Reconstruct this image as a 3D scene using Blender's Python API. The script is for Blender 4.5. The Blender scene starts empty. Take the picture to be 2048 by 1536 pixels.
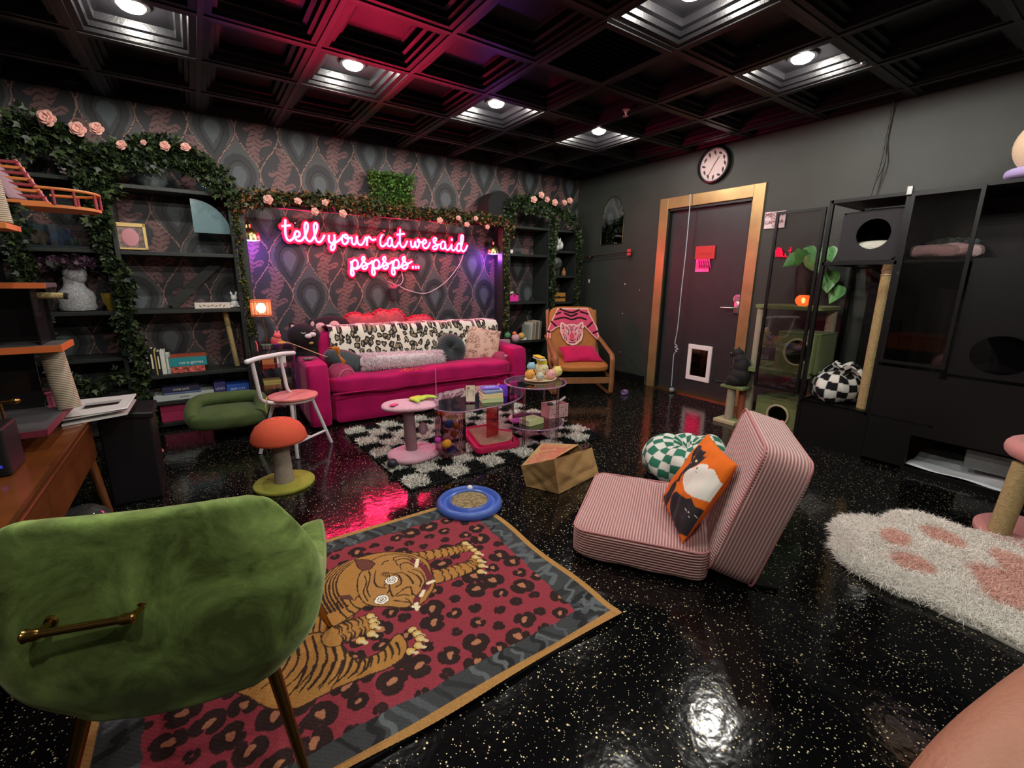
import bpy, bmesh, math, random
import numpy as np
from mathutils import Matrix, Vector, Euler
random.seed(7); RNG = np.random.default_rng(11)
sc = bpy.context.scene
COL = sc.collection
PI = math.pi
# ------------------------------------------------------------------ camera
H = 1.25
F_PX, YAW, PITCH, ROLL = 900.6, 0.6054, 0.22737, 0.01064
_f = np.array([math.sin(YAW)*math.cos(PITCH), math.cos(YAW)*math.cos(PITCH), -math.sin(PITCH)])
_r = np.array([math.cos(YAW), -math.sin(YAW), 0.0]); _u = np.cross(_r, _f)
R_ = math.cos(ROLL)*_r+math.sin(ROLL)*_u; U_ = -math.sin(ROLL)*_r+math.cos(ROLL)*_u
cam = bpy.data.cameras.new('camera'); camo = bpy.data.objects.new('camera', cam); COL.objects.link(camo)
cam.sensor_width = 36; cam.lens = F_PX/2048*36; cam.clip_start = 0.01
m = Matrix.Identity(4)
for i in range(3):
    m[i][0] = R_[i]; m[i][1] = U_[i]; m[i][2] = -_f[i]
m[2][3] = H
camo.matrix_world = m; sc.camera = camo
def at(px, py, x=None, y=None, z=None):
    """photo pixel -> the point of the room where that sight line meets the plane x=, y= or z="""
    d = _f*F_PX+R_*(px-1024)-U_*(py-768)
    if z is not None: t = (z-H)/d[2]
    elif y is not None: t = y/d[1]
    else: t = x/d[0]
    return Vector((d[0]*t, d[1]*t, d[2]*t+H))
# ------------------------------------------------------------------ world, exposure, lamps
w = bpy.data.worlds.new('w'); sc.world = w; w.use_nodes = True
w.node_tree.nodes['Background'].inputs[0].default_value = (0.05, 0.05, 0.055, 1)
w.node_tree.nodes['Background'].inputs[1].default_value = 0.1
vs = sc.view_settings; vs.view_transform = 'Standard'; vs.look = 'None'; vs.exposure = 0.0; vs.gamma = 1; vs.use_curve_mapping = False
POW = 37.0
XR, YB, XL, YF, ZC = 4.46, 4.9, -1.35, -1.9, 2.57
LAMPS = [(x, y) for y in (3.43, 1.64, -0.17, -1.7) for x in (-0.1, 1.05, 2.19, 3.35)]
def point(name, loc, power, col, r=0.04):
    l = bpy.data.lights.new(name, 'POINT'); l.energy = power; l.color = col; l.shadow_soft_size = r
    o = bpy.data.objects.new(name, l); o.location = loc; COL.objects.link(o); return o
for (x, y) in LAMPS:
    point('downlight_glow', (x, y, 2.590), POW, (1.0, 0.96, 0.88), 0.03)
# ------------------------------------------------------------------ colours and materials
def lin(c):
    if isinstance(c, str):
        c = [int(c[i:i+2], 16)/255 for i in (0, 2, 4)]
    return tuple((v/12.92 if v <= .04045 else ((v+.055)/1.055)**2.4) for v in c[:3])
_mc = {}
def mat(name, col='808080', rough=.6, metal=0, vc=False, var=0.0, vscale=8, bump=0.0, bscale=60, emit=None, es=0, alpha=1, spec=.5,
        sheen=0, coat=0, trans=0, ior=1.45, rvar=0):
    if name in _mc: return _mc[name]
    M = bpy.data.materials.new(name); M.use_nodes = True; nt = M.node_tree; N = nt.nodes; L = nt.links
    b = N['Principled BSDF']; c = lin(col)
    b.inputs['Base Color'].default_value = (*c, 1); b.inputs['Roughness'].default_value = rough; b.inputs['Metallic'].default_value = metal
    b.inputs['Specular IOR Level'].default_value = spec; b.inputs['Alpha'].default_value = alpha
    b.inputs['Sheen Weight'].default_value = sheen; b.inputs['Sheen Roughness'].default_value = .4
    b.inputs['Coat Weight'].default_value = coat; b.inputs['Transmission Weight'].default_value = trans; b.inputs['IOR'].default_value = ior
    if sheen: b.inputs['Sheen Tint'].default_value = (*[min(1, .4+v*1.3) for v in c], 1)
    src = None
    if vc:
        a = N.new('ShaderNodeVertexColor'); a.layer_name = 'col'; src = a.outputs['Color']
        L.new(src, b.inputs['Base Color'])
    tc = N.new('ShaderNodeTexCoord')
    if var > 0:
        n = N.new('ShaderNodeTexNoise'); n.inputs['Scale'].default_value = vscale; n.inputs['Detail'].default_value = 4
        L.new(tc.outputs['Object'], n.inputs['Vector'])
        mr = N.new('ShaderNodeMapRange'); mr.inputs[1].default_value = .3; mr.inputs[2].default_value = .7
        mr.inputs[3].default_value = 1-var; mr.inputs[4].default_value = 1+var
        L.new(n.outputs['Fac'], mr.inputs[0])
        vm = N.new('ShaderNodeVectorMath'); vm.operation = 'SCALE'
        if src: L.new(src, vm.inputs[0])
        else: vm.inputs[0].default_value = c
        L.new(mr.outputs[0], vm.inputs['Scale']); L.new(vm.outputs[0], b.inputs['Base Color'])
    if bump > 0:
        n2 = N.new('ShaderNodeTexNoise'); n2.inputs['Scale'].default_value = bscale; n2.inputs['Detail'].default_value = 3
        L.new(tc.outputs['Object'], n2.inputs['Vector'])
        bp = N.new('ShaderNodeBump'); bp.inputs['Strength'].default_value = bump; bp.inputs['Distance'].default_value = .01
        L.new(n2.outputs['Fac'], bp.inputs['Height']); L.new(bp.outputs[0], b.inputs['Normal'])
    if emit:
        b.inputs['Emission Color'].default_value = (*lin(emit), 1); b.inputs['Emission Strength'].default_value = es
    _mc[name] = M; return M
def clearmat(name, tint='ffffff', rough=.03, face=.12, frosted=.0):
    """clear sheet plastic or glass: see-through with a sheen that grows at grazing angles"""
    if name in _mc: return _mc[name]
    M = bpy.data.materials.new(name); M.use_nodes = True; nt = M.node_tree; N = nt.nodes; L = nt.links
    N.remove(N['Principled BSDF']); out = N['Material Output']
    t = N.new('ShaderNodeBsdfTransparent'); t.inputs[0].default_value = (*lin(tint), 1)
    g = N.new('ShaderNodeBsdfGlossy'); g.inputs['Roughness'].default_value = rough; g.inputs[0].default_value = (1, 1, 1, 1)
    fr = N.new('ShaderNodeFresnel'); fr.inputs[0].default_value = 1.45
    mr = N.new('ShaderNodeMapRange'); mr.inputs[3].default_value = face; mr.inputs[4].default_value = 1; mr.inputs[1].default_value = 0.03
    L.new(fr.outputs[0], mr.inputs[0])
    mx = N.new('ShaderNodeMixShader'); L.new(mr.outputs[0], mx.inputs[0]); L.new(t.outputs[0], mx.inputs[1]); L.new(g.outputs[0], mx.inputs[2])
    if frosted > 0:
        d = N.new('ShaderNodeBsdfDiffuse'); d.inputs[0].default_value = (*lin(tint), 1)
        m2 = N.new('ShaderNodeMixShader'); m2.inputs[0].default_value = frosted
        L.new(mx.outputs[0], m2.inputs[1]); L.new(d.outputs[0], m2.inputs[2]); L.new(m2.outputs[0], out.inputs[0])
    else: L.new(mx.outputs[0], out.inputs[0])
    _mc[name] = M; return M
def nodemat(name):
    M = bpy.data.materials.new(name); M.use_nodes = True; return M, M.node_tree.nodes, M.node_tree.links, M.node_tree.nodes['Principled BSDF']
# ------------------------------------------------------------------ objects
MW = {}
def thing(name, label, cat, loc=(0, 0, 0), rz=0.0, group=None, rot=None):
    o = bpy.data.objects.new(name, None); COL.objects.link(o); o.empty_display_size = .05
    o.location = loc
    o.rotation_euler = rot if rot is not None else (0, 0, rz)
    o['label'] = label; o['category'] = cat
    if group: o['group'] = group
    MW[o.name] = Matrix.Translation(Vector(loc)) @ Euler(o.rotation_euler).to_matrix().to_4x4()
    return o
def tag(o, label=None, cat=None, group=None, kind=None):
    if label: o['label'] = label
    if cat: o['category'] = cat
    if group: o['group'] = group
    if kind: o['kind'] = kind
    return o
def link(name, me, mt, parent=None, smooth=False, org=None):
    if mt: me.materials.append(mt)
    if smooth: me.polygons.foreach_set('use_smooth', [True]*len(me.polygons))
    o = bpy.data.objects.new(name, me); COL.objects.link(o)
    if parent is not None:
        P = MW[parent.name]; me.transform(P.inverted()); o.parent = parent; MW[o.name] = P
    else:
        P = Matrix.Identity(4)
        if org is None and len(me.vertices):
            co = np.empty(len(me.vertices)*3); me.vertices.foreach_get('co', co); co = co.reshape(-1, 3)
            org = ((co[:, 0].min()+co[:, 0].max())/2, (co[:, 1].min()+co[:, 1].max())/2, co[:, 2].min())
        P = Matrix.Translation(Vector(org)); me.transform(P.inverted()); o.location = org; MW[o.name] = P
    return o
def dup(root, loc=None, rz=None, label=None):
    r = root.copy(); COL.objects.link(r)
    if loc is not None: r.location = loc
    if rz is not None: r.rotation_euler = (0, 0, rz)
    if label: r['label'] = label
    MW[r.name] = Matrix.Translation(r.location) @ r.rotation_euler.to_matrix().to_4x4()
    for ch in root.children:
        c = ch.copy(); COL.objects.link(c); c.parent = r
        for g in ch.children:
            d = g.copy(); COL.objects.link(d); d.parent = c
    return r
class G:
    """collects shapes (world coordinates, or local to matrix T) into one mesh"""
    def __init__(s, T=None): s.b = bmesh.new(); s.T = T or Matrix.Identity(4)
    def _x(s, vs, M=None):
        MM = s.T @ M if M is not None else s.T
        for v in vs: v.co = MM @ v.co
    def box(s, c, d, rz=0.0, bev=0.0, rot=None, seg=2):
        r = bmesh.ops.create_cube(s.b, size=1); vs = r['verts']
        for v in vs: v.co = Vector((v.co.x*d[0], v.co.y*d[1], v.co.z*d[2]))
        if bev > 0:
            es = list({e for v in vs for e in v.link_edges})
            q = bmesh.ops.bevel(s.b, geom=es+vs, offset=min(bev, min(d)*.49), segments=seg, affect='EDGES', profile=.5)
            vs = list({v for v in q['verts']} | {v for v in vs if v.is_valid})
        M = Matrix.Translation(Vector(c)) @ (Euler(rot).to_matrix().to_4x4() if rot else Matrix.Rotation(rz, 4, 'Z'))
        s._x(vs, M); return s
    def b2(s, lo, hi, bev=0.0):
        return s.box([(a+b)/2 for a, b in zip(lo, hi)], [abs(b-a) for a, b in zip(lo, hi)], bev=bev)
    def tube(s, pts, r, n=8, closed=False, cap=True, flat=None):
        P = [Vector(p) for p in pts]; k = len(P); rr = r if isinstance(r, (list, tuple)) else [r]*k
        rings = []; prev = None
        for i in range(k):
            a = P[i-1] if (i > 0 or closed) else P[i]; b = P[(i+1) % k] if (i < k-1 or closed) else P[i]
            t = (b-a)
            if t.length < 1e-9: t = Vector((0, 0, 1))
            t.normalize()
            if prev is None:
                up = Vector((0, 0, 1)) if abs(t.z) < .9 else Vector((1, 0, 0))
                u = t.cross(up).normalized()
            else:
                u = prev - t*prev.dot(t)
                u = u.normalized() if u.length > 1e-6 else t.orthogonal().normalized()
            prev = u; v = t.cross(u)
            ring = []
            for j in range(n):
                an = 2*PI*j/n; fu, fv = (flat if flat else (1, 1))
                ring.append(s.b.verts.new(s.T @ (P[i]+(u*math.cos(an)*fu+v*math.sin(an)*fv)*rr[i])))
            rings.append(ring)
        rng = range(k if closed else k-1)
        for i in rng:
            A, B = rings[i], rings[(i+1) % k]
            for j in range(n):
                s.b.faces.new((A[j], A[(j+1) % n], B[(j+1) % n], B[j]))
        if cap and not closed:
            s.b.faces.new(rings[0][::-1]); s.b.faces.new(rings[-1])
        return s
    def cyl(s, p1, p2, r1, r2=None, n=16):
        return s.tube([p1, p2], [r1, r1 if r2 is None else r2], n)
    def lathe(s, prof, c=(0, 0, 0), n=28, M=None, sy=1.0):
        MM = Matrix.Translation(Vector(c)) @ (M if M is not None else Matrix.Identity(4))
        rings = []
        for (r, z) in prof:
            if r < 1e-5: rings.append([s.b.verts.new(s.T @ (MM @ Vector((0, 0, z))))])
            else: rings.append([s.b.verts.new(s.T @ (MM @ Vector((r*math.cos(2*PI*j/n), sy*r*math.sin(2*PI*j/n), z)))) for j in range(n)])
        for A, B in zip(rings, rings[1:]):
            for j in range(n):
                a0, a1 = A[j % len(A)], A[(j+1) % n if len(A) > 1 else 0]
                b0, b1 = B[j % len(B)], B[(j+1) % n if len(B) > 1 else 0]
                q = []
                for v in (a0, a1, b1, b0):
                    if v not in q: q.append(v)
                if len(q) > 2: s.b.faces.new(q)
        return s
    def ell(s, c, rad, rot=None, n=20):
        r = bmesh.ops.create_uvsphere(s.b, u_segments=n, v_segments=max(6, n*2//3), radius=1)
        M = Matrix.Translation(Vector(c)) @ (Euler(rot).to_matrix().to_4x4() if rot else Matrix.Identity(4)) @ Matrix.Diagonal((*([rad]*3 if not hasattr(rad, '__len__') else rad), 1))
        s._x(r['verts'], M); return s
    def prism(s, poly, h0, h1, M=None):
        """polygon in local xy extruded in z"""
        MM = M if M is not None else Matrix.Identity(4)
        A = [s.b.verts.new(s.T @ (MM @ Vector((p[0], p[1], h0)))) for p in poly]
        B = [s.b.verts.new(s.T @ (MM @ Vector((p[0], p[1], h1)))) for p in poly]
        k = len(A); s.b.faces.new(A[::-1]); s.b.faces.new(B)
        for i in range(k): s.b.faces.new((A[i], A[(i+1) % k], B[(i+1) % k], B[i]))
        return s
    def torus(s, c, R, r, rot=None, n=32, k=10, sx=1, sy=1, flat=None):
        M = Matrix.Translation(Vector(c)) @ (Euler(rot).to_matrix().to_4x4() if rot else Matrix.Identity(4))
        pts = [M @ Vector((R*sx*math.cos(2*PI*i/n), R*sy*math.sin(2*PI*i/n), 0)) for i in range(n)]
        return s.tube(pts, r, k, closed=True, flat=flat)
    def puff(s, c, d, e=5.0, n=8, rz=0.0, rot=None, sag=0.0):
        """cushion-like rounded block; e high = boxier"""
        D = {}; vs = []; k = n+1
        def vert(p):
            key = tuple(round(a*k*4) for a in p)
            if key not in D:
                p = Vector(p); q = (abs(p.x)**e+abs(p.y)**e+abs(p.z)**e)**(1/e); p = p/q
                D[key] = s.b.verts.new((p.x*d[0]/2, p.y*d[1]/2, p.z*d[2]/2)); vs.append(D[key])
            return D[key]
        L_ = [-1+2*i/k for i in range(k+1)]
        for ax in range(3):
            for sg in (-1, 1):
                for i in range(k):
                    for j in range(k):
                        q = []
                        for (a, b_) in ((i, j), (i+1, j), (i+1, j+1), (i, j+1)):
                            p = [0, 0, 0]; p[ax] = sg; p[(ax+1) % 3] = L_[a]*1.0; p[(ax+2) % 3] = L_[b_]*1.0; q.append(vert(p))
                        s.b.faces.new(q if sg > 0 else q[::-1])
        M = Matrix.Translation(Vector(c)) @ (Euler(rot).to_matrix().to_4x4() if rot else Matrix.Rotation(rz, 4, 'Z'))
        s._x(vs, M); return s
    def pillow(s, M, w, h, t, n=18, pinch=.06, pw=.42):
        """two-sided throw pillow in the local xy plane of M"""
        out = []
        for sg in (1, -1):
            g = []
            for j in range(n+1):
                row = []
                for i in range(n+1):
                    u = -1+2*i/n; v = -1+2*j/n
                    q = max(0, (1-u*u)*(1-v*v))**pw
                    x = u*w/2*(1-pinch*(1-v*v)*abs(u)); y = v*h/2*(1-pinch*(1-u*u)*abs(v))
                    row.append(s.b.verts.new(s.T @ (M @ Vector((x, y, sg*q*t/2)))))
                g.append(row)
            for j in range(n):
                for i in range(n):
                    f = (g[j][i], g[j][i+1], g[j+1][i+1], g[j+1][i])
                    s.b.faces.new(f if sg > 0 else f[::-1])
            out.append(g)
        return s
    def poly(s, pts): s.b.faces.new([s.b.verts.new(s.T @ Vector(p)) for p in pts]); return s
    def build(s, name, mt, parent=None, smooth=False, weld=False, sub=0):
        if weld: bmesh.ops.remove_doubles(s.b, verts=s.b.verts, dist=1e-4)
        bmesh.ops.recalc_face_normals(s.b, faces=s.b.faces)
        me = bpy.data.meshes.new(name); s.b.to_mesh(me); s.b.free()
        o = link(name, me, mt, parent, False)
        if smooth:
            me.polygons.foreach_set('use_smooth', [True]*len(me.polygons))
            try: me.set_sharp_from_angle(angle=math.radians(50))
            except Exception: pass
        if sub:
            md = o.modifiers.new('s', 'SUBSURF'); md.levels = sub; md.render_levels = sub
        return o
def npmesh(name, co, faces, mt, parent=None, smooth=False, col=None):
    """co (n,3); faces (m,k); col (n,3) linear"""
    co = np.asarray(co, dtype=np.float32); faces = np.asarray(faces, dtype=np.int32); k = faces.shape[1]; mN = len(faces)
    me = bpy.data.meshes.new(name); me.vertices.add(len(co)); me.vertices.foreach_set('co', co.ravel())
    me.loops.add(mN*k); me.loops.foreach_set('vertex_index', faces.ravel())
    me.polygons.add(mN); me.polygons.foreach_set('loop_start', np.arange(0, mN*k, k, dtype=np.int32)); me.polygons.foreach_set('loop_total', np.full(mN, k, dtype=np.int32))
    me.update(calc_edges=True)
    if col is not None:
        a = me.color_attributes.new('col', 'FLOAT_COLOR', 'POINT')
        c4 = np.ones((len(co), 4), dtype=np.float32); c4[:, :3] = col; a.data.foreach_set('color', c4.ravel())
    return link(name, me, mt, parent, smooth)
def gridmesh(name, fn, nu, nv, mt, parent=None, colfn=None, smooth=True):
    """fn(U,V)->X,Y,Z over [0,1]^2"""
    u, v = np.meshgrid(np.linspace(0, 1, nu+1), np.linspace(0, 1, nv+1)); u = u.ravel(); v = v.ravel()
    X, Y, Z = fn(u, v); co = np.stack([X+0*u, Y+0*u, Z+0*u], 1)
    i = (np.arange(nv)[:, None]*(nu+1)+np.arange(nu)[None]).ravel()
    fa = np.stack([i, i+1, i+nu+2, i+nu+1], 1)
    return npmesh(name, co, fa, mt, parent, smooth, None if colfn is None else colfn(u, v))
class Canvas:
    """a printed or woven picture, painted in the surface's own metres"""
    def __init__(s, x0, y0, x1, y1, res, bg):
        s.x0, s.y0, s.res = x0, y0, res; s.w = int((x1-x0)/res)+1; s.h = int((y1-y0)/res)+1
        s.a = np.empty((s.h, s.w, 3), np.float32); s.a[:] = lin(bg)
        s.X, s.Y = np.meshgrid(x0+np.arange(s.w)*res, y0+np.arange(s.h)*res)
    def _bb(s, xs, ys, pad):
        i0 = max(0, int((min(xs)-pad-s.x0)/s.res)); i1 = min(s.w, int((max(xs)+pad-s.x0)/s.res)+2)
        j0 = max(0, int((min(ys)-pad-s.y0)/s.res)); j1 = min(s.h, int((max(ys)+pad-s.y0)/s.res)+2)
        return (slice(j0, j1), slice(i0, i1)) if i1 > i0 and j1 > j0 else None
    def poly(s, pts, c, mask=None):
        xs = [p[0] for p in pts]; ys = [p[1] for p in pts]; b = s._bb(xs, ys, 0)
        if b is None: return None
        X, Y = s.X[b], s.Y[b]; ins = np.zeros(X.shape, bool); n = len(pts)
        for i in range(n):
            x1, y1 = xs[i], ys[i]; x2, y2 = xs[(i+1) % n], ys[(i+1) % n]
            if y1 == y2: continue
            cr = ((y1 > Y) != (y2 > Y)) & (X < (x2-x1)*(Y-y1)/(y2-y1)+x1); ins ^= cr
        if mask is not None: ins &= mask[b]
        s.a[b][ins] = lin(c); full = np.zeros(s.X.shape, bool); full[b] = ins; return full
    def line(s, pts, wd, c, mask=None):
        k = len(pts)
        for i in range(k-1):
            (x1, y1), (x2, y2) = pts[i][:2], pts[i+1][:2]
            w1 = wd if not hasattr(wd, '__len__') else wd[0]+(wd[1]-wd[0])*i/max(1, k-1)
            b = s._bb((x1, x2), (y1, y2), w1)
            if b is None: continue
            X, Y = s.X[b], s.Y[b]; dx, dy = x2-x1, y2-y1; L2 = dx*dx+dy*dy+1e-12
            t = np.clip(((X-x1)*dx+(Y-y1)*dy)/L2, 0, 1); d = np.hypot(X-x1-t*dx, Y-y1-t*dy) < w1/2
            if mask is not None: d &= mask[b]
            s.a[b][d] = lin(c)
    def disc(s, x, y, r, c, ry=None, rot=0, mask=None):
        ry = ry or r; b = s._bb((x,), (y,), max(r, ry)*1.05)
        if b is None: return
        X, Y = s.X[b]-x, s.Y[b]-y; ca, sa = math.cos(rot), math.sin(rot)
        d = ((X*ca+Y*sa)/r)**2+((-X*sa+Y*ca)/ry)**2 < 1
        if mask is not None: d &= mask[b]
        s.a[b][d] = lin(c)
    def get(s, x, y):
        i = np.clip(np.rint((x-s.x0)/s.res).astype(int), 0, s.w-1); j = np.clip(np.rint((y-s.y0)/s.res).astype(int), 0, s.h-1)
        return s.a[j, i]
def spline(pts, n=6, closed=False):
    P = [np.array(p, float) for p in pts]; k = len(P); out = []
    for i in range(k if closed else k-1):
        p0 = P[(i-1) % k] if (i > 0 or closed) else P[i]; p1 = P[i]; p2 = P[(i+1) % k]; p3 = P[(i+2) % k] if (i < k-2 or closed) else P[(i+1) % k]
        for j in range(n):
            t = j/n; out.append(.5*((2*p1)+(-p0+p2)*t+(2*p0-5*p1+4*p2-p3)*t*t+(-p0+3*p1-3*p2+p3)*t**3))
    if not closed: out.append(P[-1])
    return [tuple(q) for q in out]
def blades(name, base, nrm, length, width, mt, parent, col=None, droop=.4, spread=.6, seg=2):
    """fur, pile or yarn: one bent tapering blade per base point"""
    n = len(base); base = np.asarray(base); nrm = np.asarray(nrm)
    d = nrm+RNG.normal(0, spread, (n, 3)); d /= np.linalg.norm(d, axis=1)[:, None]
    ln = np.asarray(length)*RNG.uniform(.7, 1.15, n) if np.ndim(length) == 0 else np.asarray(length)
    side = np.cross(d, RNG.normal(0, 1, (n, 3))); side /= np.linalg.norm(side, axis=1)[:, None]
    side *= (width*RNG.uniform(.6, 1.3, n)/2)[:, None]
    mid = base+d*(ln*.55)[:, None]; d2 = d.copy(); d2[:, 2] -= droop; d2 /= np.linalg.norm(d2, axis=1)[:, None]
    tip = mid+d2*(ln*.45)[:, None]
    co = np.stack([base-side, base+side, mid+side*.8, mid-side*.8, tip], 1).reshape(-1, 3)
    i = np.arange(n)*5
    f = np.concatenate([np.stack([i, i+1, i+2], 1), np.stack([i, i+2, i+3], 1), np.stack([i+3, i+2, i+4], 1)])
    c = None if col is None else np.repeat(np.asarray(col), 5, 0)
    o = npmesh(name, co, f, mt, parent, False, c); return o
_leafshape = np.array([(0, 0, 0), (.32, .12, .03), (.5, .42, -.02), (.2, .5, .06), (0, 1, -.06), (-.2, .5, .06), (-.5, .42, -.02), (-.32, .12, .03)])
def leaves(name, base, out, size, mt, parent, cols, shape=_leafshape, droopy=.5, mixc=None):
    n = len(base); base = np.asarray(base); out = np.asarray(out, float)
    y = out+RNG.normal(0, .55, (n, 3)); y[:, 2] -= droopy; y /= np.linalg.norm(y, axis=1)[:, None]
    z = np.cross(y, RNG.normal(0, 1, (n, 3))); z /= np.linalg.norm(z, axis=1)[:, None]; x = np.cross(y, z)
    s = (size*RNG.uniform(.6, 1.3, n))[:, None, None]; sh = shape[None]
    co = (base[:, None]+s*(sh[..., 0:1]*x[:, None]+sh[..., 1:2]*y[:, None]+sh[..., 2:3]*z[:, None])).reshape(-1, 3)
    k = len(shape); i = np.arange(n)*k
    if k == 8: tr = [(0, 1, 2, 3), (0, 3, 4, 5), (0, 5, 6, 7)]
    else: tr = [(0, 1, 2, 3)]
    f = np.concatenate([np.stack([i+a for a in t], 1) for t in tr])
    cc = np.array([lin(c) for c in cols])[RNG.integers(0, len(cols), n)]*RNG.uniform(.7, 1.25, (n, 1))
    o = npmesh(name, co, f, mt, parent, False, np.repeat(cc, k, 0)); o['kind'] = 'stuff'; return o
def rot3(x, y, z, loc=(0, 0, 0)):
    """matrix from three axis vectors"""
    M = Matrix.Identity(4)
    for i, a in enumerate((x, y, z)):
        a = Vector(a).normalized()
        for j in range(3): M[j][i] = a[j]
    for j in range(3): M[j][3] = loc[j]
    return M
def text(name, s, size, M, mt, parent, ext=.0008, font_sx=1.0, align='CENTER'):
    cu = bpy.data.curves.new(name, 'FONT'); cu.body = s; cu.size = size; cu.extrude = ext; cu.align_x = align; cu.align_y = 'CENTER'; cu.resolution_u = 2
    o = bpy.data.objects.new(name, cu); COL.objects.link(o)
    dg = bpy.context.evaluated_depsgraph_get(); me = bpy.data.meshes.new_from_object(o.evaluated_get(dg)); bpy.data.objects.remove(o)
    me.transform(M @ Matrix.Diagonal((font_sx, 1, 1, 1))); me.materials.clear()
    return link(name, me, mt, parent)
MX = rot3((0, -1, 0), (0, 0, 1), (-1, 0, 0))   # upright on the right wall, facing -x
# ================================================================== SETTING
blackwall = mat('black_wall_paint', '343733', .42, bump=.25, bscale=240, var=.08, vscale=3, spec=.4)
# --- floor: black epoxy with cast-in pale flakes
M, N, L, b = nodemat('flake_floor')
tc = N.new('ShaderNodeTexCoord')
def flakes(scale, thr, rad):
    v = N.new('ShaderNodeTexVoronoi'); v.inputs['Scale'].default_value = scale; L.new(tc.outputs['Object'], v.inputs['Vector'])
    v.inputs['Randomness'].default_value = 1
    c = N.new('ShaderNodeSeparateColor'); L.new(v.outputs['Color'], c.inputs[0])
    a = N.new('ShaderNodeMath'); a.operation = 'LESS_THAN'; L.new(c.outputs[0], a.inputs[0]); a.inputs[1].default_value = thr
    mm = N.new('ShaderNodeMath'); mm.operation = 'MULTIPLY'; L.new(c.outputs[1], mm.inputs[0]); mm.inputs[1].default_value = rad
    d = N.new('ShaderNodeMath'); d.operation = 'LESS_THAN'; L.new(v.outputs['Distance'], d.inputs[0]); L.new(mm.outputs[0], d.inputs[1])
    r = N.new('ShaderNodeMath'); r.operation = 'MULTIPLY'; L.new(a.outputs[0], r.inputs[0]); L.new(d.outputs[0], r.inputs[1]); return r, c
f1, c1 = flakes(95, .28, .35); f2, c2 = flakes(170, .26, .38)
mx = N.new('ShaderNodeMath'); mx.operation = 'MAXIMUM'; L.new(f1.outputs[0], mx.inputs[0]); L.new(f2.outputs[0], mx.inputs[1])
cr = N.new('ShaderNodeValToRGB'); L.new(c1.outputs[2], cr.inputs[0])
cr.color_ramp.elements[0].color = (*lin('5e5846'), 1); cr.color_ramp.elements[1].color = (*lin('e2d6aa'), 1)
mc = N.new('ShaderNodeMix'); mc.data_type = 'RGBA'; L.new(mx.outputs[0], mc.inputs[0]); mc.inputs[6].default_value = (*lin('070708'), 1); L.new(cr.outputs[0], mc.inputs[7])
L.new(mc.outputs[2], b.inputs['Base Color'])
mt_ = N.new('ShaderNodeMath'); mt_.operation = 'MULTIPLY'; L.new(mx.outputs[0], mt_.inputs[0]); mt_.inputs[1].default_value = .72; L.new(mt_.outputs[0], b.inputs['Metallic'])
mr_ = N.new('ShaderNodeMapRange'); L.new(mx.outputs[0], mr_.inputs[0]); mr_.inputs[3].default_value = .11; mr_.inputs[4].default_value = .50; L.new(mr_.outputs[0], b.inputs['Roughness'])
b.inputs['Specular IOR Level'].default_value = .55
nn = N.new('ShaderNodeTexNoise'); nn.inputs['Scale'].default_value = 28; nn.inputs['Detail'].default_value = 2; L.new(tc.outputs['Object'], nn.inputs['Vector'])
bp = N.new('ShaderNodeBump'); bp.inputs['Strength'].default_value = .10; bp.inputs['Distance'].default_value = .01; L.new(nn.outputs['Fac'], bp.inputs['Height']); L.new(bp.outputs[0], b.inputs['Normal'])
tag(G().b2((XL, YF, -.06), (XR, YB, 0)).build('floor', M), kind='structure')
# --- ceiling of square coffers
ceilm = mat('ceiling_tile_black', '0e0d0f', .34, bump=.1, bscale=90, spec=.22)
barm = mat('ceiling_grid_black', '121113', .4)
tag(G().b2((XL, YF, ZC+.1), (XR, YB, ZC+.14)).build('ceiling', ceilm), kind='structure')
ceil = thing('trim_1', '', ''); del ceil['label'], ceil['category']; ceil['kind'] = 'structure'
gx = [.19+.575*k for k in range(-3, 9)]; gy = [3.15+.605*k for k in range(-9, 4)]
gx = [x for x in gx if XL < x < XR-.03]; gy = [y for y in gy if YF < y < YB-.03]
g = G()
for x in gx: g.b2((x-.014, YF, ZC-.006), (x+.014, YB, ZC+.002))
for y in gy: g.b2((XL, y-.014, ZC-.0055), (XR, y+.014, ZC+.0025))
g.build('ceiling_grid', barm, ceil)
def coffer(x0, x1, y0, y1):
    b = bmesh.new(); steps = [(0, 0), (.05, 0), (.055, .018), (.075, .02), (.082, .045), (.105, .05), (.112, .085), (.13, .088)]
    rings = []
    for ins, dz in steps:
        if min(x1-x0, y1-y0)/2 <= ins+.02: break
        rings.append([b.verts.new((x, y, ZC+dz)) for x, y in ((x0+ins, y0+ins), (x1-ins, y0+ins), (x1-ins, y1-ins), (x0+ins, y1-ins))])
    for A, B in zip(rings, rings[1:]):
        for j in range(4): b.faces.new((A[j], A[(j+1) % 4], B[(j+1) % 4], B[j]))
    b.faces.new(rings[-1]); me = bpy.data.meshes.new('ceiling_tile'); b.to_mesh(me); b.free(); return me
proto = {}
X = [XL]+gx+[XR]; Y = [YF]+gy+[YB]
for i in range(len(X)-1):
    for j in range(len(Y)-1):
        w_, h_ = X[i+1]-X[i], Y[j+1]-Y[j]
        if w_ < .06 or h_ < .06: continue
        k = (round(w_, 3), round(h_, 3))
        if k not in proto: proto[k] = coffer(-w_/2, w_/2, -h_/2, h_/2); proto[k].materials.append(ceilm)
        o = bpy.data.objects.new('ceiling_tile', proto[k]); COL.objects.link(o); o.parent = ceil; o.location = ((X[i]+X[i+1])/2, (Y[j]+Y[j+1])/2, 0)
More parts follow.
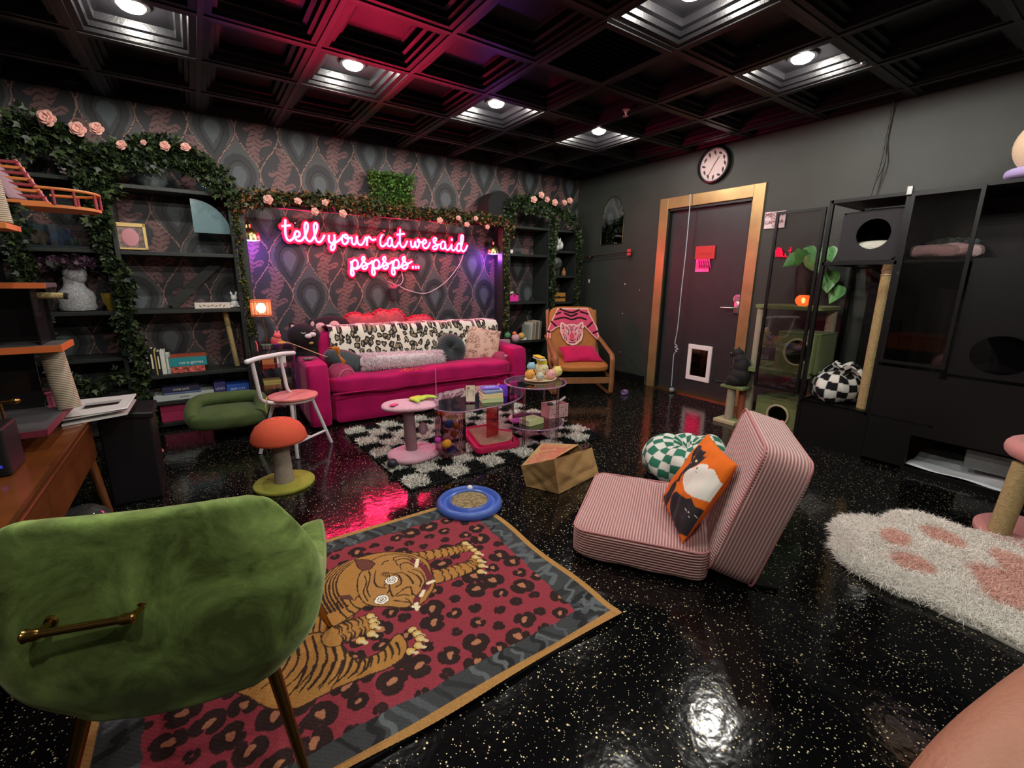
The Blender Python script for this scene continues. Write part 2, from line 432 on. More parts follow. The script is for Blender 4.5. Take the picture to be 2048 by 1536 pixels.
# downlights
bulb = mat('lamp_lens', 'ffffff', .4, emit='fff6e4', es=9)
ringm = mat('lamp_trim_black', '151515', .35)
first = None
for n_, (x, y) in enumerate(LAMPS):
    if first is None:
        t = thing('downlight', 'x', 'ceiling light', (x, y, ZC+.02), group='round downlights in the coffered ceiling'); first = t
        G().lathe([(.066, .030), (.082, .031), (.086, .036), (.086, .046), (.066, .046)], (x, y, ZC+.042), 32).build('trim_ring', ringm, t, True)
        G().lathe([(0, 0), (.030, .003), (.052, .012), (.064, .026), (.066, .045), (0, .045)], (x, y, ZC+.042), 32).build('lens', bulb, t, True)
    else: t = dup(first, (x, y, ZC+.02))
    row = {3.43: 'row by the neon wall', 1.64: 'middle row'}.get(y, 'rows overhead behind the seats')
    colw = ['leftmost', 'second from the left', 'third from the left', 'rightmost'][[-.1, 1.05, 2.19, 3.35].index(x)]
    t['label'] = f'glowing white downlight, {row}, {colw}' if y > 1 else f'glowing white downlight behind the viewer, row at {"the front wall" if y < -1 else "the near seats"}, {colw}'
# --- walls
tag(G().b2((XR, YF, 0), (XR+.1, 2.44, ZC+.1)).b2((XR, 3.42, 0), (XR+.1, YB, ZC+.1)).b2((XR, 2.44, 2.04), (XR+.1, 3.42, ZC+.1)).build('wall_right', blackwall), kind='structure')
tag(G().b2((XL-.1, YF, 0), (XL, YB, ZC+.1)).build('wall_left', blackwall), kind='structure')
tag(G().b2((XL, YF-.1, 0), (XR, YF, ZC+.1)).build('wall_front', blackwall), kind='structure')
tag(G().b2((XR-.012, 3.56, 0), (XR, YB, .1), ).b2((XR-.012, YF, 0), (XR, 2.33, .1)).build('baseboard_right', mat('baseboard', '0c0c0d', .4)), kind='structure')
# --- back wall: ogee wallpaper with leaf drops and prowling tigers
C = Canvas(XL, 0, XR, 2.67, .0065, '4a4b4d')
x, z = C.X, C.Y
PX_, PZ_ = .335, .70; X0 = .78; Z0 = 1.44
C.a *= (1+.10*np.sin(x*9+z*3)*np.sin(z*7-x*2))[..., None]
rowc = np.rint((z-Z0)/(PZ_/2)); cx0 = X0+np.where(rowc.astype(int) % 2 == 0, 0, PX_/2)
best = np.full(x.shape, 9.0); CU = np.zeros(x.shape); CV = np.zeros(x.shape); KK = np.zeros(x.shape, int)
for rr in range(-6, 6):
    for off in ((0,) if rr % 2 == 0 else (PX_/2,)):
        kx = np.rint((x-X0-off)/PX_); u = x-(X0+off+kx*PX_); v = z-(Z0+rr*PZ_/2)
        hw = PX_/2*(.5+.5*np.cos(np.clip(v/(PZ_/2), -1, 1)*PI))
        ins = (np.abs(u) < hw) & (np.abs(v) < PZ_/2)
        CU[ins] = u[ins]; CV[ins] = v[ins]; KK[ins] = (kx[ins].astype(int)*2+rr)
        e = np.abs(np.abs(u)-hw); sl = np.sqrt(1+(PX_/4*PI/(PZ_/2)*np.sin(np.clip(v/(PZ_/2), -1, 1)*PI))**2)
        e = np.where(np.abs(v) < PZ_/2, e/sl, 9); best = np.minimum(best, e)
# leaf drop rings
def drop(u, v, s):
    vv = (v+.02)/s; uu = np.abs(u)/s; r = np.where(vv > 0, .118*np.sqrt(np.clip(1-(vv/.16)**2, 0, 1)), .118*np.clip(1-(-vv/.25)**1.25, 0, 1)); return uu < r
tig = (KK % 4 == 1) | (KK % 4 == 2)
d1 = drop(CU, CV, 1.13); d2 = drop(CU, CV, .80); d3 = drop(CU, CV, .48)
C.a[d1] = np.array(lin('303133')); C.a[d2] = np.array(lin('3a3c3e')); C.a[d2 & ~drop(CU, CV, .70)] = np.array(lin('222224')); C.a[d3] = np.array(lin('50575a'))
C.a[tig] = C.a[tig]*.0+np.array(lin('323235'))
tb = np.array(lin('6e5150')); td = np.array(lin('3a2d30'))
cxw = .045*np.sin(CV*13); body = (np.abs(CU-cxw) < .052*(1-np.clip(np.abs(CV)/.25, 0, 1)**4)) & (np.abs(CV) < .25)
head = np.hypot(CU-cxw, CV-.21) < .042; ears = (np.hypot(np.abs(CU-cxw)-.034, CV-.25) < .015)
legs = np.zeros(x.shape, bool)
for (a0, b0, a1, b1) in ((0, .1, .085, .14), (0, .06, -.08, .02), (0, -.1, .09, -.06), (0, -.12, -.075, -.19)):
    dx, dy = a1-a0, b1-b0; t = np.clip(((CU-a0)*dx+(CV-b0)*dy)/(dx*dx+dy*dy), 0, 1); legs |= np.hypot(CU-a0-t*dx, CV-b0-t*dy) < .024
tl = np.hypot(CU-.05*np.sin(CV*30)-.02, 0) < .008; tl &= (CV < -.2) & (CV > -.31)
T_ = (body | head | ears | legs | tl) & tig
st = (np.sin(CV*150+2*np.sin(CU*60)) > .72) & (np.abs(CU-cxw) > .006)
C.a[T_] = tb; C.a[T_ & st] = td; C.a[(np.hypot(np.abs(CU-cxw)-.014, CV-.22) < .005) & tig] = td
C.a[best < .0075] = np.array(lin('2a2224')); C.a[best < .0036] = np.array(lin('957468'))
C.a *= RNG.uniform(.94, 1.06, C.a.shape[:2])[..., None]
wp = mat('tiger_ogee_wallpaper', rough=.55, vc=True, spec=.35)
wo = gridmesh('wall_back', lambda u, v: (XL+u*(XR-XL), YB, v*2.67), int((XR-XL)/.0072), int(2.67/.0072), wp, colfn=lambda u, v: C.get(XL+u*(XR-XL), v*2.67))
tag(wo, kind='structure')
G().b2((XL, YB+.002, 0), (XR, YB+.1, 2.67)).build('wall_core', blackwall, wo)
# --- door in the right wall
dr = thing('door_1', '', ''); del dr['label'], dr['category']; dr['kind'] = 'structure'
slab = mat('door_paint', '2b2a2c', .45, bump=.1, bscale=30, var=.1)
wood = mat('door_casing_gold_paint', 'a88a5c', .34, .5, var=.14, vscale=6, bump=.04, bscale=50)
G().b2((XR+.055, 2.46, .012), (XR+.095, 3.40, 2.02)).build('slab', slab, dr)
G().b2((XR-.0, 2.44, 0), (XR+.1, 2.47, 2.04)).b2((XR-.0, 3.39, 0), (XR+.1, 3.42, 2.04)).b2((XR-.0, 2.44, 2.01), (XR+.1, 3.42, 2.04)).build('door_jamb', mat('jamb_dark', '161a17', .4), dr)
for (lo, hi) in (((XR-.018, 2.345, 0), (XR, 2.455, 2.15)), ((XR-.018, 3.405, 0), (XR, 3.515, 2.15)), ((XR-.0181, 2.455, 2.035), (XR, 3.405, 2.15))):
    G().b2(lo, hi, .003).build('casing_board', wood, dr)
G().b2((XR-.03, 2.46, 0), (XR+.09, 3.40, .012)).build('threshold', mat('brass_strip', 'b8a060', .35, 1), dr)
# cat flap
white = mat('white_plastic', 'e8e4e2', .4)
fl = G(); y0, y1, z0, z1 = 2.73, 3.02, .17, .57; xf = XR+.04
for (a, b_) in (((y0, z0), (y1, z0+.05)), ((y0, z1-.05), (y1, z1)), ((y0, z0+.05), (y0+.045, z1-.05)), ((y1-.045, z0+.05), (y1, z1-.05))):
    fl.b2((xf, a[0], a[1]), (xf+.02, b_[0], b_[1]), .004)
f = fl.build('cat_flap_frame', white, dr)
G().b2((xf+.012, y0+.045, z0+.05), (xf+.015, y1-.045, z1-.05)).build('flap_window', clearmat('smoked_flap', '3a3034', .08, .1), f)
# lever handle with keypad
hm = mat('satin_nickel', 'c8c4c0', .28, 1)
hx = XR+.055; hh = G()
hh.box((hx-.012, 2.515, 1.0), (.024, .07, .13), bev=.012); hh.cyl((hx-.02, 2.515, 1.085), (hx+.0, 2.515, 1.085), .045, n=24)
hn = hh.build('door_handle', hm, dr, True)
G().tube([(hx-.02, 2.52, .995), (hx-.055, 2.52, .995), (hx-.06, 2.56, .995), (hx-.058, 2.66, .992)], .010, 10).build('lever', hm, hn, True)
kp = G()
for i in range(3):
    for j in range(3): kp.cyl((hx-.021, 2.498+i*.017, 1.068+j*.017), (hx-.024, 2.498+i*.017, 1.068+j*.017), .005, n=8)
kp.build('keypad', mat('keypad_grey', '6a6868', .4), hn)
# red holder with folded pink flyers on the door
rs = thing('leaflet_holder', 'red door-mounted holder with curling pink clear sleeves below', 'sign', (XR+.05, 2.93, 1.36))
G().b2((hx-.02, 2.82, 1.485), (hx-.002, 3.045, 1.62), .003).build('red_panel', mat('red_card', 'c83232', .5), rs)
G().b2((hx-.0215, 2.85, 1.53), (hx-.0201, 3.01, 1.532)).b2((hx-.0215, 2.85, 1.545), (hx-.0201, 3.01, 1.547)).build('print_line', mat('maroon_ink', '701018', .6), rs)
pk = G()
for i in range(6):
    y = 2.99-i*.026; pk.tube(spline([(hx-.008, y+.012, 1.485), (hx-.022, y+.006, 1.46), (hx-.026, y-.004, 1.42+.01*(i % 2)), (hx-.012, y-.01, 1.39)], 4), .006, 6)
pk.build('pink_curl', mat('hot_pink_acrylic', 'ff2a90', .25), rs, True)
G().b2((hx-.012, 2.87, 1.355), (hx-.009, 3.03, 1.485)).build('clear_pocket', clearmat('pink_clear', 'e0709a', .1, .15, .25), rs)
# --- alcove shelving: dark carcasses flanking the sofa bay (each bookcase is a thing)
shelfm = mat('bookcase_black', '232725', .5, var=.12, vscale=5, bump=.15, bscale=60)
FY = 4.58      # front plane of the bookcases
def carcass(name, label, x0, x1, ztop, shelves, sides=True, back=None, tk=.028):
    t = thing(name, label, 'bookcase', ((x0+x1)/2, (FY+YB)/2, 0))
    for xx in (x0, x1-tk): G().b2((xx, FY, 0), (xx+tk, YB-.005, ztop), .002).build('side_panel', shelfm, t)
    for z in shelves: G().b2((x0+tk, FY+.004, z-tk), (x1-tk, YB-.006, z), .002).build('shelf', shelfm, t)
    return t
bc1 = carcass('bookcase', 'wide black bookcase left of the neon bay with an ivy arch on top', -.46, .33, 1.93, [.05, .235, .46, .985, 1.435, 1.915])
G().box((.03, 4.86, 1.21), (.60, .02, .07), rot=(0, -.78, 0)).build('brace', shelfm, bc1)
bc2 = carcass('bookcase', 'narrow black tower bookcase at the far left behind the credenza', -1.16, -.50, 1.95, [.05, .36, .63, .985, 1.44, 1.93])
bc3 = carcass('bookcase', 'wide black bookcase right of the neon bay behind the sofa end', 3.10, 3.73, 1.93, [.05, .50, .985, 1.555, 1.875])
G().box((3.50, 4.86, .78), (.62, .02, .07), rot=(0, -.9, 0)).build('brace', shelfm, bc3)
bc4 = carcass('bookcase', 'narrow black cubby tower bookcase in the corner behind the tan armchair', 3.76, 4.20, 1.90, [.05, .50, .975, 1.31, 1.62, 1.875])
bb = thing('shelf_canopy', 'black header beam spanning the sofa bay above the neon sign', 'shelf', (1.72, 4.7, 1.84))
G().b2((.335, FY+.02, 1.84), (3.095, 4.66, 1.905), .003).build('beam', shelfm, bb)
for xx in (.345, 3.02): G().b2((xx, FY+.01, 0), (xx+.07, FY+.11, 1.84), .003).build('post', shelfm, bb)
# ------------------------------------------------------------------ ivy garlands with roses
leafm = mat('ivy_leaf', rough=.45, vc=True, spec=.4)
stemm = mat('vine_stem', '2e3a1c', .7)
petal = mat('rose_petal', 'e0a99c', .6, var=.15, vscale=30, sheen=.2)
petalc = mat('rose_heart', 'b06a60', .6)
def rose(g, c, r, d):
    """layered rose: curled petals round a bud, facing direction d"""
    q = Vector(d).to_track_quat('Z', 'Y').to_matrix().to_4x4(); T = Matrix.Translation(Vector(c)) @ q
    for ring, (k, rr, zz, tilt) in enumerate(((5, .95, -.10, .35), (5, .68, .10, .75), (4, .40, .25, 1.1))):
        for i in range(k):
            a = 2*PI*i/k+ring*.5
            M = T @ Matrix.Rotation(a, 4, 'Z') @ Matrix.Translation((r*rr*.55, 0, r*zz)) @ Matrix.Rotation(-tilt, 4, 'Y') @ Matrix.Diagonal((r*.52, r*.50, r*.10, 1))
            s = bmesh.ops.create_uvsphere(g.b, u_segments=8, v_segments=5, radius=1)
            for v in s['verts']: v.co = M @ v.co
    s = bmesh.ops.create_uvsphere(g.b, u_segments=8, v_segments=5, radius=1)
    for v in s['verts']: v.co = T @ Matrix.Translation((0, 0, r*.25)) @ Matrix.Diagonal((r*.24, r*.24, r*.32, 1)) @ v.co
GREENS = ['26351c', '323f22', '1c2816', '3e4c2a', '161f12']
def garland(label, paths, dens, rad, lsize, roses=(), cols=GREENS, name='ivy_garland', face=(0, -1, .1), amp=1.0, shape=_leafshape):
    p0 = paths[0][0]; t = thing(name, label, 'garland', p0)
    B, O = [], []; st = G()
    for pa in paths:
        pts = spline(pa, 8); st.tube(pts, .005, 5)
        P = np.array(pts); seg = np.linalg.norm(np.diff(P, axis=0), axis=1); Ls = np.concatenate([[0], np.cumsum(seg)])
        n = int(dens*Ls[-1]); s = RNG.uniform(0, Ls[-1], n); q = np.stack([np.interp(s, Ls, P[:, k]) for k in range(3)], 1)
        o = RNG.normal(0, 1, (n, 3)); o /= np.linalg.norm(o, axis=1)[:, None]; o[:, 1] = -np.abs(o[:, 1])*.8
        rr = rad*(.55+.75*np.abs(np.sin(s*7)*np.cos(s*3.1)))
        B.append(q+o*(rr*RNG.uniform(.15, 1, n))[:, None]); O.append(o)
    B = np.concatenate(B); O = np.concatenate(O)
    B[:, 1] = np.minimum(B[:, 1], YB-.01); B[:, 0] = np.minimum(B[:, 0], XR-.02)
    leaves('leaf_cluster', B, O, lsize, leafm, t, cols, shape=shape)
    st.build('stem', stemm, t, True)
    for (c, r) in roses:
        gg = G(); rose(gg, c, r, (random.uniform(-.5, .2), -1, random.uniform(-.1, .6))); gg.build('rose', petal, t, True)
    return t
def fl(px, py, y, r=.04): return (tuple(at(px, py, y=y)), r)
yy = FY-.03
garland('dark ivy arch over the far left tower bookcase with three large pale roses', [[(-.98, yy, 1.55), (-1.0, yy, 1.9), (-.86, yy, 2.12), (-.66, yy, 2.16), (-.52, yy, 2.02), (-.50, yy, 1.85)], [(-.95, yy, 2.0), (-.75, yy, 2.22), (-.55, yy, 2.14)]],
        1500, .13, .045, [fl(93, 236, yy-.1, .055), fl(155, 258, yy-.1, .05), fl(193, 257, yy-.08, .045)])
garland('dark ivy arch on the left bookcase with four small pale pink roses', [[(-.50, yy, 1.8), (-.46, yy, 2.03), (-.25, yy, 2.18), (0.0, yy, 2.19), (.2, yy, 2.08), (.32, yy, 1.92)], [(-.42, yy, 2.05), (-.1, yy, 2.12), (.22, yy, 2.02)]],
        1700, .10, .042, [fl(243, 290, yy-.08, .037), fl(287, 285, yy-.07, .022), fl(330, 292, yy-.08, .038), fl(371, 294, yy-.08, .037)])
garland('ivy vine hanging down the outer post of the far left tower', [[(-.98, yy, 1.6), (-.95, yy, 1.2), (-.92, yy, .8), (-.86, yy, .45), (-.80, yy, .2)], [(-.84, yy, .5), (-.70, yy, .42), (-.55, yy, .5)]], 700, .07, .04)
garland('long ivy vine trailing down between the two left bookcases to the floor', [[(-.50, yy, 1.9), (-.52, yy, 1.5), (-.44, yy, 1.2), (-.47, yy, .9), (-.42, yy, .6), (-.45, yy, .3), (-.40, yy-.02, .08)]], 900, .075, .045)
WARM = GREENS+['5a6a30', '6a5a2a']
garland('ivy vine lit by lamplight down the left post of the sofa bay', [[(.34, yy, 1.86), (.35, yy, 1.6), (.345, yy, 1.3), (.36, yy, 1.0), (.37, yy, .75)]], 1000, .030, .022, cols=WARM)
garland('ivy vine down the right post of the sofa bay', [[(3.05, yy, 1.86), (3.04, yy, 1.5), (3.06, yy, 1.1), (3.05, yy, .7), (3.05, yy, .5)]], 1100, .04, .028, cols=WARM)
garland('long leafy garland on the header above the pink neon sign with roses', [[(.36, yy, 1.80), (.50, yy, 1.90), (1.1, yy, 1.93), (1.7, yy, 1.90), (2.4, yy, 1.90), (3.0, yy, 1.90), (3.09, yy, 1.80)]], 2100, .085, .032,
        [fl(536, 399, yy-.08, .042), fl(596, 402, yy-.09, .034), fl(650, 405, yy-.08, .030), fl(630, 423, yy-.1, .036), fl(686, 427, yy-.1, .038), fl(880, 441, yy-.08, .034), fl(917, 436, yy-.08, .03), fl(934, 449, yy-.1, .03), fl(952, 437, yy-.08, .028), fl(975, 454, yy-.08, .028)],
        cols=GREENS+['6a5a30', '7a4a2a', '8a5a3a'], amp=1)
garland('dense ivy arch over the right bookcase with six upright pink roses', [[(3.10, yy, 1.88), (3.14, yy, 2.1), (3.45, yy, 2.18), (3.75, yy, 2.10), (3.92, yy, 2.04), (4.1, yy, 1.95), (4.18, yy, 1.75)], [(3.2, yy, 2.1), (3.6, yy, 2.06), (3.78, yy, 1.9)]], 1500, .085, .034,
        [fl(1068, 399, yy-.08, .042), fl(1083, 390, yy-.1, .042), fl(1094, 399, yy-.06, .038), fl(1110, 405, yy-.08, .042), fl(1129, 405, yy-.08, .038), fl(1140, 401, yy-.05, .040)])
garland('ivy vine between the right bookcase and the cubby tower', [[(3.76, yy, 1.9), (3.74, yy, 1.5), (3.76, yy, 1.1), (3.75, yy, .75)]], 850, .055, .034)
garland('ivy vine at the corner side of the cubby tower', [[(4.18, yy, 1.8), (4.2, yy, 1.4), (4.17, yy, 1.0), (4.19, yy, .7)]], 700, .05, .034)
# boxwood clump hung high on the wallpaper
t = thing('boxwood_panel', 'square clump of boxwood greenery hanging high on the wallpaper', 'plant', (1.75, 4.8, 1.94))
n = 2600; bs = np.stack([RNG.uniform(1.56, 2.0, n), RNG.uniform(4.70, 4.87, n), RNG.uniform(1.93, 2.30, n)], 1)
leaves('leaf_cluster', bs, np.stack([RNG.normal(0, .3, n), -np.ones(n), RNG.normal(.1, .3, n)], 1), .028, leafm, t, ['3f6a26', '557d34', '2c4a1c', '6a8a3c'])
G().b2((1.58, 4.80, 1.94), (1.98, 4.885, 2.28)).build('backing_grid', mat('grid_green', '1c2a14', .8), t)
# ------------------------------------------------------------------ neon sign
YN = 4.835
neonm = mat('neon_tube_pink', 'ffffff', .3, emit='ff4f9e', es=7.0)
neonm.node_tree.nodes['Principled BSDF'].inputs['Emission Color'].default_value = (1, .019, .105, 1); neonm.node_tree.nodes['Principled BSDF'].inputs['Emission Strength'].default_value = 42; neonm.node_tree.nodes['Principled BSDF'].inputs['Base Color'].default_value = (1, .45, .8, 1)
neonw = neonm
sign = thing('neon_sign', 'glowing pink handwritten neon sign reading tell your cat we said pspsps', 'neon sign', (1.75, YN, 1.25))
def nz(pts, ox, oy, sc_):
    return [tuple(at(ox+p[0]/sc_, oy+p[1]/sc_, y=YN)) for p in pts]
A = (555, 430, 10.24); B_ = (745, 440, 10.24); D_ = (690, 500, 12.8)
LET = [
 ('letter_t', A, [[(160, 90), (158, 250), (165, 400), (200, 500), (250, 525), (300, 500), (345, 440)], [(80, 228), (270, 212)]]),
 ('letter_e', A, [[(340, 440), (370, 345), (420, 335), (455, 385), (430, 440), (375, 455), (385, 510), (440, 535), (500, 515), (545, 460)]]),
 ('letter_l', A, [[(545, 460), (610, 320), (620, 200), (585, 155), (555, 210), (560, 350), (590, 480), (650, 545), (710, 510), (740, 460)]]),
 ('letter_l', A, [[(740, 460), (800, 320), (815, 210), (778, 165), (745, 220), (755, 360), (785, 500), (845, 560), (905, 520), (965, 410)]]),
 ('letter_y', A, [[(1055, 410), (1050, 520), (1090, 575), (1140, 560), (1165, 500), (1163, 400)], [(1163, 400), (1175, 560), (1165, 680), (1120, 720), (1092, 690), (1110, 620), (1200, 560), (1270, 510), (1325, 440)]]),
 ('letter_o', A, [[(1350, 400), (1318, 480), (1340, 570), (1390, 595), (1440, 540), (1440, 450), (1400, 400), (1365, 430), (1400, 475), (1460, 480), (1520, 455)]]),
 ('letter_u', A, [[(1520, 455), (1525, 560), (1565, 605), (1610, 560), (1622, 430)], [(1622, 430), (1640, 560), (1695, 615), (1750, 580), (1800, 470)]]),
 ('letter_r', A, [[(1800, 470), (1830, 470), (1830, 630)], [(1830, 560), (1850, 460), (1880, 450), (1920, 500), (1960, 515), (2015, 490)]]),
 ('letter_c', B_, [[(200, 300), (165, 380), (155, 470), (185, 535), (235, 530), (280, 475)]]),
 ('letter_a', B_, [[(390, 380), (350, 365), (315, 420), (305, 500), (340, 540), (385, 510), (400, 440), (395, 390), (405, 500), (450, 560), (500, 525), (535, 450)]]),
 ('letter_t', B_, [[(566, 180), (560, 330), (563, 480), (610, 560), (660, 540), (715, 430)], [(495, 300), (655, 283)]]),
 ('letter_w', B_, [[(785, 425), (795, 530), (825, 560), (860, 525), (875, 440), (885, 540), (915, 565), (950, 520), (960, 430), (935, 400), (920, 430), (960, 460), (1020, 450)]]),
 ('letter_e', B_, [[(1020, 500), (1085, 470), (1100, 430), (1065, 405), (1030, 450), (1035, 540), (1085, 580), (1140, 550), (1180, 455)]]),
 ('letter_s', B_, [[(1250, 470), (1300, 420), (1305, 380), (1270, 370), (1245, 410), (1270, 470), (1320, 510), (1330, 560), (1290, 600), (1240, 590), (1250, 540), (1320, 520), (1370, 495)]]),
 ('letter_a', B_, [[(1490, 460), (1445, 440), (1405, 480), (1400, 570), (1440, 595), (1480, 560), (1490, 480), (1500, 580), (1540, 615), (1590, 570), (1622, 500)]]),
 ('letter_i', B_, [[(1622, 500), (1620, 590), (1655, 625), (1700, 590), (1730, 540)], [(1625, 375), (1625, 425)]]),
 ('letter_d', B_, [[(1800, 500), (1760, 480), (1730, 540), (1730, 620), (1770, 640), (1805, 600), (1850, 420), (1855, 330), (1835, 310), (1812, 350), (1812, 560), (1850, 645), (1900, 610), (1945, 515)]]),
 ('letter_p', D_, [[(145, 285), (165, 400), (150, 560), (165, 640), (200, 655), (220, 600), (190, 450), (185, 330), (225, 265), (290, 265), (330, 340), (310, 440), (260, 480), (215, 460)], [(215, 460), (300, 485), (390, 420), (450, 320)]]),
 ('letter_s', D_, [[(450, 320), (500, 250), (495, 190), (470, 175), (435, 220), (460, 290), (550, 350), (570, 430), (520, 485), (460, 480), (455, 430), (540, 385), (620, 350), (690, 300)]]),
 ('letter_p', D_, [[(695, 265), (705, 400), (690, 560), (710, 630), (745, 640), (765, 580), (735, 440), (730, 330), (775, 260), (840, 265), (880, 340), (860, 430), (810, 475), (765, 460)], [(765, 460), (850, 480), (930, 420), (985, 320)]]),
 ('letter_s', D_, [[(985, 320), (1035, 250), (1030, 190), (1005, 175), (970, 220), (995, 290), (1080, 350), (1100, 420), (1050, 480), (990, 475), (990, 420), (1070, 380), (1150, 340), (1215, 295)]]),
 ('letter_p', D_, [[(1215, 270), (1220, 400), (1200, 550), (1215, 620), (1255, 635), (1275, 580), (1245, 440), (1245, 330), (1290, 255), (1350, 265), (1380, 340), (1360, 430), (1310, 470), (1275, 450)], [(1275, 450), (1350, 475), (1430, 420), (1490, 310)]]),
 ('letter_s', D_, [[(1490, 310), (1535, 250), (1530, 190), (1505, 175), (1470, 220), (1500, 290), (1590, 345), (1600, 420), (1550, 480), (1480, 475), (1475, 420), (1560, 375), (1640, 340), (1715, 290)]]),
]
for nm, (ox, oy, s_), strokes in LET:
    g = G()
    for s in strokes: g.tube(nz(spline(s, 5), ox, oy, s_), .0098, 8)
    g.build(nm, neonm, sign, True)
for x_ in (1735, 1808, 1880):
    p = nz([(x_, 405), (x_+4, 480)], *D_); G().tube(p, .010, 8).build('dot', neonm, sign, True)
p = nz([(237, 205), (237, 235)], *B_); G().tube(p, .014, 8).build('dot', mat('pink_unlit', 'e06a8a', .4), sign, True)
acr = clearmat('clear_acrylic_backing', 'ffe8f0', .05, .03)
def outline(lo, hi): pass
bk_ = Canvas(.55, 1.15, 2.95, 1.92, .009, '000000')
for nm, (ox, oy, s_), strokes in LET:
    for s in strokes: bk_.line([(p[0], p[2]) for p in nz(spline(s, 3), ox, oy, s_)], .072, 'ffffff')
bk_.line([(nz([(1735, 440)], *D_)[0][0], nz([(1735, 440)], *D_)[0][2]), (nz([(1890, 440)], *D_)[0][0], nz([(1890, 440)], *D_)[0][2])], .08, 'ffffff')
ms_ = bk_.a[:, :, 0] > .5; J, I = np.nonzero(ms_[:-1, :-1] & ms_[1:, :-1] & ms_[:-1, 1:] & ms_[1:, 1:]); W2 = bk_.w; fa = np.stack([J*W2+I, J*W2+I+1, (J+1)*W2+I+1, (J+1)*W2+I], 1)
us, inv = np.unique(fa, return_inverse=True); co = np.stack([bk_.X.ravel()[us], np.full(len(us), 4.858), bk_.Y.ravel()[us]], 1)
o = npmesh('backing_panel', co, inv.reshape(fa.shape), mat('backing_neon_halo', '8c1238', .35), sign); md = o.modifiers.new('t', 'SOLIDIFY'); md.thickness = .006  # crimson halo round the letters, put into the backing's colour and outline
st = G()
for (sx_, sz_) in ((.85, 1.75), (2.7, 1.56), (1.4, 1.30), (2.08, 1.48), (1.7, 1.7)): st.cyl((sx_, 4.85, sz_), (sx_, 4.90, sz_), .008, n=10)
st.build('standoff', mat('chrome', 'c0c0c0', .2, 1), sign, True)
# cable and small caddy holding the remote
cab = thing('sign_cable', 'thin pink-lit power cable drooping from the neon sign to a wall cup', 'cable', (2.3, 4.87, 1.1))
G().tube(spline([tuple(at(*p, y=4.87)) for p in ((928, 505), (918, 530), (895, 560), (868, 580), (845, 587), (815, 580), (800, 573))], 6), .004, 6).tube(spline([tuple(at(*p, y=4.87)) for p in ((802, 540), (806, 560), (796, 572), (785, 566), (776, 563))], 6), .003, 6).build('cord', mat('white_cord', 'd8c4c8', .5), cab, True)
cup = thing('wall_cup', 'small dark wall cup stuffed with tangled pink cords below the neon', 'cup', tuple(at(787, 598, y=4.86)))
c0 = at(787, 598, y=4.86)
G().lathe([(0, 0), (.042, 0), (.056, .115), (.051, .115), (.038, .008), (0, .008)], (c0.x, 4.842, c0.z), 20, sy=.9).build('cup_body', mat('cup_grey', '3a3034', .5), cup, True)
g = G()
for i in range(6):
    a = i*1.1; g.tube(spline([(c0.x-.03+.01*i, 4.84, c0.z+.09), (c0.x-.05*math.cos(a), 4.82, c0.z+.15+.02*math.sin(a*2)), (c0.x+.02*math.sin(a), 4.83, c0.z+.12), (c0.x+.05-.008*i, 4.84, c0.z+.09)], 5), .0035, 5)
g.build('tangled_cord', mat('pink_cord', 'ff5a8a', .4), cup, True)
# dome wall lamps with violet bulbs
gold = mat('ribbed_gold', 'c9b478', .22, 1)
vio = mat('violet_bulb', 'ffffff', .4, emit='a050ff', es=9)
for i, (px, py, lb) in enumerate(((500, 470, 'gold ribbed dome lamp with a violet glow, left end of the neon'), (987, 500, 'gold ribbed dome lamp with a violet glow, right end of the neon'))):
    c = at(px, py, y=4.72); x_, z_ = c.x, c.z-.045
    t = thing('dome_lamp', lb, 'lamp', (x_, 4.72, z_), group='violet dome lamps')
    g = G(); n = 36; prof = [(.075, 0), (.0745, .03), (.066, .062), (.048, .09), (.022, .105), (0, .108)]
    for (a, b_) in zip(prof, prof[1:]):
        pass
    g.lathe(prof, (x_, 4.72, z_), n, M=None)
    for v in g.b.verts:
        dx, dy = v.co.x-x_, v.co.y-4.72; a = math.atan2(dy, dx); s = 1+.035*math.cos(a*18)
        v.co.x = x_+dx*s; v.co.y = 4.72+dy*s
    g.build('dome', gold, t, True)
    G().cyl((x_, 4.72, z_+.1), (x_, 4.72, z_+.135), .014).tube(spline([(x_, 4.72, z_+.13), (x_, 4.76, z_+.17), (x_, 4.87, z_+.16), (x_, 4.895, z_+.13)], 5), .007, 8).cyl((x_, 4.88, z_+.12), (x_, 4.9, z_+.12), .03).build('arm', gold, t, True)
    G().lathe([(0, -.006), (.04, -.004), (.066, .0), (.066, .006), (0, .008)], (x_, 4.72, z_), 28).build('bulb', vio, t, True)
    point('violet_glow', (x_, 4.72, z_-.03), 8, (.42, .10, 1.0), .05)
# cat house on top of the bookcase
felt = mat('black_felt', '141415', .9)
t = thing('cat_cave', 'round-topped black felt cat cave with a small hole, above the neon lamp', 'cat house', (2.98, 4.74, 1.91))
M = rot3((1, 0, 0), (0, 0, 1), (0, -1, 0), (2.99, 4.82, 1.93))
pr = [(-.16, 0)]+[(.17*math.cos(a), .13+.17*math.sin(a)) for a in np.linspace(PI, 0, 18)]+[(.16, 0)]
G().prism(pr, 0, .24, M).build('shell', felt, t, True)
G().torus((3.03, 4.578, 2.09), .042, .008, rot=(PI/2, 0, 0), n=24, k=6, sx=.6).build('hole_rim', felt, t, True)
G().cyl((3.03, 4.579, 2.09), (3.03, 4.575, 2.09), .034).build('hole', mat('pitch_black', '020202', .95), t)
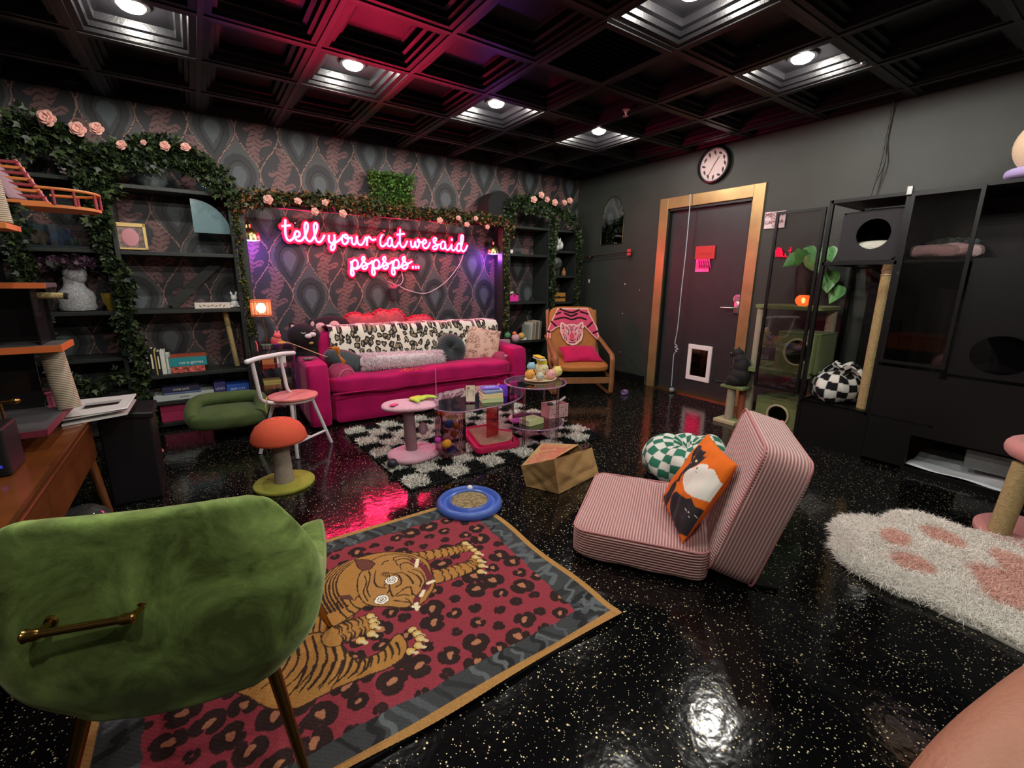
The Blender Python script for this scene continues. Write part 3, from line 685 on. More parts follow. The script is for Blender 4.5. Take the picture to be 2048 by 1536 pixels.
# ------------------------------------------------------------------ things on the left bookcase
def box_thing(name, label, cat, lo, hi, mt, group=None, bev=.002, rz=0, part='body'):
    o = G().box([(a+b)/2 for a, b in zip(lo, hi)], [b-a for a, b in zip(lo, hi)], rz=rz, bev=bev).build(name, mt)
    return tag(o, label, cat, group)
def book(label, c, d, col, pages=True, rz=0.0, rot=None, group=None, name='book', spine='x', tilt=0, stripes=None):
    """c centre, d = (thickness or width, depth, height); spine faces -y"""
    T = Matrix.Translation(Vector(c)) @ (Euler(rot).to_matrix().to_4x4() if rot else Matrix.Rotation(rz, 4, 'Z'))
    t = thing(name, label, 'book', c, group=group)
    x, y, z = d; k = min(d)*.12+.001
    cv = mat('cover_'+col, col, .5)
    if min(d) == z:     # lying: cover top/bottom, spine toward -y
        G(T).box((0, 0, z/2-k/2), (x, y, k), bev=.001).box((0, 0, -z/2+k/2), (x, y, k), bev=.001).box((0, -y/2+k/2, 0), (x, k, z-k), bev=.001).build('cover', cv, t)
        G(T).box((0, k*.6, 0), (x-.006, y-k-.004, z-2*k)).build('pages', mat('paper', 'd8d2c0', .8), t)
    else:
        G(T).box((x/2-k/2, 0, 0), (k, y, z), bev=.001).box((-x/2+k/2, 0, 0), (k, y, z), bev=.001).box((0, -y/2+k/2, 0), (x-k, k, z), bev=.001).build('cover', cv, t)
        G(T).box((0, k*.6, 0), (x-2*k, y-k-.004, z-.006)).build('pages', mat('paper', 'd8d2c0', .8), t)
    if stripes:
        s = G(T)
        for (u0, u1, v0, v1) in stripes:
            if min(d) == z: s.b2((-x/2+u0*x, -y/2-.0009, -z/2+v0*z), (-x/2+u1*x, -y/2-.0001, -z/2+v1*z))
            else: s.b2((-x/2+u0*x, -y/2-.0009, -z/2+v0*z), (-x/2+u1*x, -y/2-.0001, -z/2+v1*z))
        s.build('spine_print', mat('print_light', 'e6dcc0', .6), t)
    return t
# upright books, shelf z .46
xs = -.395
for (w_, h_, col, lb) in ((.022, .185, '15171a', 'tall black book leaning at the ivy side'), (.028, .215, '1b1c20', 'thick black hardback beside the thin yellow book'), (.010, .205, 'b09a50', 'thin yellow-spined upright book'), (.022, .19, '202226', 'black upright book between yellow and white spines'),
                      (.030, .195, 'd6d8d4', 'wide white upright book on the left bookcase'), (.026, .165, 'a8bcb8', 'shorter pale grey-green upright book')):
    book(lb+', left bookcase', (xs+w_/2, 4.68, .462+h_/2), (w_, .15, h_), col, group='upright books on the left bookcase', stripes=[(.3, .7, .25, .8)] if w_ > .015 else None); xs += w_+.003
bx = mat('puzzle_floral', 'b85a50', .5, var=.9, vscale=60)
box_thing('puzzle_box', 'floral patterned game box under the teal box', 'box', (-.245, 4.60, .463), (-.01, 4.78, .515), bx)
t = thing('puzzle_box', 'teal game box lying on a floral box beside upright books', 'box', (-.12, 4.69, .517))
G().b2((-.25, 4.60, .517), (.01, 4.78, .60), .002).build('lid', mat('teal_card', '2a8a90', .5), t)
G().b2((-.25, 4.5987, .594), (.01, 4.7815, .6008), .0005).build('rust_edge', mat('rust_card', 'a0482e', .5), t)
text('lettering', 'cat-a-gories', .036, rot3((1, 0, 0), (0, 0, 1), (0, -1, 0), (-.10, 4.5988, .548)), mat('print_white', 'dfe8e4', .6), t)
# boxes on shelf z .235
def gamebox(lb, lo, hi, col, txt=None, tcol='e8e0c8', ts=.03, name='game_box'):
    t = thing(name, lb, 'box', ((lo[0]+hi[0])/2, (lo[1]+hi[1])/2, lo[2]))
    G().b2(lo, hi, .002).build('carton', mat('carton_'+col, col, .5), t)
    if txt: text('lettering', txt, ts, rot3((1, 0, 0), (0, 0, 1), (0, -1, 0), ((lo[0]+hi[0])/2, lo[1]-.001, (lo[2]+hi[2])/2)), mat('print_'+tcol, tcol, .6), t)
    return t
gamebox('large pale grey game box at the bottom of the lower shelf stack', (-.39, 4.60, .237), (.03, 4.80, .285), 'b4bab8', 'RONDE', '5a5a50', .018)
gamebox('thin blue-grey box in the middle of the lower shelf stack', (-.32, 4.60, .287), (-.06, 4.79, .303), '5a6a8c')
gamebox('dark navy game box with yellow square, top of the shelf stack', (-.325, 4.60, .305), (-.07, 4.76, .345), '2c2a44', 'CODE CATS', 'e0dcc8', .020)
gamebox('small purple card box standing beside the blue box', (.035, 4.62, .237), (.12, 4.78, .345), '3a3568', 'UNO', 'c8c0e0', .03)
t = gamebox('long bright blue game box on the lower shelf, right end', (.125, 4.61, .237), (.298, 4.80, .315), '2f5cb8', 'SKIP-CAT', 'dce8ff', .028)
# floor-level crate behind the pet bed
gamebox('magenta storage box on the bottom shelf behind the green pet bed', (-.36, 4.62, .052), (-.02, 4.82, .205), 'a02a50')
# framed print of a floral oval
t = thing('picture_frame', 'gold framed print with a pink oval, leaning on the upper shelf', 'picture', (-.38, 4.68, 1.437))
c = at(263, 473, y=4.66); T = Matrix.Translation(c) @ Euler((-.12, 0, .05)).to_matrix().to_4x4()
fr = G(T); w_, h_ = .185, .20
for (lo, hi) in (((-w_/2, -.012, h_/2-.03), (w_/2, .01, h_/2)), ((-w_/2, -.012, -h_/2), (w_/2, .01, -h_/2+.014)), ((-w_/2, -.012, -h_/2), (-w_/2+.016, .01, h_/2)), ((w_/2-.02, -.012, -h_/2), (w_/2, .01, h_/2))): fr.b2(lo, hi, .002)
fr.build('frame', mat('gold_frame', 'b0925a', .4, .3), t)
G(T).b2((-w_/2+.01, -.004, -h_/2+.01), (w_/2-.01, .0, h_/2-.02)).build('print', mat('print_dark_floral', '6a5650', .5, var=.8, vscale=35), t)
G(T).ell((-.008, -.006, -.008), (.052, .003, .068), n=24).build('pink_oval', mat('oval_pink', 'b87880', .5), t, True)
# glass bell and vases on top shelf
glass = clearmat('pale_glass', 'c8dcdc', .04, .22, .12)
def tank(x0, z0, lb):
    t = thing('fish_bowl', lb, 'bowl', (x0, 4.72, z0)); G().lathe([(0, 0), (.06, 0), (.095, .045), (.09, .10), (.06, .135), (.063, .14)], (x0, 4.70, z0), 28).build('glass', glass, t, True); return t
tank(.20, 1.918, 'round clear glass bowl on top of the left bookcase at its right end'); tank(-.17, 1.918, 'round clear glass bowl in the middle of the left bookcase top')
# quarter-round clear wall bubble (cat lookout dome)
t = thing('acrylic_dome', 'pale clear acrylic quarter dome hung under the bookcase top', 'dome', (.17, 4.62, 1.60))
M = rot3((1, 0, 0), (0, 0, 1), (0, -1, 0), (.05, 4.66, 1.60))
pr = [(0, 0), (0, .26)]+[(.0+.26*math.cos(a)*1.0, .26*math.sin(a)) for a in np.linspace(PI/2, .08, 14)]+[(.26, 0)]
G().prism(pr, 0, .012, M).build('sheet', clearmat('frosty_acrylic', '8fb0b6', .12, .1, .45), t)
# white flower box + white bunny on middle shelf (z .985)
t = thing('planter_box', 'low white box painted with gold leaves on the middle shelf', 'box', (.12, 4.66, .987))
G().b2((-.02, 4.62, .987), (.235, 4.70, 1.035), .002).build('tray', mat('tray_white', 'cfc8c4', .5), t)
g = G()
for i in range(7): g.ell((.02+i*.028, 4.619, 1.008+.006*(i % 2)), (.013, .001, .005), rot=(0, .8-.3*i, 0), n=8)
g.build('leaf_print', mat('gold_leaf_print', '9a7a40', .4), t)
bw = mat('porcelain_white', 'd4d6d4', .25)
t = thing('rabbit_figurine', 'white porcelain rabbit figurine on the middle shelf beside the ivy post', 'figurine', (.275, 4.66, .987))
G().ell((.27, 4.66, 1.02), (.033, .028, .034)).ell((.27, 4.65, 1.072), (.026, .024, .026)).ell((.253, 4.65, 1.105), (.009, .006, .022), rot=(0, -.25, 0)).ell((.287, 4.65, 1.105), (.009, .006, .022), rot=(0, .25, 0)).ell((.245, 4.64, 1.0), (.015, .02, .012)).ell((.298, 4.64, 1.0), (.015, .02, .012)).build('body', bw, t, True)
# sisal rod standing on shelf z .46
sis = mat('sisal_tan', 'a89466', .85, bump=.6, bscale=180, var=.15, vscale=60)
t = thing('scratching_post', 'slim sisal scratching post on the left bookcase beside the lamp', 'scratching post', (.22, 4.70, .46))
g = G(); g.cyl((.235, 4.70, .46), (.19, 4.70, .957), .021, n=20)
g.build('sisal', sis, t, True); G().lathe([(0, .0), (.035, 0), (.035, .008), (0, .008)], (.236, 4.70, .4605), 20).build('base_cap', felt, t)
# left tower: glazed bust planter, aquarium, gold cup, zebra figurine
t = thing('bust_vase', 'grey glazed bust vase with purple flowers on the far left tower', 'vase', (-.72, 4.68, .985))
bx_, by_ = -.74, 4.69
bustm = mat('crackled_glaze', '9a9a9c', .35, var=.3, vscale=70, bump=.6, bscale=120)
G().lathe([(0, 0), (.10, .005), (.112, .03), (.104, .06), (.112, .10), (.100, .14), (.070, .17), (.058, .20), (.058, .25), (0, .25)], (bx_, by_, .987), 28, sy=.65).ell((bx_+.015, by_, 1.265), (.070, .058, .078)).ell((bx_+.035, by_, 1.235), (.045, .045, .05)).ell((bx_+.062, by_-.01, 1.262), (.018, .014, .014)).ell((bx_+.058, by_-.01, 1.23), (.013, .015, .01)).ell((bx_+.05, by_-.01, 1.213), (.02, .02, .014)).ell((bx_+.048, by_-.02, 1.29), (.016, .015, .01)).build('bust', bustm, t, True)
n = 520; bs = np.stack([bx_-.01+RNG.normal(0, .075, n), by_-.03+RNG.normal(0, .03, n), 1.315+np.abs(RNG.normal(0, .03, n))], 1)
leaves('flower_cluster', bs, np.stack([RNG.normal(0, 1, n), -np.ones(n)*.5, RNG.normal(.5, .5, n)], 1), .045, leafm, t, ['4a3548', '5a3a50', '3a3a34'])
t = thing('gold_cup', 'yellow-gold votive cup beside the bust vase', 'cup', (-.55, 4.66, .987))
G().lathe([(0, 0), (.022, 0), (.024, .03), (.04, .07), (.045, .13), (.042, .13), (.034, .07), (0, .05)], (-.555, 4.66, .987), 24).build('cup', mat('gold_cup', '9a8434', .35, .5), t, True)
t = thing('fish_tank', 'low fish tank scene box with blue and orange corals, far left tower', 'tank', (-.80, 4.66, 1.442))
G().b2((-.93, 4.60, 1.442), (-.60, 4.74, 1.455)).b2((-.93, 4.73, 1.455), (-.60, 4.74, 1.60)).build('base', mat('tank_dark', '16242c', .4), t)
G().b2((-.93, 4.602, 1.455), (-.60, 4.606, 1.60)).build('glass', clearmat('tank_glass', 'd8e8ec', .04, .12), t)
g = G()
for i in range(5): g.ell((-.90+i*.018, 4.65, 1.49+.02*(i % 3)), (.016, .02, .035+.01*(i % 2)), n=10)
g.build('orange_coral', mat('coral_orange', 'a85a38', .6), t, True)
g = G()
for i in range(6): g.ell((-.82+i*.022, 4.66, 1.50+.015*(i % 3)), (.02, .02, .03+.015*(i % 2)), n=10)
g.build('blue_coral', mat('coral_blue', '2c4c80', .6), t, True)
g = G()
for i in range(5): g.ell((-.70+i*.022, 4.66, 1.49+.015*(i % 2)), (.015, .02, .03), n=10)
g.build('green_coral', mat('coral_green', '5a6a54', .6), t, True)
# black-white striped figurine on the tower top
t = thing('zebra_figurine', 'black and white striped upright figurine on the far left tower', 'figurine', (-.68, 4.66, 1.93))
zp = [(-.66, 4.64, 1.935), (-.68, 4.64, 2.0), (-.70, 4.64, 2.05), (-.72, 4.64, 2.10)]
G().tube(spline(zp, 5), [.035-.0012*i for i in range(16)], 12).ell((-.735, 4.63, 2.11), (.035, .018, .018)).build('body', mat('zebra_black', '161616', .4), t, True)
g = G()
for i in range(6): g.box((-.655-.011*i, 4.602+.003*i, 1.95+.026*i), (.055-.005*i, .006, .012), rot=(0, .15, 0))
g.build('white_stripe', mat('zebra_white', 'c8b8b4', .4), t)
# ------------------------------------------------------------------ right bookcase things
t = thing('small_box', 'small white cube on the right bookcase upper shelf', 'box', (3.16, 4.63, 1.557)); G().b2((3.13, 4.60, 1.557), (3.18, 4.65, 1.60), .006).build('cube', white, t)
t = thing('storage_basket', 'hot pink square basket with a white figurine on the right bookcase', 'basket', (3.19, 4.66, .987))
g = G(); x0, x1, y0, y1, z0, z1 = 3.13, 3.27, 4.60, 4.74, .987, 1.08
for (lo, hi) in (((x0, y0, z0), (x1, y0+.005, z1-.03)), ((x0, y0, z1-.03), (x0+.045, y0+.005, z1)), ((x1-.045, y0, z1-.03), (x1, y0+.005, z1)), ((x0, y0, z1-.012), (x1, y0+.005, z1)), ((x0, y1-.005, z0), (x1, y1, z1)), ((x0, y0, z0), (x0+.005, y1, z1)), ((x1-.005, y0, z0), (x1, y1, z1)), ((x0, y0, z0), (x1, y1, z0+.005))): g.b2(lo, hi)
g.build('basket_wall', mat('pink_plastic', 'e83ca0', .4), t)
t = thing('bird_figurine', 'small cream figurine peeking out of the pink basket', 'figurine', (3.19, 4.66, 1.0)); G().ell((3.19, 4.67, 1.04), (.04, .03, .045)).ell((3.17, 4.65, 1.09), (.025, .02, .018)).ell((3.205, 4.65, 1.095), (.022, .02, .018)).build('body', mat('cream_plush', 'd8d0b8', .7), t, True)
t = thing('angel_figurine', 'white curled cat figurine in the upper corner cubby', 'figurine', (3.93, 4.68, 1.622))
G().ell((3.90, 4.66, 1.665), (.055, .04, .045)).ell((3.93, 4.65, 1.73), (.036, .032, .034)).ell((3.975, 4.66, 1.69), (.03, .03, .05)).ell((3.915, 4.65, 1.765), (.01, .008, .016)).ell((3.95, 4.65, 1.765), (.01, .008, .016)).build('body', bw, t, True)
t = thing('globe', 'dark tilted table globe with pale land in the corner cubby', 'globe', (3.93, 4.70, 1.312))
G().ell((3.93, 4.70, 1.465), .082, n=28).build('sphere', mat('globe_print', '5a5f58', .4, var=.9, vscale=9), t, True)
G().tube([(3.93+.094*math.cos(a), 4.70, 1.465+.094*math.sin(a)) for a in np.linspace(-2.2, 1.1, 20)], .004, 6).cyl((3.92, 4.70, 1.33), (3.92, 4.70, 1.375), .008).lathe([(0, 0), (.05, 0), (.045, .008), (.012, .016), (0, .018)], (3.92, 4.70, 1.312), 24).build('stand', mat('brass', 'b09858', .3, 1), t, True)
t = thing('bottle', 'brown and amber round bottle beside the globe stand', 'bottle', (4.02, 4.66, 1.312)); G().lathe([(0, 0), (.028, 0), (.032, .04), (.02, .07), (.01, .08), (.01, .1), (0, .1)], (4.02, 4.64, 1.312), 18).build('body', mat('amber', '8a5a3a', .2), t, True)
t = thing('photo_card', 'pale photo card leaning behind the tan box in the corner tower', 'card', (3.86, 4.74, .98)); G().box((3.86, 4.74, 1.085), (.11, .006, .2), rot=(-.12, 0, .1)).build('card', mat('photo_grey', '8a9490', .5, var=.7, vscale=25), t)
t = thing('wooden_box', 'tan box with a leather strap in the corner tower cubby', 'box', (3.90, 4.66, .977))
G().b2((3.80, 4.60, .977), (4.03, 4.78, 1.03), .004).b2((3.80, 4.60, 1.034), (4.03, 4.78, 1.09), .004).build('body', mat('tan_card', 'b07a34', .6), t)
G().b2((3.80, 4.597, 1.022), (4.03, 4.60, 1.042)).b2((3.89, 4.594, 1.02), (3.93, 4.598, 1.05)).build('strap', mat('dark_strap', '2a1c10', .6), t)
xs = 3.40
for i, (w_, h_, col, lb) in enumerate(((.030, .19, '9a9c94', 'pale grey'), (.022, .22, 'c8c4b8', 'off-white'), (.03, .21, '8a8474', 'taupe'), (.018, .235, 'b4a488', 'sand'), (.03, .225, '6c655a', 'brown-grey'), (.022, .24, 'aca698', 'light stone'), (.026, .23, '7e6c5c', 'cocoa'))):
    book(f'{lb} upright book leaning on the right bookcase lower shelf', (xs+w_/2+.03, 4.67, .502+h_/2), (w_, .16, h_), col, rot=(0, .06, 0), group='leaning books on the right bookcase'); xs += w_+.004
book('small white book lying at the foot of the leaning books', (3.37, 4.65, .52), (.07, .10, .03), 'c8ccc8', group='leaning books on the right bookcase')
# ================================================================== SEATING AND THE MIDDLE OF THE ROOM
def ray(px, py):
    d = _f*F_PX+R_*(px-1024)-U_*(py-768); return d/np.linalg.norm(d)
CAM = np.array([0, 0, H])
class Plane:
    """a flat sheet's own frame: pixel <-> (u, v) metres on it"""
    def __init__(s, P0, U, V): s.P0 = np.array(P0, float); s.U = np.array(U, float); s.V = np.array(V, float); s.N = np.cross(s.U, s.V); s.N /= np.linalg.norm(s.N)
    def uv(s, px, py):
        d = ray(px, py); t = s.N @ (s.P0-CAM)/(s.N @ d); q = CAM+d*t-s.P0
        A = np.stack([s.U, s.V], 1); return tuple(np.linalg.lstsq(A, q, rcond=None)[0])
    def pt(s, u, v, h=0): return s.P0+s.U*u+s.V*v+s.N*h
def sheet(name, pl, cv, mt, parent, inside=None, n=(100, 100), bow=None, ext=None, thick=.004):
    u0, v0, u1, v1 = ext; U, V = np.meshgrid(np.linspace(u0, u1, n[0]+1), np.linspace(v0, v1, n[1]+1)); U = U.ravel(); V = V.ravel()
    h = bow(U, V) if bow is not None else 0*U
    co = pl.P0[None]+U[:, None]*pl.U+V[:, None]*pl.V+h[:, None]*pl.N
    i = (np.arange(n[1])[:, None]*(n[0]+1)+np.arange(n[0])[None]).ravel(); fa = np.stack([i, i+1, i+n[0]+2, i+n[0]+1], 1)
    if inside is not None: fa = fa[inside[np.clip(((V[fa[:, 0]]+V[fa[:, 2]])/2-cv.y0)//cv.res, 0, cv.h-1).astype(int), np.clip(((U[fa[:, 0]]+U[fa[:, 2]])/2-cv.x0)//cv.res, 0, cv.w-1).astype(int)]]
    used, inv = np.unique(fa, return_inverse=True); fa = inv.reshape(fa.shape); co = co[used]
    o = npmesh(name, co, fa, mt, parent, True, cv.get(U[used], V[used]))
    md = o.modifiers.new('t', 'SOLIDIFY'); md.thickness = thick; md.offset = 0
    return o
cloth_vc = mat('printed_cloth', rough=.8, vc=True, spec=.15, sheen=.1)
velvet = lambda n, c, s=.6: mat(n, c, .75, var=.18, vscale=6, sheen=s, spec=.2, bump=.15, bscale=300)
mag = velvet('magenta_velvet', 'aa0e56', .30)
# ---- sofa
S0 = Vector((.665, 3.875, 0)); SRZ = -.025
TS = Matrix.Translation(S0) @ Matrix.Rotation(SRZ, 4, 'Z')
sofa = thing('sofa', 'long magenta velvet sofa with tall square arms under the neon sign', 'sofa', S0, SRZ)
W_, DP = 2.17, .76
for u in (.085, W_-.085): G(TS).puff((u, DP/2, .285), (.172, DP, .55), e=14, n=7).build('arm', mag, sofa, True)
G(TS).puff((W_/2, DP/2-.0, .15), (W_-.34, DP-.06, .27), e=16, n=6).build('base', mag, sofa, True)
G(TS).puff((W_/2, DP-.09, .42), (W_-.34, .17, .70), e=9, n=7).build('back', mag, sofa, True)
g = G(TS); g.puff((W_/2, .27, .355), (W_-.345, .60, .165), e=7, n=16)
for v in g.b.verts:
    l = TS.inverted() @ v.co; v.co.z += .010*math.sin(l.x*5.3+1)*math.cos(l.y*7)+.006*math.sin(l.x*17+l.y*9)
g.build('seat_cushion', mag, sofa, True)
G(TS).tube([(.18, -.024, .30), (W_-.18, -.024, .30)], .006, 6).build('piping', mag, sofa, True)
g = G(TS); g.puff((W_/2, .50, .60), (W_-.36, .17, .36), e=6, n=10, rot=(-.14, 0, 0)); g.build('back_cushion', mag, sofa, True)
for u in (.08, W_-.08):
    for v in (.06, DP-.06): G(TS).cyl((u, v, 0), (u, v, .03), .025).build('foot', felt, sofa)
# leopard throw over the back
M, N, L, b = nodemat('leopard_plush'); b.inputs['Roughness'].default_value = .9; b.inputs['Sheen Weight'].default_value = .3
tc = N.new('ShaderNodeTexCoord'); sx__ = N.new('ShaderNodeSeparateXYZ'); L.new(tc.outputs['Object'], sx__.inputs[0]); sb__ = N.new('ShaderNodeMath'); sb__.operation = 'SUBTRACT'; L.new(sx__.outputs[2], sb__.inputs[0]); L.new(sx__.outputs[1], sb__.inputs[1]); mp = N.new('ShaderNodeCombineXYZ'); L.new(sx__.outputs[0], mp.inputs[0]); L.new(sb__.outputs[0], mp.inputs[1])
dn = N.new('ShaderNodeTexNoise'); dn.inputs['Scale'].default_value = 26; L.new(mp.outputs[0], dn.inputs['Vector'])
ad = N.new('ShaderNodeMixRGB'); ad.blend_type = 'LINEAR_LIGHT'; ad.inputs[0].default_value = .028; L.new(mp.outputs[0], ad.inputs[1]); L.new(dn.outputs['Color'], ad.inputs[2])
vo = N.new('ShaderNodeTexVoronoi'); vo.voronoi_dimensions = '2D'; vo.inputs['Scale'].default_value = 18; L.new(ad.outputs[0], vo.inputs['Vector']); vo.inputs['Randomness'].default_value = .8
rp = N.new('ShaderNodeValToRGB'); L.new(vo.outputs['Distance'], rp.inputs[0]); e = rp.color_ramp; e.interpolation = 'CONSTANT'
e.elements[0].color = (*lin('8c7c62'), 1); e.elements[0].position = 0; e.elements[1].position = .20; e.elements[1].color = (*lin('161012'), 1)
x_ = e.elements.new(.43); x_.color = (*lin('ddd2c4'), 1)
L.new(rp.outputs[0], b.inputs['Base Color']); leo = M
def throw(u, v):
    uu = .27+u*(W_-.27-.12); s = v*1.0
    # profile in (depth, height): front hem -> up the cushion -> over the top -> down behind
    pr = np.array([(.372, .45), (.385, .52), (.40, .62), (.415, .70), (.425, .765), (.46, .805), (.52, .815), (.60, .81), (.69, .80), (.745, .79), (.765, .74), (.766, .66)])
    t = np.linspace(0, 1, len(pr)); dd = np.interp(s, t, pr[:, 0]); zz = np.interp(s, t, pr[:, 1])
    zz = zz+.007*np.sin(uu*19)*np.sin(s*9)+.010*np.sin(uu*6.1+1)*(s < .1); dd = dd-.006*np.sin(uu*23+s*5)-.012
    q = np.array(TS); X = q[0][0]*uu+q[0][1]*dd+q[0][3]; Y = q[1][0]*uu+q[1][1]*dd+q[1][3]; return X, Y, zz
t = thing('throw_blanket', 'cream leopard-print plush throw draped over the sofa back', 'blanket', (1.8, 4.4, .45))
o = gridmesh('cloth', throw, 90, 40, leo, t); md = o.modifiers.new('t', 'SOLIDIFY'); md.thickness = .012; md.offset = 1
# ---- cushions and plush on the sofa
def cushion(label, c, w_, h_, th, mt, rot, name='cushion', **k):
    t = thing(name, label, 'cushion', c); M = Matrix.Translation(Vector(c)) @ Euler(rot).to_matrix().to_4x4()
    G().pillow(M, w_, h_, th, **k).build('cover', mt, t, True, weld=True); return t, M
red = mat('coral_cushion', 'a83e48', .7, var=.35, vscale=60, sheen=.3); redr = mat('red_ruffle', 'b41a2e', .6)
for i, (px, py, w_, lb, rz) in enumerate(((725, 650, .36, 'coral-red ruffled cushion behind the sofa, nearest the black cat plush', .12), (778, 646, .36, 'tallest coral-red ruffled heart cushion in the middle of the three', .0), (838, 650, .34, 'flattened coral-red ruffled cushion, rightmost behind the leopard throw', -.06))):
    c = at(px, py, y=4.70); h_ = (.27, .32, .22)[i]; c.z -= .015
    t = thing('cushion', lb, 'cushion', (c.x, 4.70, c.z)); M = Matrix.Translation((c.x, 4.70, c.z)) @ Euler((PI/2-.15, rz, 0)).to_matrix().to_4x4()
    n = 96; rim = []
    for k in range(n):
        a = 2*PI*k/n; ca, sa = math.cos(a), math.sin(a); dip = 1-.20*math.exp(-((a-PI/2)/.28)**2)*(i != 2); q = 1/((abs(ca)**2.6+abs(sa)**2.6)**(1/2.6))*dip*(1+.035*abs(math.sin(a*4.5)))
        rim.append((ca*q*w_/2, sa*q*h_/2))
    g = G()
    for sg in (1, -1):
        R_s = [[g.b.verts.new(M @ Vector((x*f, y*f, sg*.055*math.sqrt(max(0, 1-f*f))+.0))) for x, y in rim] for f in (1, .93, .78, .55, .3)]; ce = g.b.verts.new(M @ Vector((0, 0, sg*.055)))
        for A, B2 in zip(R_s, R_s[1:]):
            for j in range(n): g.b.faces.new((A[j], A[(j+1) % n], B2[(j+1) % n], B2[j]))
        for j in range(n): g.b.faces.new((R_s[-1][j], R_s[-1][(j+1) % n], ce))
    g.build('cover', red, t, True, weld=True)
    G().tube([M @ Vector((x*(1.03+.025*math.sin(j*1.7)), y*(1.03+.025*math.sin(j*1.7)), .010*math.sin(j*1.7+1))) for j, (x, y) in enumerate(rim)], .015, 6, closed=True, flat=(1, .6)).build('ruffle', redr, t, True)
M, N, L, b = nodemat('charcoal_velvet_pleat'); b.inputs['Base Color'].default_value = (*lin('2c373a'), 1); b.inputs['Roughness'].default_value = .7; b.inputs['Sheen Weight'].default_value = .3
chv = M
# round pleated cushion
c = at(903, 697, y=4.15); t = thing('round_cushion', 'round dark green-grey pleated velvet cushion with a centre button', 'cushion', (c.x, 4.15, c.z))
R0 = .155; Mx = Matrix.Translation((c.x, 4.15, c.z)) @ Euler((PI/2-.35, 0, .05)).to_matrix().to_4x4()
g = G(); nn_ = 108; prof = [(0, .018), (.02, .03), (.06, .05), (.11, .052), (.145, .035), (.158, .0), (.145, -.035), (.1, -.05), (0, -.045)]
g.lathe(prof, n=nn_, M=Mx)
for v in g.b.verts:
    l = Mx.inverted() @ v.co; a = math.atan2(l.y, l.x); r = math.hypot(l.x, l.y); l.z += .008*math.cos(a*36)*min(1, r/.04)*(1 if l.z > 0 else -1)*min(1, max(0, (R0+.01-r)/.03)); v.co = Mx @ l
g.build('cover', chv, t, True); G().ell(Mx @ Vector((0, 0, .026)), .014, n=12).build('button', chv, t, True)
# leaf-print square cushion
leafc = Canvas(-.25, -.25, .25, .25, .0025, 'cca898')
for k in range(80):
    x0, y0, a = random.uniform(-.22, .22), random.uniform(-.22, .22), random.uniform(0, PI); l_ = random.uniform(.04, .08)
    P = spline([(x0, y0), (x0+l_*.5*math.cos(a)+.02, y0+l_*.5*math.sin(a)), (x0+l_*math.cos(a), y0+l_*math.sin(a))], 5); leafc.line(P, .0045, '7c5048')
    Q = spline([(x0, y0), (x0+l_*.5*math.cos(a+.5), y0+l_*.5*math.sin(a+.5)), (x0+l_*math.cos(a), y0+l_*math.sin(a)), (x0+l_*.5*math.cos(a-.5), y0+l_*.5*math.sin(a-.5)), (x0, y0)], 5); leafc.line(Q, .0042, '8c6054')
def printed_pillow(name, label, M, w_, h_, th, cv, mt, n=70, pinch=.06, back=None):
    t = thing(name, label, 'cushion', tuple(M.translation))
    for sg, nm in ((1, 'front_cover'), (-1, 'back_cover')):
        def fn(u, v):
            a, b_ = u*2-1, v*2-1; q = np.maximum(0, (1-a*a)*(1-b_*b_))**.42
            x = a*w_/2*(1-pinch*(1-b_*b_)*np.abs(a)); y = b_*h_/2*(1-pinch*(1-a*a)*np.abs(b_)); z = sg*(q*th/2+.004*np.sin(a*7+b_*4)*q)
            A = np.array(M); return tuple(A[i][0]*x+A[i][1]*y+A[i][2]*z+A[i][3] for i in range(3))
        gridmesh(nm, fn, n, n, mt, t, colfn=lambda u, v: cv.get((u-.5)*w_, (v-.5)*h_))
    return t
c = at(967, 690, y=4.14)
printed_pillow('leaf_cushion', 'pale pink square cushion with line-drawn leaves propped on the right arm', Matrix.Translation((c.x, 4.16, c.z)) @ Euler((PI/2-.35, .22, -.25)).to_matrix().to_4x4(), .40, .38, .12, leafc, cloth_vc)
dust = velvet('dusty_pink', '9c3a5a', .4)
c = at(1003, 718, y=4.02); t = thing('round_cushion', 'small dusty pink round pillow with a white tag by the right arm', 'cushion', (c.x, 4.02, c.z))
G().ell((c.x-.02, 4.02, c.z), (.10, .08, .085), rot=(0, .2, 0)).build('cover', dust, t, True)
G().box((c.x, 3.935, c.z+.05), (.035, .002, .02), rot=(.3, .2, 0)).build('label_tag', white, t)
c = at(683, 752, y=3.99); t = thing('bolster_cushion', 'dusty rose round pillow with seam and tag at the left arm', 'cushion', (c.x, 4.0, c.z))
Mx = Matrix.Translation((c.x, 4.02, c.z)) @ Euler((0, .25, 0)).to_matrix().to_4x4()
g = G(); g.lathe([(0, -.10), (.07, -.095), (.105, -.05), (.112, 0), (.105, .05), (.07, .095), (0, .10)], n=36, M=Mx @ Euler((PI/2, 0, .3)).to_matrix().to_4x4()); g.build('cover', dust, t, True)
G().torus(Mx @ Vector((.03, -.095, 0)), .075, .004, rot=(PI/2, 0, .3), n=30, k=5).build('seam_piping', mat('pale_piping', 'c87a90', .6), t, True)
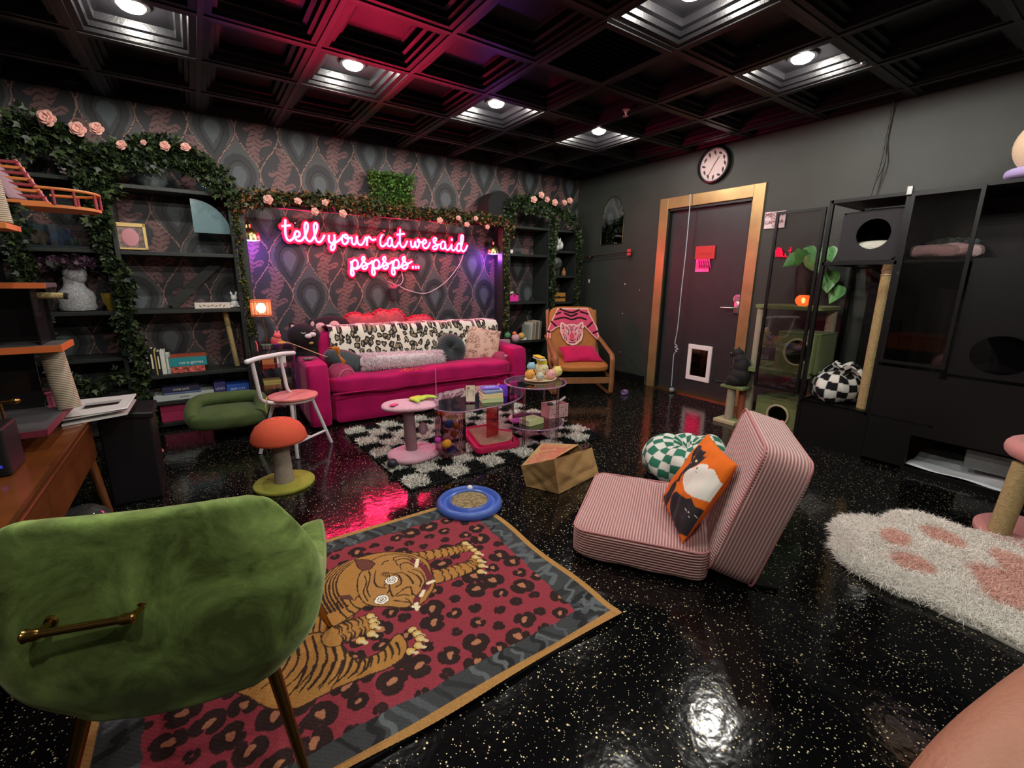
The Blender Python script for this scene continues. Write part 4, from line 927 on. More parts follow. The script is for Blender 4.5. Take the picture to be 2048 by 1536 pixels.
# charcoal long cushion with orange feather toy
c = at(690, 722, y=4.08)
t = thing('heart_cushion', 'charcoal pleated velvet cushion leaning across the left sofa corner', 'cushion', (c.x, 4.08, c.z))
g = G(); Mx = Matrix.Translation((c.x, 4.10, c.z)) @ Euler((-.35, .42, -.15)).to_matrix().to_4x4()
g.puff((0, 0, 0), (.36, .17, .19), e=2.6, n=14)
for v in g.b.verts:
    l = v.co; l.y += .006*math.cos(l.x*140); l.z *= 1-.25*max(0, -l.x/.18); v.co = Mx @ l
g.build('cover', chv, t, True)
org = mat('orange_feather', 'd07a20', .7)
t = thing('feather_toy', 'orange feather wand toy lying on the charcoal cushion', 'toy', tuple(at(665, 705, y=4.0)))
g = G(); w1 = lambda px, py, y: tuple(at(px, py, y=y))
wand = spline([w1(543, 675, 4.2), w1(590, 690, 4.1), w1(640, 709, 4.02), w1(655, 714, 4.0)], 5)
G().tube(wand, .004, 6).build('wand', mat('wand_tan', 'b8906a', .5), t, True)
for k in range(9):
    a = random.uniform(-.6, .6); g.tube(spline([w1(653+k*1.5, 697, 3.98), w1(664+k*1.6, 696+random.uniform(-2, 2), 3.94), w1(674+k*.8, 706+k, 3.95)], 4), [.004, .007, .009, .009, .009, .007, .006, .004, .002], 5, flat=(1, .3))
for k in range(5): g.tube(spline([w1(676, 706+k, 3.95), w1(682+k, 718, 3.92), w1(686+k*1.5, 728-k, 3.92)], 4), .003, 5)
g.build('feather', org, t, True)
# fluffy white bolster
furw = mat('fluffy_white', 'd9cfd4', .9, vc=False, sheen=.4); furvc = mat('pile_fibre', rough=.85, vc=True, spec=.15, sheen=.2)
p0, p1 = at(722, 724, y=4.06), at(882, 716, y=4.06)
t = thing('bolster_cushion', 'long fluffy white bolster lying across the sofa seat', 'cushion', tuple((p0+p1)/2))
ax = (p1-p0); ax.y += .02; ln = ax.length; axn = ax.normalized()
mid = (p0+p1)/2; g = G(); q = axn.to_track_quat('X', 'Z').to_matrix().to_4x4(); g.puff((0, 0, 0), (ln+.06, .15, .13), e=3.5, n=10)
for v in g.b.verts: v.co = Matrix.Translation(mid) @ q @ v.co
core = g.build('core', furw, t, True)
n = 9000; s = RNG.uniform(-.5, .5, n)*(ln+.03); a = RNG.uniform(0, 2*PI, n); Q = np.array(q)[:3, :3]
loc = np.stack([s, .072*np.cos(a), .062*np.sin(a)], 1); nr = np.stack([0*s, np.cos(a), np.sin(a)], 1)
cc = np.array(lin('e6dade'))[None]*RNG.uniform(.8, 1.1, (n, 1)); o = blades('fluff', loc @ Q.T+np.array(mid), nr @ Q.T, .035, .004, furvc, t, cc, droop=.5, spread=.5); o['kind'] = 'stuff'
# black cat plushes
plush = mat('black_plush', '161013', .95, sheen=.3, bump=.3, bscale=160); pinkf = mat('pink_felt', 'd8a0a0', .8)
t = thing('cat_plush', 'black cat plush with drooping eyes sitting in the left sofa corner', 'plush toy', (.78, 4.42, .56))
def pp(px, py, y): return at(px, py, y=y)
h = pp(608, 672, 4.40); g = G(); g.ell(h, (.145, .11, .115), rot=(0, .25, 0), n=24).ell((h.x+.045, 4.44, h.z-.20), (.13, .11, .17), n=24)
for (dx, dz, r) in ((-.085, .085, -.5), (.07, .10, .15)):
    g.lathe([(0, .055), (.02, .03), (.04, -.01), (.042, -.03)], n=12, M=Matrix.Translation((h.x+dx, 4.40, h.z+dz)) @ Euler((0, r, 0)).to_matrix().to_4x4(), sy=.5)
g.build('body', plush, t, True)
g = G()
for (dx, dz, r) in ((-.087, .085, -.5), (.075, .105, .15)): g.ell((h.x+dx, 4.376, h.z+dz), (.017, .008, .026), rot=(0, r, 0), n=10)
g.build('inner_ear', pinkf, t, True)
m1 = pp(620, 672, 4.29); G().ell((m1.x-.015, 4.285, m1.z), (.03, .02, .022), n=14).ell((m1.x+.022, 4.29, m1.z+.012), (.03, .02, .022), n=14).build('muzzle', mat('plush_white', 'd8c8cc', .8), t, True)
g = G(); e1 = pp(607, 666, 4.288); g.tube([(e1.x-.02, 4.288, e1.z+.004), (e1.x, 4.28, e1.z-.003), (e1.x+.015, 4.283, e1.z+.003)], .0025, 5); e2 = pp(628, 661, 4.30); g.tube([(e2.x-.01, 4.295, e2.z), (e2.x+.012, 4.30, e2.z+.006)], .0025, 5)
g.build('eye', white, t, True); y_ = pp(622, 686, 4.31); G().ell((y_.x, 4.31, y_.z), (.022, .015, .014), n=12).build('yellow_patch', mat('tan_felt', 'b89a50', .8), t, True)
t = thing('cat_plush', 'big black plush loaf with round pink paws behind the sofa', 'plush toy', (1.05, 4.66, .6))
h = pp(662, 658, 4.72); G().ell((h.x, 4.73, h.z-.04), (.25, .13, .17), n=28).ell((h.x, 4.76, h.z-.25), (.22, .10, .2), n=20).build('body', plush, t, True)
for k, (px, py, r) in enumerate(((641, 656, .052), (669, 652, .050), (687, 661, .028))): c = pp(px, py, 4.60); G().ell((c.x, 4.60, c.z), (r, .018, r), n=20).build('paw', pinkf, t, True)
# toy scraps
t = thing('felt_toy', 'tangle of orange felt strips on the front of the sofa seat', 'toy', tuple(at(820, 740, z=.44)))
g = G(); c = at(822, 741, z=.445)
for k in range(7): a = random.uniform(-.4, .4); x0 = c.x-.10+k*.028; g.tube(spline([(x0, c.y, .446), (x0+.03, c.y+.02*math.sin(k*2), .455+.01*(k % 2)), (x0+.06, c.y-.015*math.cos(k), .446)], 4), .006, 6, flat=(1, .4))
g.build('strip', mat('orange_felt', 'c85a28', .7), t, True)
t = thing('mouse_toy', 'flat grey patterned crinkle toy on top of the left sofa arm', 'toy', tuple(at(616, 719, z=.57)))
c = at(616, 718, z=.575); G().ell((c.x, c.y, .578), (.045, .03, .014), n=16).ell((c.x+.04, c.y+.01, .58), (.018, .016, .012), n=12).tube([(c.x-.045, c.y, .574), (c.x-.07, c.y-.015, .570)], .003, 5).build('body', mat('grey_patch', '6a6260', .7, var=.8, vscale=60), t, True)
t = thing('tv_remote', 'white and grey remote with cable on the left sofa arm by the cat plush', 'remote', tuple(at(625, 708, z=.565)))
c = at(627, 707, z=.57); G().box((c.x, c.y, .574), (.15, .035, .012), rz=-.5, bev=.004).build('body', mat('remote_white', 'd8c8d0', .4), t); G().box((c.x-.01, c.y+.06, .578), (.06, .035, .018), rz=.2, bev=.004).build('sensor_block', mat('dark_grey_plastic', '2c2c30', .4), t)
t = thing('plush_pair', 'green and yellow small plush toys perched behind the right sofa arm', 'plush toy', tuple(at(1022, 676, y=4.35)))
for (px, py, r, col, nm) in ((1015, 671, .036, '4a8a5e', 'green_head'), (1031, 676, .05, 'c09aa0', 'pink_body'), (1043, 672, .04, 'b89a50', 'yellow_tuft'), (1029, 667, .024, 'd8743a', 'orange_bobble')):
    c = at(px, py, y=4.32); G().ell((c.x, 4.32, c.z), r, n=16).build(nm, mat('plush_'+col, col, .9), t, True)
G().cyl((2.93, 4.40, .50), (2.93, 4.40, .56), .07).build('base_cushion', mat('plush_c09aa0', 'c09aa0', .9), t, True)
# ---- acrylic side tower with lamp
acry = clearmat('clear_acrylic', 'f2dce6', .03, .10)
tw = thing('side_table', 'clear acrylic tiered side table of open trays beside the left sofa arm', 'side table', (.50, 4.32, 0))
T0 = Matrix.Translation((.50, 4.30, 0)) @ Matrix.Rotation(-.05, 4, 'Z')
for z in (.66, .50, .32, .16):
    g = G(T0); w_ = .25; g.b2((-.125, -.12, z), (.125, .12, z+.005))
    g.b2((-.125, -.124, z), (.125, -.12, z+.05)).b2((-.125, .12, z), (.125, .124, z+.05)).b2((-.129, -.12, z), (-.125, .12, z+.05)).b2((.125, -.12, z), (.129, .12, z+.05))
    g.build('tray', acry, tw)
for (a, b_) in ((-.125, .115), (.125, .115)): G(T0).b2((a-.004, b_-.2, 0), (a+.004, b_, .66)).build('side_panel', acry, tw)
G(T0).b2((-.135, -.125, .66), (-.128, .12, .715)).build('pink_edge', mat('pink_edge', 'ff6a70', .3), tw)
tl = thing('table_lamp', 'glowing orange rattan cage table lamp on a thin gold stem', 'lamp', (.47, 4.38, .667))
c = at(522, 616, y=4.38); lx, lz = c.x, c.z
G().lathe([(0, 0), (.055, .0), (.055, .008), (.008, .012), (0, .012)], (lx+.02, 4.38, .667), 24).cyl((lx+.02, 4.38, .675), (lx, 4.38, lz-.05), .005).build('stem', mat('brass', 'b09858', .3, 1), tl, True)
G().ell((lx, 4.38, lz), (.036, .036, .042), n=20).build('bulb', mat('warm_bulb', 'ffffff', .3, emit='ffc890', es=14), tl, True)
g = G()
for k, z in enumerate(np.linspace(-.065, .065, 13)):
    if -.05 < z < .045: continue
    g.torus((lx, 4.38, lz+z), .078, .0035, n=36, k=5)
for k in range(16): a = 2*PI*k/16; g.cyl((lx+.078*math.cos(a), 4.38+.078*math.sin(a), lz-.065), (lx+.078*math.cos(a), 4.38+.078*math.sin(a), lz+.065), .0022, n=5)
for k in range(3): a = 2*PI*k/3; g.cyl((lx, 4.38, lz-.05), (lx+.078*math.cos(a), 4.38+.078*math.sin(a), lz-.065), .003, n=5)
G().lathe([(.074, -.060), (.074, .060)], (lx, 4.38, lz), 36).build('lining', mat('peach_lining', 'f0b898', .8, alpha=.38), tl, True)
g.build('rattan_shade', mat('rattan_orange', 'c8683a', .6), tl, True)
point('warm_lamp_glow', (lx, 4.38, lz), 7, (1, .50, .22), .035)
# contents of the trays
def T0p(x, y, z): return T0 @ Vector((x, y, z))
def blob(name, label, cat, parts, group=None):
    c0 = parts[0][0]; t = thing(name, label, cat, tuple(c0), group=group)
    for (c, r, col, nm) in parts: G().ell(c, r, n=14).build(nm, mat('toy_'+col, col, .6), t, True)
    return t
for k, (x0, x1, col, lb) in enumerate(((-.10, -.02, '3a9a6a', 'green and silver striped card deck in the top acrylic tray'), (-.01, .05, '5c4a8a', 'violet card deck in the top acrylic tray'), (.06, .115, '3c3c5a', 'dark blue card deck in the top acrylic tray'))):
    t = thing('card_deck', lb, 'box', tuple(T0p((x0+x1)/2, -.09, .666))); G(T0).b2((x0, -.115, .666), (x1, -.07, .706), .002).build('carton', mat('carton_'+col, col, .5), t)
    if k == 0: G(T0).b2((x0+.012, -.1162, .667), (x0+.02, -.1152, .705)).b2((x0+.032, -.1162, .667), (x0+.04, -.1152, .705)).b2((x0+.055, -.1162, .667), (x0+.062, -.1152, .705)).build('stripe', mat('stripe_pale', 'c8d8c8', .5), t)
blob('dragon_toy', 'pink and orange little dragon toy on the acrylic top tray', 'toy', [(T0p(.02, .02, .715), (.045, .03, .045), 'd84a5a', 'body'), (T0p(.03, .0, .765), (.03, .026, .026), 'e85a6a', 'head'), (T0p(.06, -.02, .70), (.04, .02, .02), 'd8903a', 'orange_tail'), (T0p(.02, .0, .795), (.008, .008, .014), 'f07a7a', 'horn'), (T0p(.045, .0, .793), (.008, .008, .014), 'f07a7a', 'horn')])
for k, (z, col, lb, w_) in enumerate(((.506, 'b06a3a', 'brown wooden heart box in the second acrylic tray', .09), (.506, 'd8cfc4', 'pale card box in the second acrylic tray', .07), (.326, 'a89a58', 'olive gift box in the third acrylic tray', .13), (.326, '4a463c', 'dark tin in the third acrylic tray', .07), (.166, '9a6a6a', 'pink-brown toy box in the lowest acrylic tray', .14))):
    x0 = (-.11, .0, -.115, .03, -.10)[k]; hgt = (.09, .10, .07, .08, .09)[k]
    t = thing('small_box', lb, 'box', tuple(T0p(x0+w_/2, -.04, z))); G(T0).b2((x0, -.10, z), (x0+w_, .04, z+hgt), .003).build('carton', mat('carton_'+col, col, .5), t); G(T0).b2((x0-.002, -.102, z+hgt-.012), (x0+w_+.002, .042, z+hgt+.001), .001).build('lid', mat('carton_'+col, col, .5), t)
t = blob('feather_ball', 'orange feather ball toy in the lowest acrylic tray', 'toy', [(T0p(.06, -.08, .195), .025, 'd86a2a', 'ball')])
# ---- white wire-frame chair with pink seat
wm = mat('white_enamel', 'd6d4d6', .35); pws = mat('pink_wood', 'c87a72', .5, var=.2, vscale=14)
sc0 = at(586, 790, z=.44); t = thing('side_chair', 'white tubular chair with a round pink wooden seat', 'chair', (sc0.x, sc0.y, 0))
G().lathe([(0, 0), (.15, 0), (.162, .006), (.162, .016), (.15, .02), (0, .018)], (sc0.x, sc0.y, .425), 40).build('seat', pws, t, True)
G().torus((sc0.x, sc0.y, .414), .135, .010, n=36, k=8).build('seat_ring', wm, t, True)
tips = [at(595, 918, z=0), at(663, 886, z=0), at(521, 908, z=0)]; tips.append(tips[1]+tips[2]-tips[0]+Vector((0, .02, 0)))
tops = []
for k, tp in enumerate(tips):
    d = (tp-sc0); d.z = 0; top = Vector((sc0.x, sc0.y, .414))+d.normalized()*.128; tops.append(top)
    G().tube([top, tp+Vector((0, 0, .006))], [.0125, .0125], 12).build('leg', wm, t, True)
pl_ = lambda k, f: tops[k].lerp(tips[k], f)
G().tube([pl_(0, .72), pl_(1, .72)], .009, 10).tube([pl_(2, .72), pl_(3, .72)], .009, 10).tube([(pl_(0, .72)+pl_(1, .72))/2, (pl_(2, .72)+pl_(3, .72))/2], .009, 10).build('stretcher', wm, t, True)
yb = sc0.y-.02
a0, a1 = at(503, 722, y=yb-.16), at(559, 712, y=yb+.10)
b0, b1 = at(520, 793, y=yb-.12), at(575, 778, y=yb+.10)
c0_ = at(548, 802, y=yb-.05)
G().tube(spline([a0, a0.lerp(b0, .6), b0, at(526, 802, y=yb-.10), at(545, 806, y=yb-.06), (sc0.x-.08, sc0.y-.06, .414)], 5), .013, 12).tube(spline([a1, a1.lerp(b1, .6), b1, (sc0.x+.02, sc0.y+.12, .414)], 5), .012, 12).build('back_post', wm, t, True)
r0, r1 = at(493, 724, y=yb-.20), at(587, 706, y=yb+.14); mid = (r0+r1)/2+Vector((-.02, -.03, .012))
G().tube(spline([r0, r0.lerp(mid, .5)+Vector((0, -.01, .006)), mid, r1.lerp(mid, .5)+Vector((0, -.01, .006)), r1], 5), .0155, 12).ell(r0, .0155, n=10).ell(r1, .0155, n=10).build('backrest', wm, t, True)
t = thing('ribbon', 'thin yellow ribbon tied to the white chair frame', 'ribbon', tuple(at(533, 800, y=yb-.08))); c = at(533, 800, y=yb-.09)
G().torus(c, .016, .003, rot=(0, PI/2, 0), n=16, k=5).tube(spline([c, c+Vector((-.012, -.01, -.04)), c+Vector((-.005, 0, -.09))], 4), .003, 5).build('band', mat('yellow_ribbon', 'd0a850', .5), t, True)
# ---- mushroom scratcher
m0 = Vector((.315, 2.925, 0)); t = thing('mushroom_scratcher', 'mushroom scratching post with red sisal cap and green round base', 'scratching post', m0)
M, N, L, b = nodemat('wound_sisal_red'); b.inputs['Roughness'].default_value = .85
tc = N.new('ShaderNodeTexCoord'); wv = N.new('ShaderNodeTexWave'); wv.bands_direction = 'Z'; wv.inputs['Scale'].default_value = 80; wv.inputs['Distortion'].default_value = 2.5; wv.inputs['Detail'].default_value = 3; wv.inputs['Detail Scale'].default_value = 4
L.new(tc.outputs['Object'], wv.inputs['Vector']); rp = N.new('ShaderNodeValToRGB'); rp.color_ramp.elements[0].color = (*lin('b8422c'), 1); rp.color_ramp.elements[1].color = (*lin('dd5a3a'), 1); L.new(wv.outputs['Fac'], rp.inputs[0]); L.new(rp.outputs[0], b.inputs['Base Color'])
bp = N.new('ShaderNodeBump'); bp.inputs['Strength'].default_value = .2; bp.inputs['Distance'].default_value = .006; L.new(wv.outputs['Fac'], bp.inputs['Height']); L.new(bp.outputs[0], b.inputs['Normal'])
G().lathe([(0, .0), (.07, .004), (.13, .0), (.150, -.006), (.157, .0), (.157, .012), (.148, .05), (.125, .088), (.085, .118), (.04, .132), (0, .136)], (m0.x, m0.y+.03, .285), 48).build('cap', M, t, True)
G().lathe([(0, .018), (.058, .018), (.054, .06), (.046, .2), (.044, .29), (0, .29)], m0, 36).build('stem', mat('carpet_beige', '94887a', .95, bump=.5, bscale=220, var=.1, vscale=60), t, True)
G().lathe([(0, 0), (.17, 0), (.173, .006), (.173, .016), (.168, .021), (0, .021)], m0, 56).build('base', mat('carpet_lime', '96963a', .95, bump=.5, bscale=220, var=.12, vscale=12), t, True)
G().ell((m0.x+.06, m0.y-.045, .275), .012, n=10).build('bobble', mat('pink_felt', 'd8a0a0', .8), t, True)
# ---- checkered shag rug
SA, SB, SC_ = Vector((.925, 2.40, 0)), Vector((2.60, 2.46, 0)), Vector((.925, 3.70, 0))
ux = (SB-SA); uy = Vector((-ux.y, ux.x, 0)).normalized()*1.30
t = thing('shag_rug', 'black and white checkered shag rug under the clear tables', 'rug', (SA+SB)/2)
G().prism([tuple(p[:2]) for p in (SA, SA+ux, SA+ux+uy, SA+uy)], .0, .012).build('backing', mat('rug_backing', '1a1a1a', .9), t)
n = 52000; a = RNG.uniform(0, 1, n); b_ = RNG.uniform(0, 1, n); NXc, NYc = 12, 9
base = np.array(SA)[None]+a[:, None]*np.array(ux)+b_[:, None]*np.array(uy); base[:, 2] = .012
ck = ((np.floor(a*NXc)+np.floor(b_*NYc)) % 2) == 0
nr = np.tile([0, 0, 1.0], (n, 1))
for sel, nm, col in ((ck, 'white_pile', 'dedcd2'), (~ck, 'black_pile', '121314')):
    k = sel.sum(); ln = .042 if nm == 'white_pile' else .03
    o = blades(nm, base[sel], nr[sel], ln, .0075, furvc, t, np.array(lin(col))[None]*RNG.uniform(.75, 1.1, (k, 1)), droop=.7, spread=.55); o['kind'] = 'stuff'
# ---- pink cat tree
fz = mat('pink_fleece', 'd9a7b8', .95, sheen=.4, bump=.6, bscale=120, var=.06, vscale=30); fzd = mat('mauve_carpet', '8c6a70', .95, bump=.5, bscale=200)
cb = Vector((1.13, 2.83, 0)); t = thing('cat_tree', 'low pink fleece cat perch with one post on the checkered rug', 'cat tree', cb)
g = G(); g.puff((cb.x, cb.y, .058), (.36, .30, .075), e=2.6, n=12, rz=.2); g.build('base', fz, t, True)
G().cyl((cb.x-.02, cb.y-.01, .08), (cb.x-.04, cb.y-.02, .385), .04, n=28).build('post', fzd, t, True)
ctp = at(818, 806, z=.42); g = G(); g.puff((ctp.x, ctp.y, .405), (.37, .27, .055), e=2.5, n=12, rz=-.35); g.build('top_platform', fz, t, True)
hp = at(785, 812, z=.435); G().box((hp.x+.02, hp.y+.03, .4345), (.055, .04, .002), rz=.5).build('heart_patch', mat('pink_patch', 'd84a80', .7), t)
c = at(846, 857, y=ctp.y-.02); G().ell((c.x, c.y, c.z), (.033, .03, .045), n=18).cyl((c.x, c.y, c.z+.04), (c.x+.0, c.y, .39), .0012, n=5).build('hanging_ball', mat('mauve_ball', 'b09098', .9), t, True)
t = thing('glove', 'lime green cat-shaped rubber glove lying on the pink perch', 'glove', (ctp.x, ctp.y, .435))
g = G(); c = at(835, 798, z=.44); g.puff((c.x, c.y, .445), (.115, .10, .025), e=2.6, n=8, rz=.3)
for k in range(4): g.tube(spline([(c.x+.04, c.y-.02+.014*k, .447), (c.x+.08, c.y-.03+.016*k, .450), (c.x+.125, c.y-.055+.016*k, .446)], 4), [.010]*4+[.009]*4+[.006], 8, flat=(1, .7))
g.tube(spline([(c.x-.03, c.y-.03, .448), (c.x-.04, c.y-.07, .448), (c.x-.02, c.y-.085, .446)], 4), .010, 8, flat=(1, .7))
g.build('rubber', mat('lime_rubber', 'a8c83c', .45, var=.2, vscale=30), t, True)
t = thing('ball_toy', 'dark grey ball on the near left corner of the shag rug', 'ball', tuple(at(783, 945, z=.03))); c = at(785, 932, z=.04); G().ell((c.x, c.y, .058), .034, n=20).build('ball', mat('dark_ball', '2c2c34', .4), t, True)
# ---- clear coffee table
ZT = .40
tb = [at(*p, z=ZT) for p in ((857, 803), (872, 817), (915, 823), (970, 815), (1015, 806), (1042, 793), (1044, 783), (1032, 775), (1005, 770), (960, 771), (905, 780), (872, 789))]
ol = spline([(p.x, p.y) for p in tb], 5, closed=True)
ctm = clearmat('acrylic_lilac', 'f4e4f0', .03, .13); edg = mat('acrylic_edge', 'cfa4c4', .15, alpha=.40)
t = thing('coffee_table', 'clear acrylic coffee table with a curvy top on panel legs', 'table', (sum(p.x for p in tb)/12, sum(p.y for p in tb)/12, 0)); ctab = t
G().prism(ol, ZT-.012, ZT).build('tabletop', ctm, t)
G().tube([(p[0], p[1], ZT-.006) for p in ol], .0055, 6, closed=True).build('top_edge', edg, t, True)
def legpanel(c, ang, w_, hgt=ZT-.013, mt=None, nm='leg', z0=.05): M = Matrix.Translation(c) @ Matrix.Rotation(ang, 4, 'Z'); G(M).b2((-w_/2, -.004, z0), (w_/2, .004, hgt)).build(nm, mt or acry, t)
la = at(890, 850, y=2.72); lb_ = at(1010, 830, y=2.62); lc = at(987, 825, y=2.80)
A1 = Vector((1.36, 2.66, 0)); legpanel(A1, .05, .17); legpanel(A1+Vector((-.02, .09, 0)), .05, .17); legpanel(A1+Vector((.085, .05, 0)), PI/2, .10); legpanel(A1+Vector((-.09, .05, 0)), PI/2, .10)
B1 = Vector((1.78, 2.66, 0)); legpanel(B1, PI/2+.2, .16); legpanel(B1+Vector((-.03, .12, 0)), .1, .12, mt=clearmat('red_acrylic', 'e87a80', .05, .1, .12))
# coloured toy blobs in the left clear bin
for (px, py, y, r, col, nm) in ((884, 826, 2.70, .028, 'd8682c', 'orange'), (898, 848, 2.71, .034, '3a8cc8', 'sky blue'), (913, 852, 2.70, .028, 'd8a03a', 'amber'), (876, 880, 2.69, .024, 'c83aa8', 'fuchsia'), (893, 887, 2.66, .036, 'd89428', 'mustard'), (908, 868, 2.70, .026, 'd8a03a', 'honey yellow'), (903, 902, 2.69, .030, '4a6ad0', 'royal blue')):
    c = at(px, py, y=y); c.z = max(c.z, .055+r); t2 = thing('plush_ball', f'{nm} soft ball inside the clear bin leg of the coffee table', 'ball', c, group='soft balls in the clear bin'); g = G(); g.ell(c, (r, r, r*.9), n=16); g.build('ball', mat('ball_'+col, col, .8, bump=.5, bscale=90), t2, True)
# on the coffee table
Z1 = ZT+.001
bp_ = at(984, 806, z=Z1); bk = Vector((bp_.x+.03, bp_.y+.06, 0)); ra = -.35
for k, (w_, d_, h_, col, lb, dx, dr) in enumerate(((.155, .115, .028, 'b4c890', 'pale green book at the bottom of the coffee table stack', 0, 0), (.150, .11, .034, 'e0d09a', 'thick cream-paged book with pink cover in the coffee table stack', -.003, .08), (.140, .10, .012, '7c8cb8', 'thin slate-blue book in the coffee table stack', .004, .2), (.14, .10, .014, 'a8b8dc', 'pale blue book under the purple one on the stack', .0, .1), (.125, .09, .012, '6a5ac0', 'purple book with white script on top of the stack', -.01, .05))):
    z = Z1+sum((.028, .034, .012, .014, .012)[:k])+h_/2+.0005*k
    tt = book(lb, (bk.x+dx, bk.y, z), (w_, d_, h_), col, rz=ra+dr, group='books stacked on the coffee table')
    if k == 4: text('cover_lettering', 'Cats', .04, Matrix.Translation((bk.x+dx, bk.y, z+h_/2+.0006)) @ Matrix.Rotation(ra+.1, 4, 'Z'), mat('print_white', 'dfe8e4', .6), tt)
sg = at(941, 805, z=Z1); t = thing('table_sign', 'small cream card sign in a clear stand on the coffee table', 'sign', (sg.x, sg.y, Z1))
Ms = Matrix.Translation((sg.x, sg.y, Z1)) @ Matrix.Rotation(-.5, 4, 'Z')
G(Ms).box((0, 0, .004), (.07, .045, .006)).box((0, .0, .075), (.07, .003, .145), rot=(-.1, 0, 0)).build('clear_stand', acry, t); G(Ms).box((0, -.003, .067), (.062, .0015, .115), rot=(-.1, 0, 0)).build('card', mat('card_cream', 'd8ccb4', .6), t)
g = G(Ms)
for (a, b_) in (((-.02, 0, .088), (.02, 0, .0895)), ((-.02, 0, .045), (.02, 0, .0465)), ((-.021, 0, .045), (-.0195, 0, .0895)), ((.0195, 0, .045), (.021, 0, .0895))): g.b2((a[0], -.0062+(.067-a[2])*.1, a[2]), (b_[0], -.0052+(.067-b_[2])*.1, b_[2]))
g.build('printed_frame', mat('ink', '2c2c2c', .6), t); G(Ms).ell((-.018, -.007, .108), (.006, .001, .006), n=10).ell((-.011, -.007, .108), (.006, .001, .006), n=10).build('red_heart', mat('heart_red', 'c85040', .5), t)
ms = at(1008, 790, z=Z1); t = thing('letter_box', 'small iridescent purple acrylic arched mailbox on the coffee table', 'box', (ms.x, ms.y, Z1))
Mb = Matrix.Translation((ms.x, ms.y, Z1)) @ Matrix.Rotation(.7, 4, 'Z'); arch = [(-.03, 0)]+[(.03*math.cos(a), .05+.03*math.sin(a)) for a in np.linspace(PI, 0, 12)]+[(.03, 0)]
G().prism(arch, -.04, .035, Mb @ rot3((1, 0, 0), (0, 0, 1), (0, -1, 0))).build('body', mat('violet_acrylic', '7a3ad8', .15, alpha=.7), t, True)
G().prism([(p[0]*1.1, p[1]*1.06) for p in arch], -.046, -.04, Mb @ rot3((1, 0, 0), (0, 0, 1), (0, -1, 0))).build('gold_back', mat('card_gold', 'd8b070', .4), t, True)
G().prism([(p[0]*1.15, p[1]*1.08) for p in arch], .037, .040, Mb @ rot3((1, 0, 0), (0, 0, 1), (0, -1, 0))).build('clear_front', acry, t, True)
t = thing('wand_toy', 'thin clear wand standing upright at the end of the coffee table', 'toy', tuple(at(872, 812, z=Z1))); c = at(873, 811, z=Z1); G().cyl((c.x, c.y, Z1), (c.x, c.y, Z1+.26), .0025, n=8).lathe([(0, 0), (.014, 0), (.014, .04), (0, .04)], (c.x, c.y, Z1), 14).build('rod', mat('rod_pink', 'd8a8b8', .3, alpha=.7), t, True)
# ---- round two-tier acrylic table
rc = Vector((2.06, 2.665, 0)); t = thing('side_table', 'round two-tier clear acrylic table beside the coffee table', 'side table', rc)
for z, nm, R1 in ((.485, 'tabletop', .235), (.17, 'lower_shelf', .225)):
    G().lathe([(0, 0), (R1-.004, 0), (R1, .005), (R1-.004, .010), (0, .010)], (rc.x, rc.y, z), 56).build(nm, ctm, t, True); G().torus((rc.x, rc.y, z+.005), R1, .0055, n=56, k=6).build('edge', edg, t, True)
for k in range(4): a = 2*PI*k/4+.5; G().cyl((rc.x+.19*math.cos(a), rc.y+.19*math.sin(a), .045), (rc.x+.19*math.cos(a), rc.y+.19*math.sin(a), .485), .011, n=14).build('leg', acry, t, True)
# plush pile on plate
pc = at(1083, 758, z=.50); t = thing('plate', 'oval cream plate under the plush toys on the round table', 'plate', (pc.x, pc.y, .496)); G().lathe([(0, 0), (.10, 0), (.135, .008), (.134, .011), (.10, .004), (0, .004)], (pc.x-.01, pc.y+.0, .4965), 40, sy=.8).build('dish', mat('cream_plate', 'd8cca0', .4), t, True)
def plushy(label, px, py, y, r, col, face=True, extra=None, sx=1.0):
    c = at(px, py, y=y); c.z = max(c.z, .503+r*.9); t = thing('plush_toy', label, 'plush toy', (c.x, c.y, .502), group='plush toys heaped on the round table')
    G().ell(c, (r*sx, r*.9, r*.92), n=20).ell((c.x-r*.55*sx, c.y, c.z+r*.75), r*.22, n=8).ell((c.x+r*.55*sx, c.y, c.z+r*.75), r*.22, n=8).build('body', mat('plushy_'+col, col, .9, bump=.4, bscale=90, sheen=.2), t, True)
    if face: G().ell((c.x-r*.3, c.y-r*.86, c.z+r*.15), r*.07, n=8).ell((c.x+r*.18, c.y-r*.88, c.z+r*.15), r*.07, n=8).ell((c.x-.06*r, c.y-r*.9, c.z+r*.02), r*.06, n=8).build('face', mat('ink', '2c2c2c', .6), t, True)
    return t
py0 = pc.y
plushy('cream oval plush in the middle back of the heap, tallest', 1083, 738, py0+.04, .062, 'd8cba0', sx=.9)
plushy('orange round plush at the left front of the heap', 1060, 749, py0-.03, .040, 'd89a44'); plushy('small grey-white round plush at the front of the heap', 1080, 753, py0-.06, .034, 'b8b4a0')
plushy('pink round plush at the right front of the heap', 1102, 751, py0-.05, .042, 'd89a98'); plushy('pale yellow round plush at the right of the heap', 1114, 745, py0+.0, .045, 'd8c878')
ty = plushy('blue and yellow round plush behind the orange one', 1063, 733, py0+.03, .036, '8ab8c8', face=False)
t = thing('party_hat', 'yellow felt hat with white drip trim tipped over the plush heap', 'hat', tuple(at(1085, 722, y=py0+.03)))
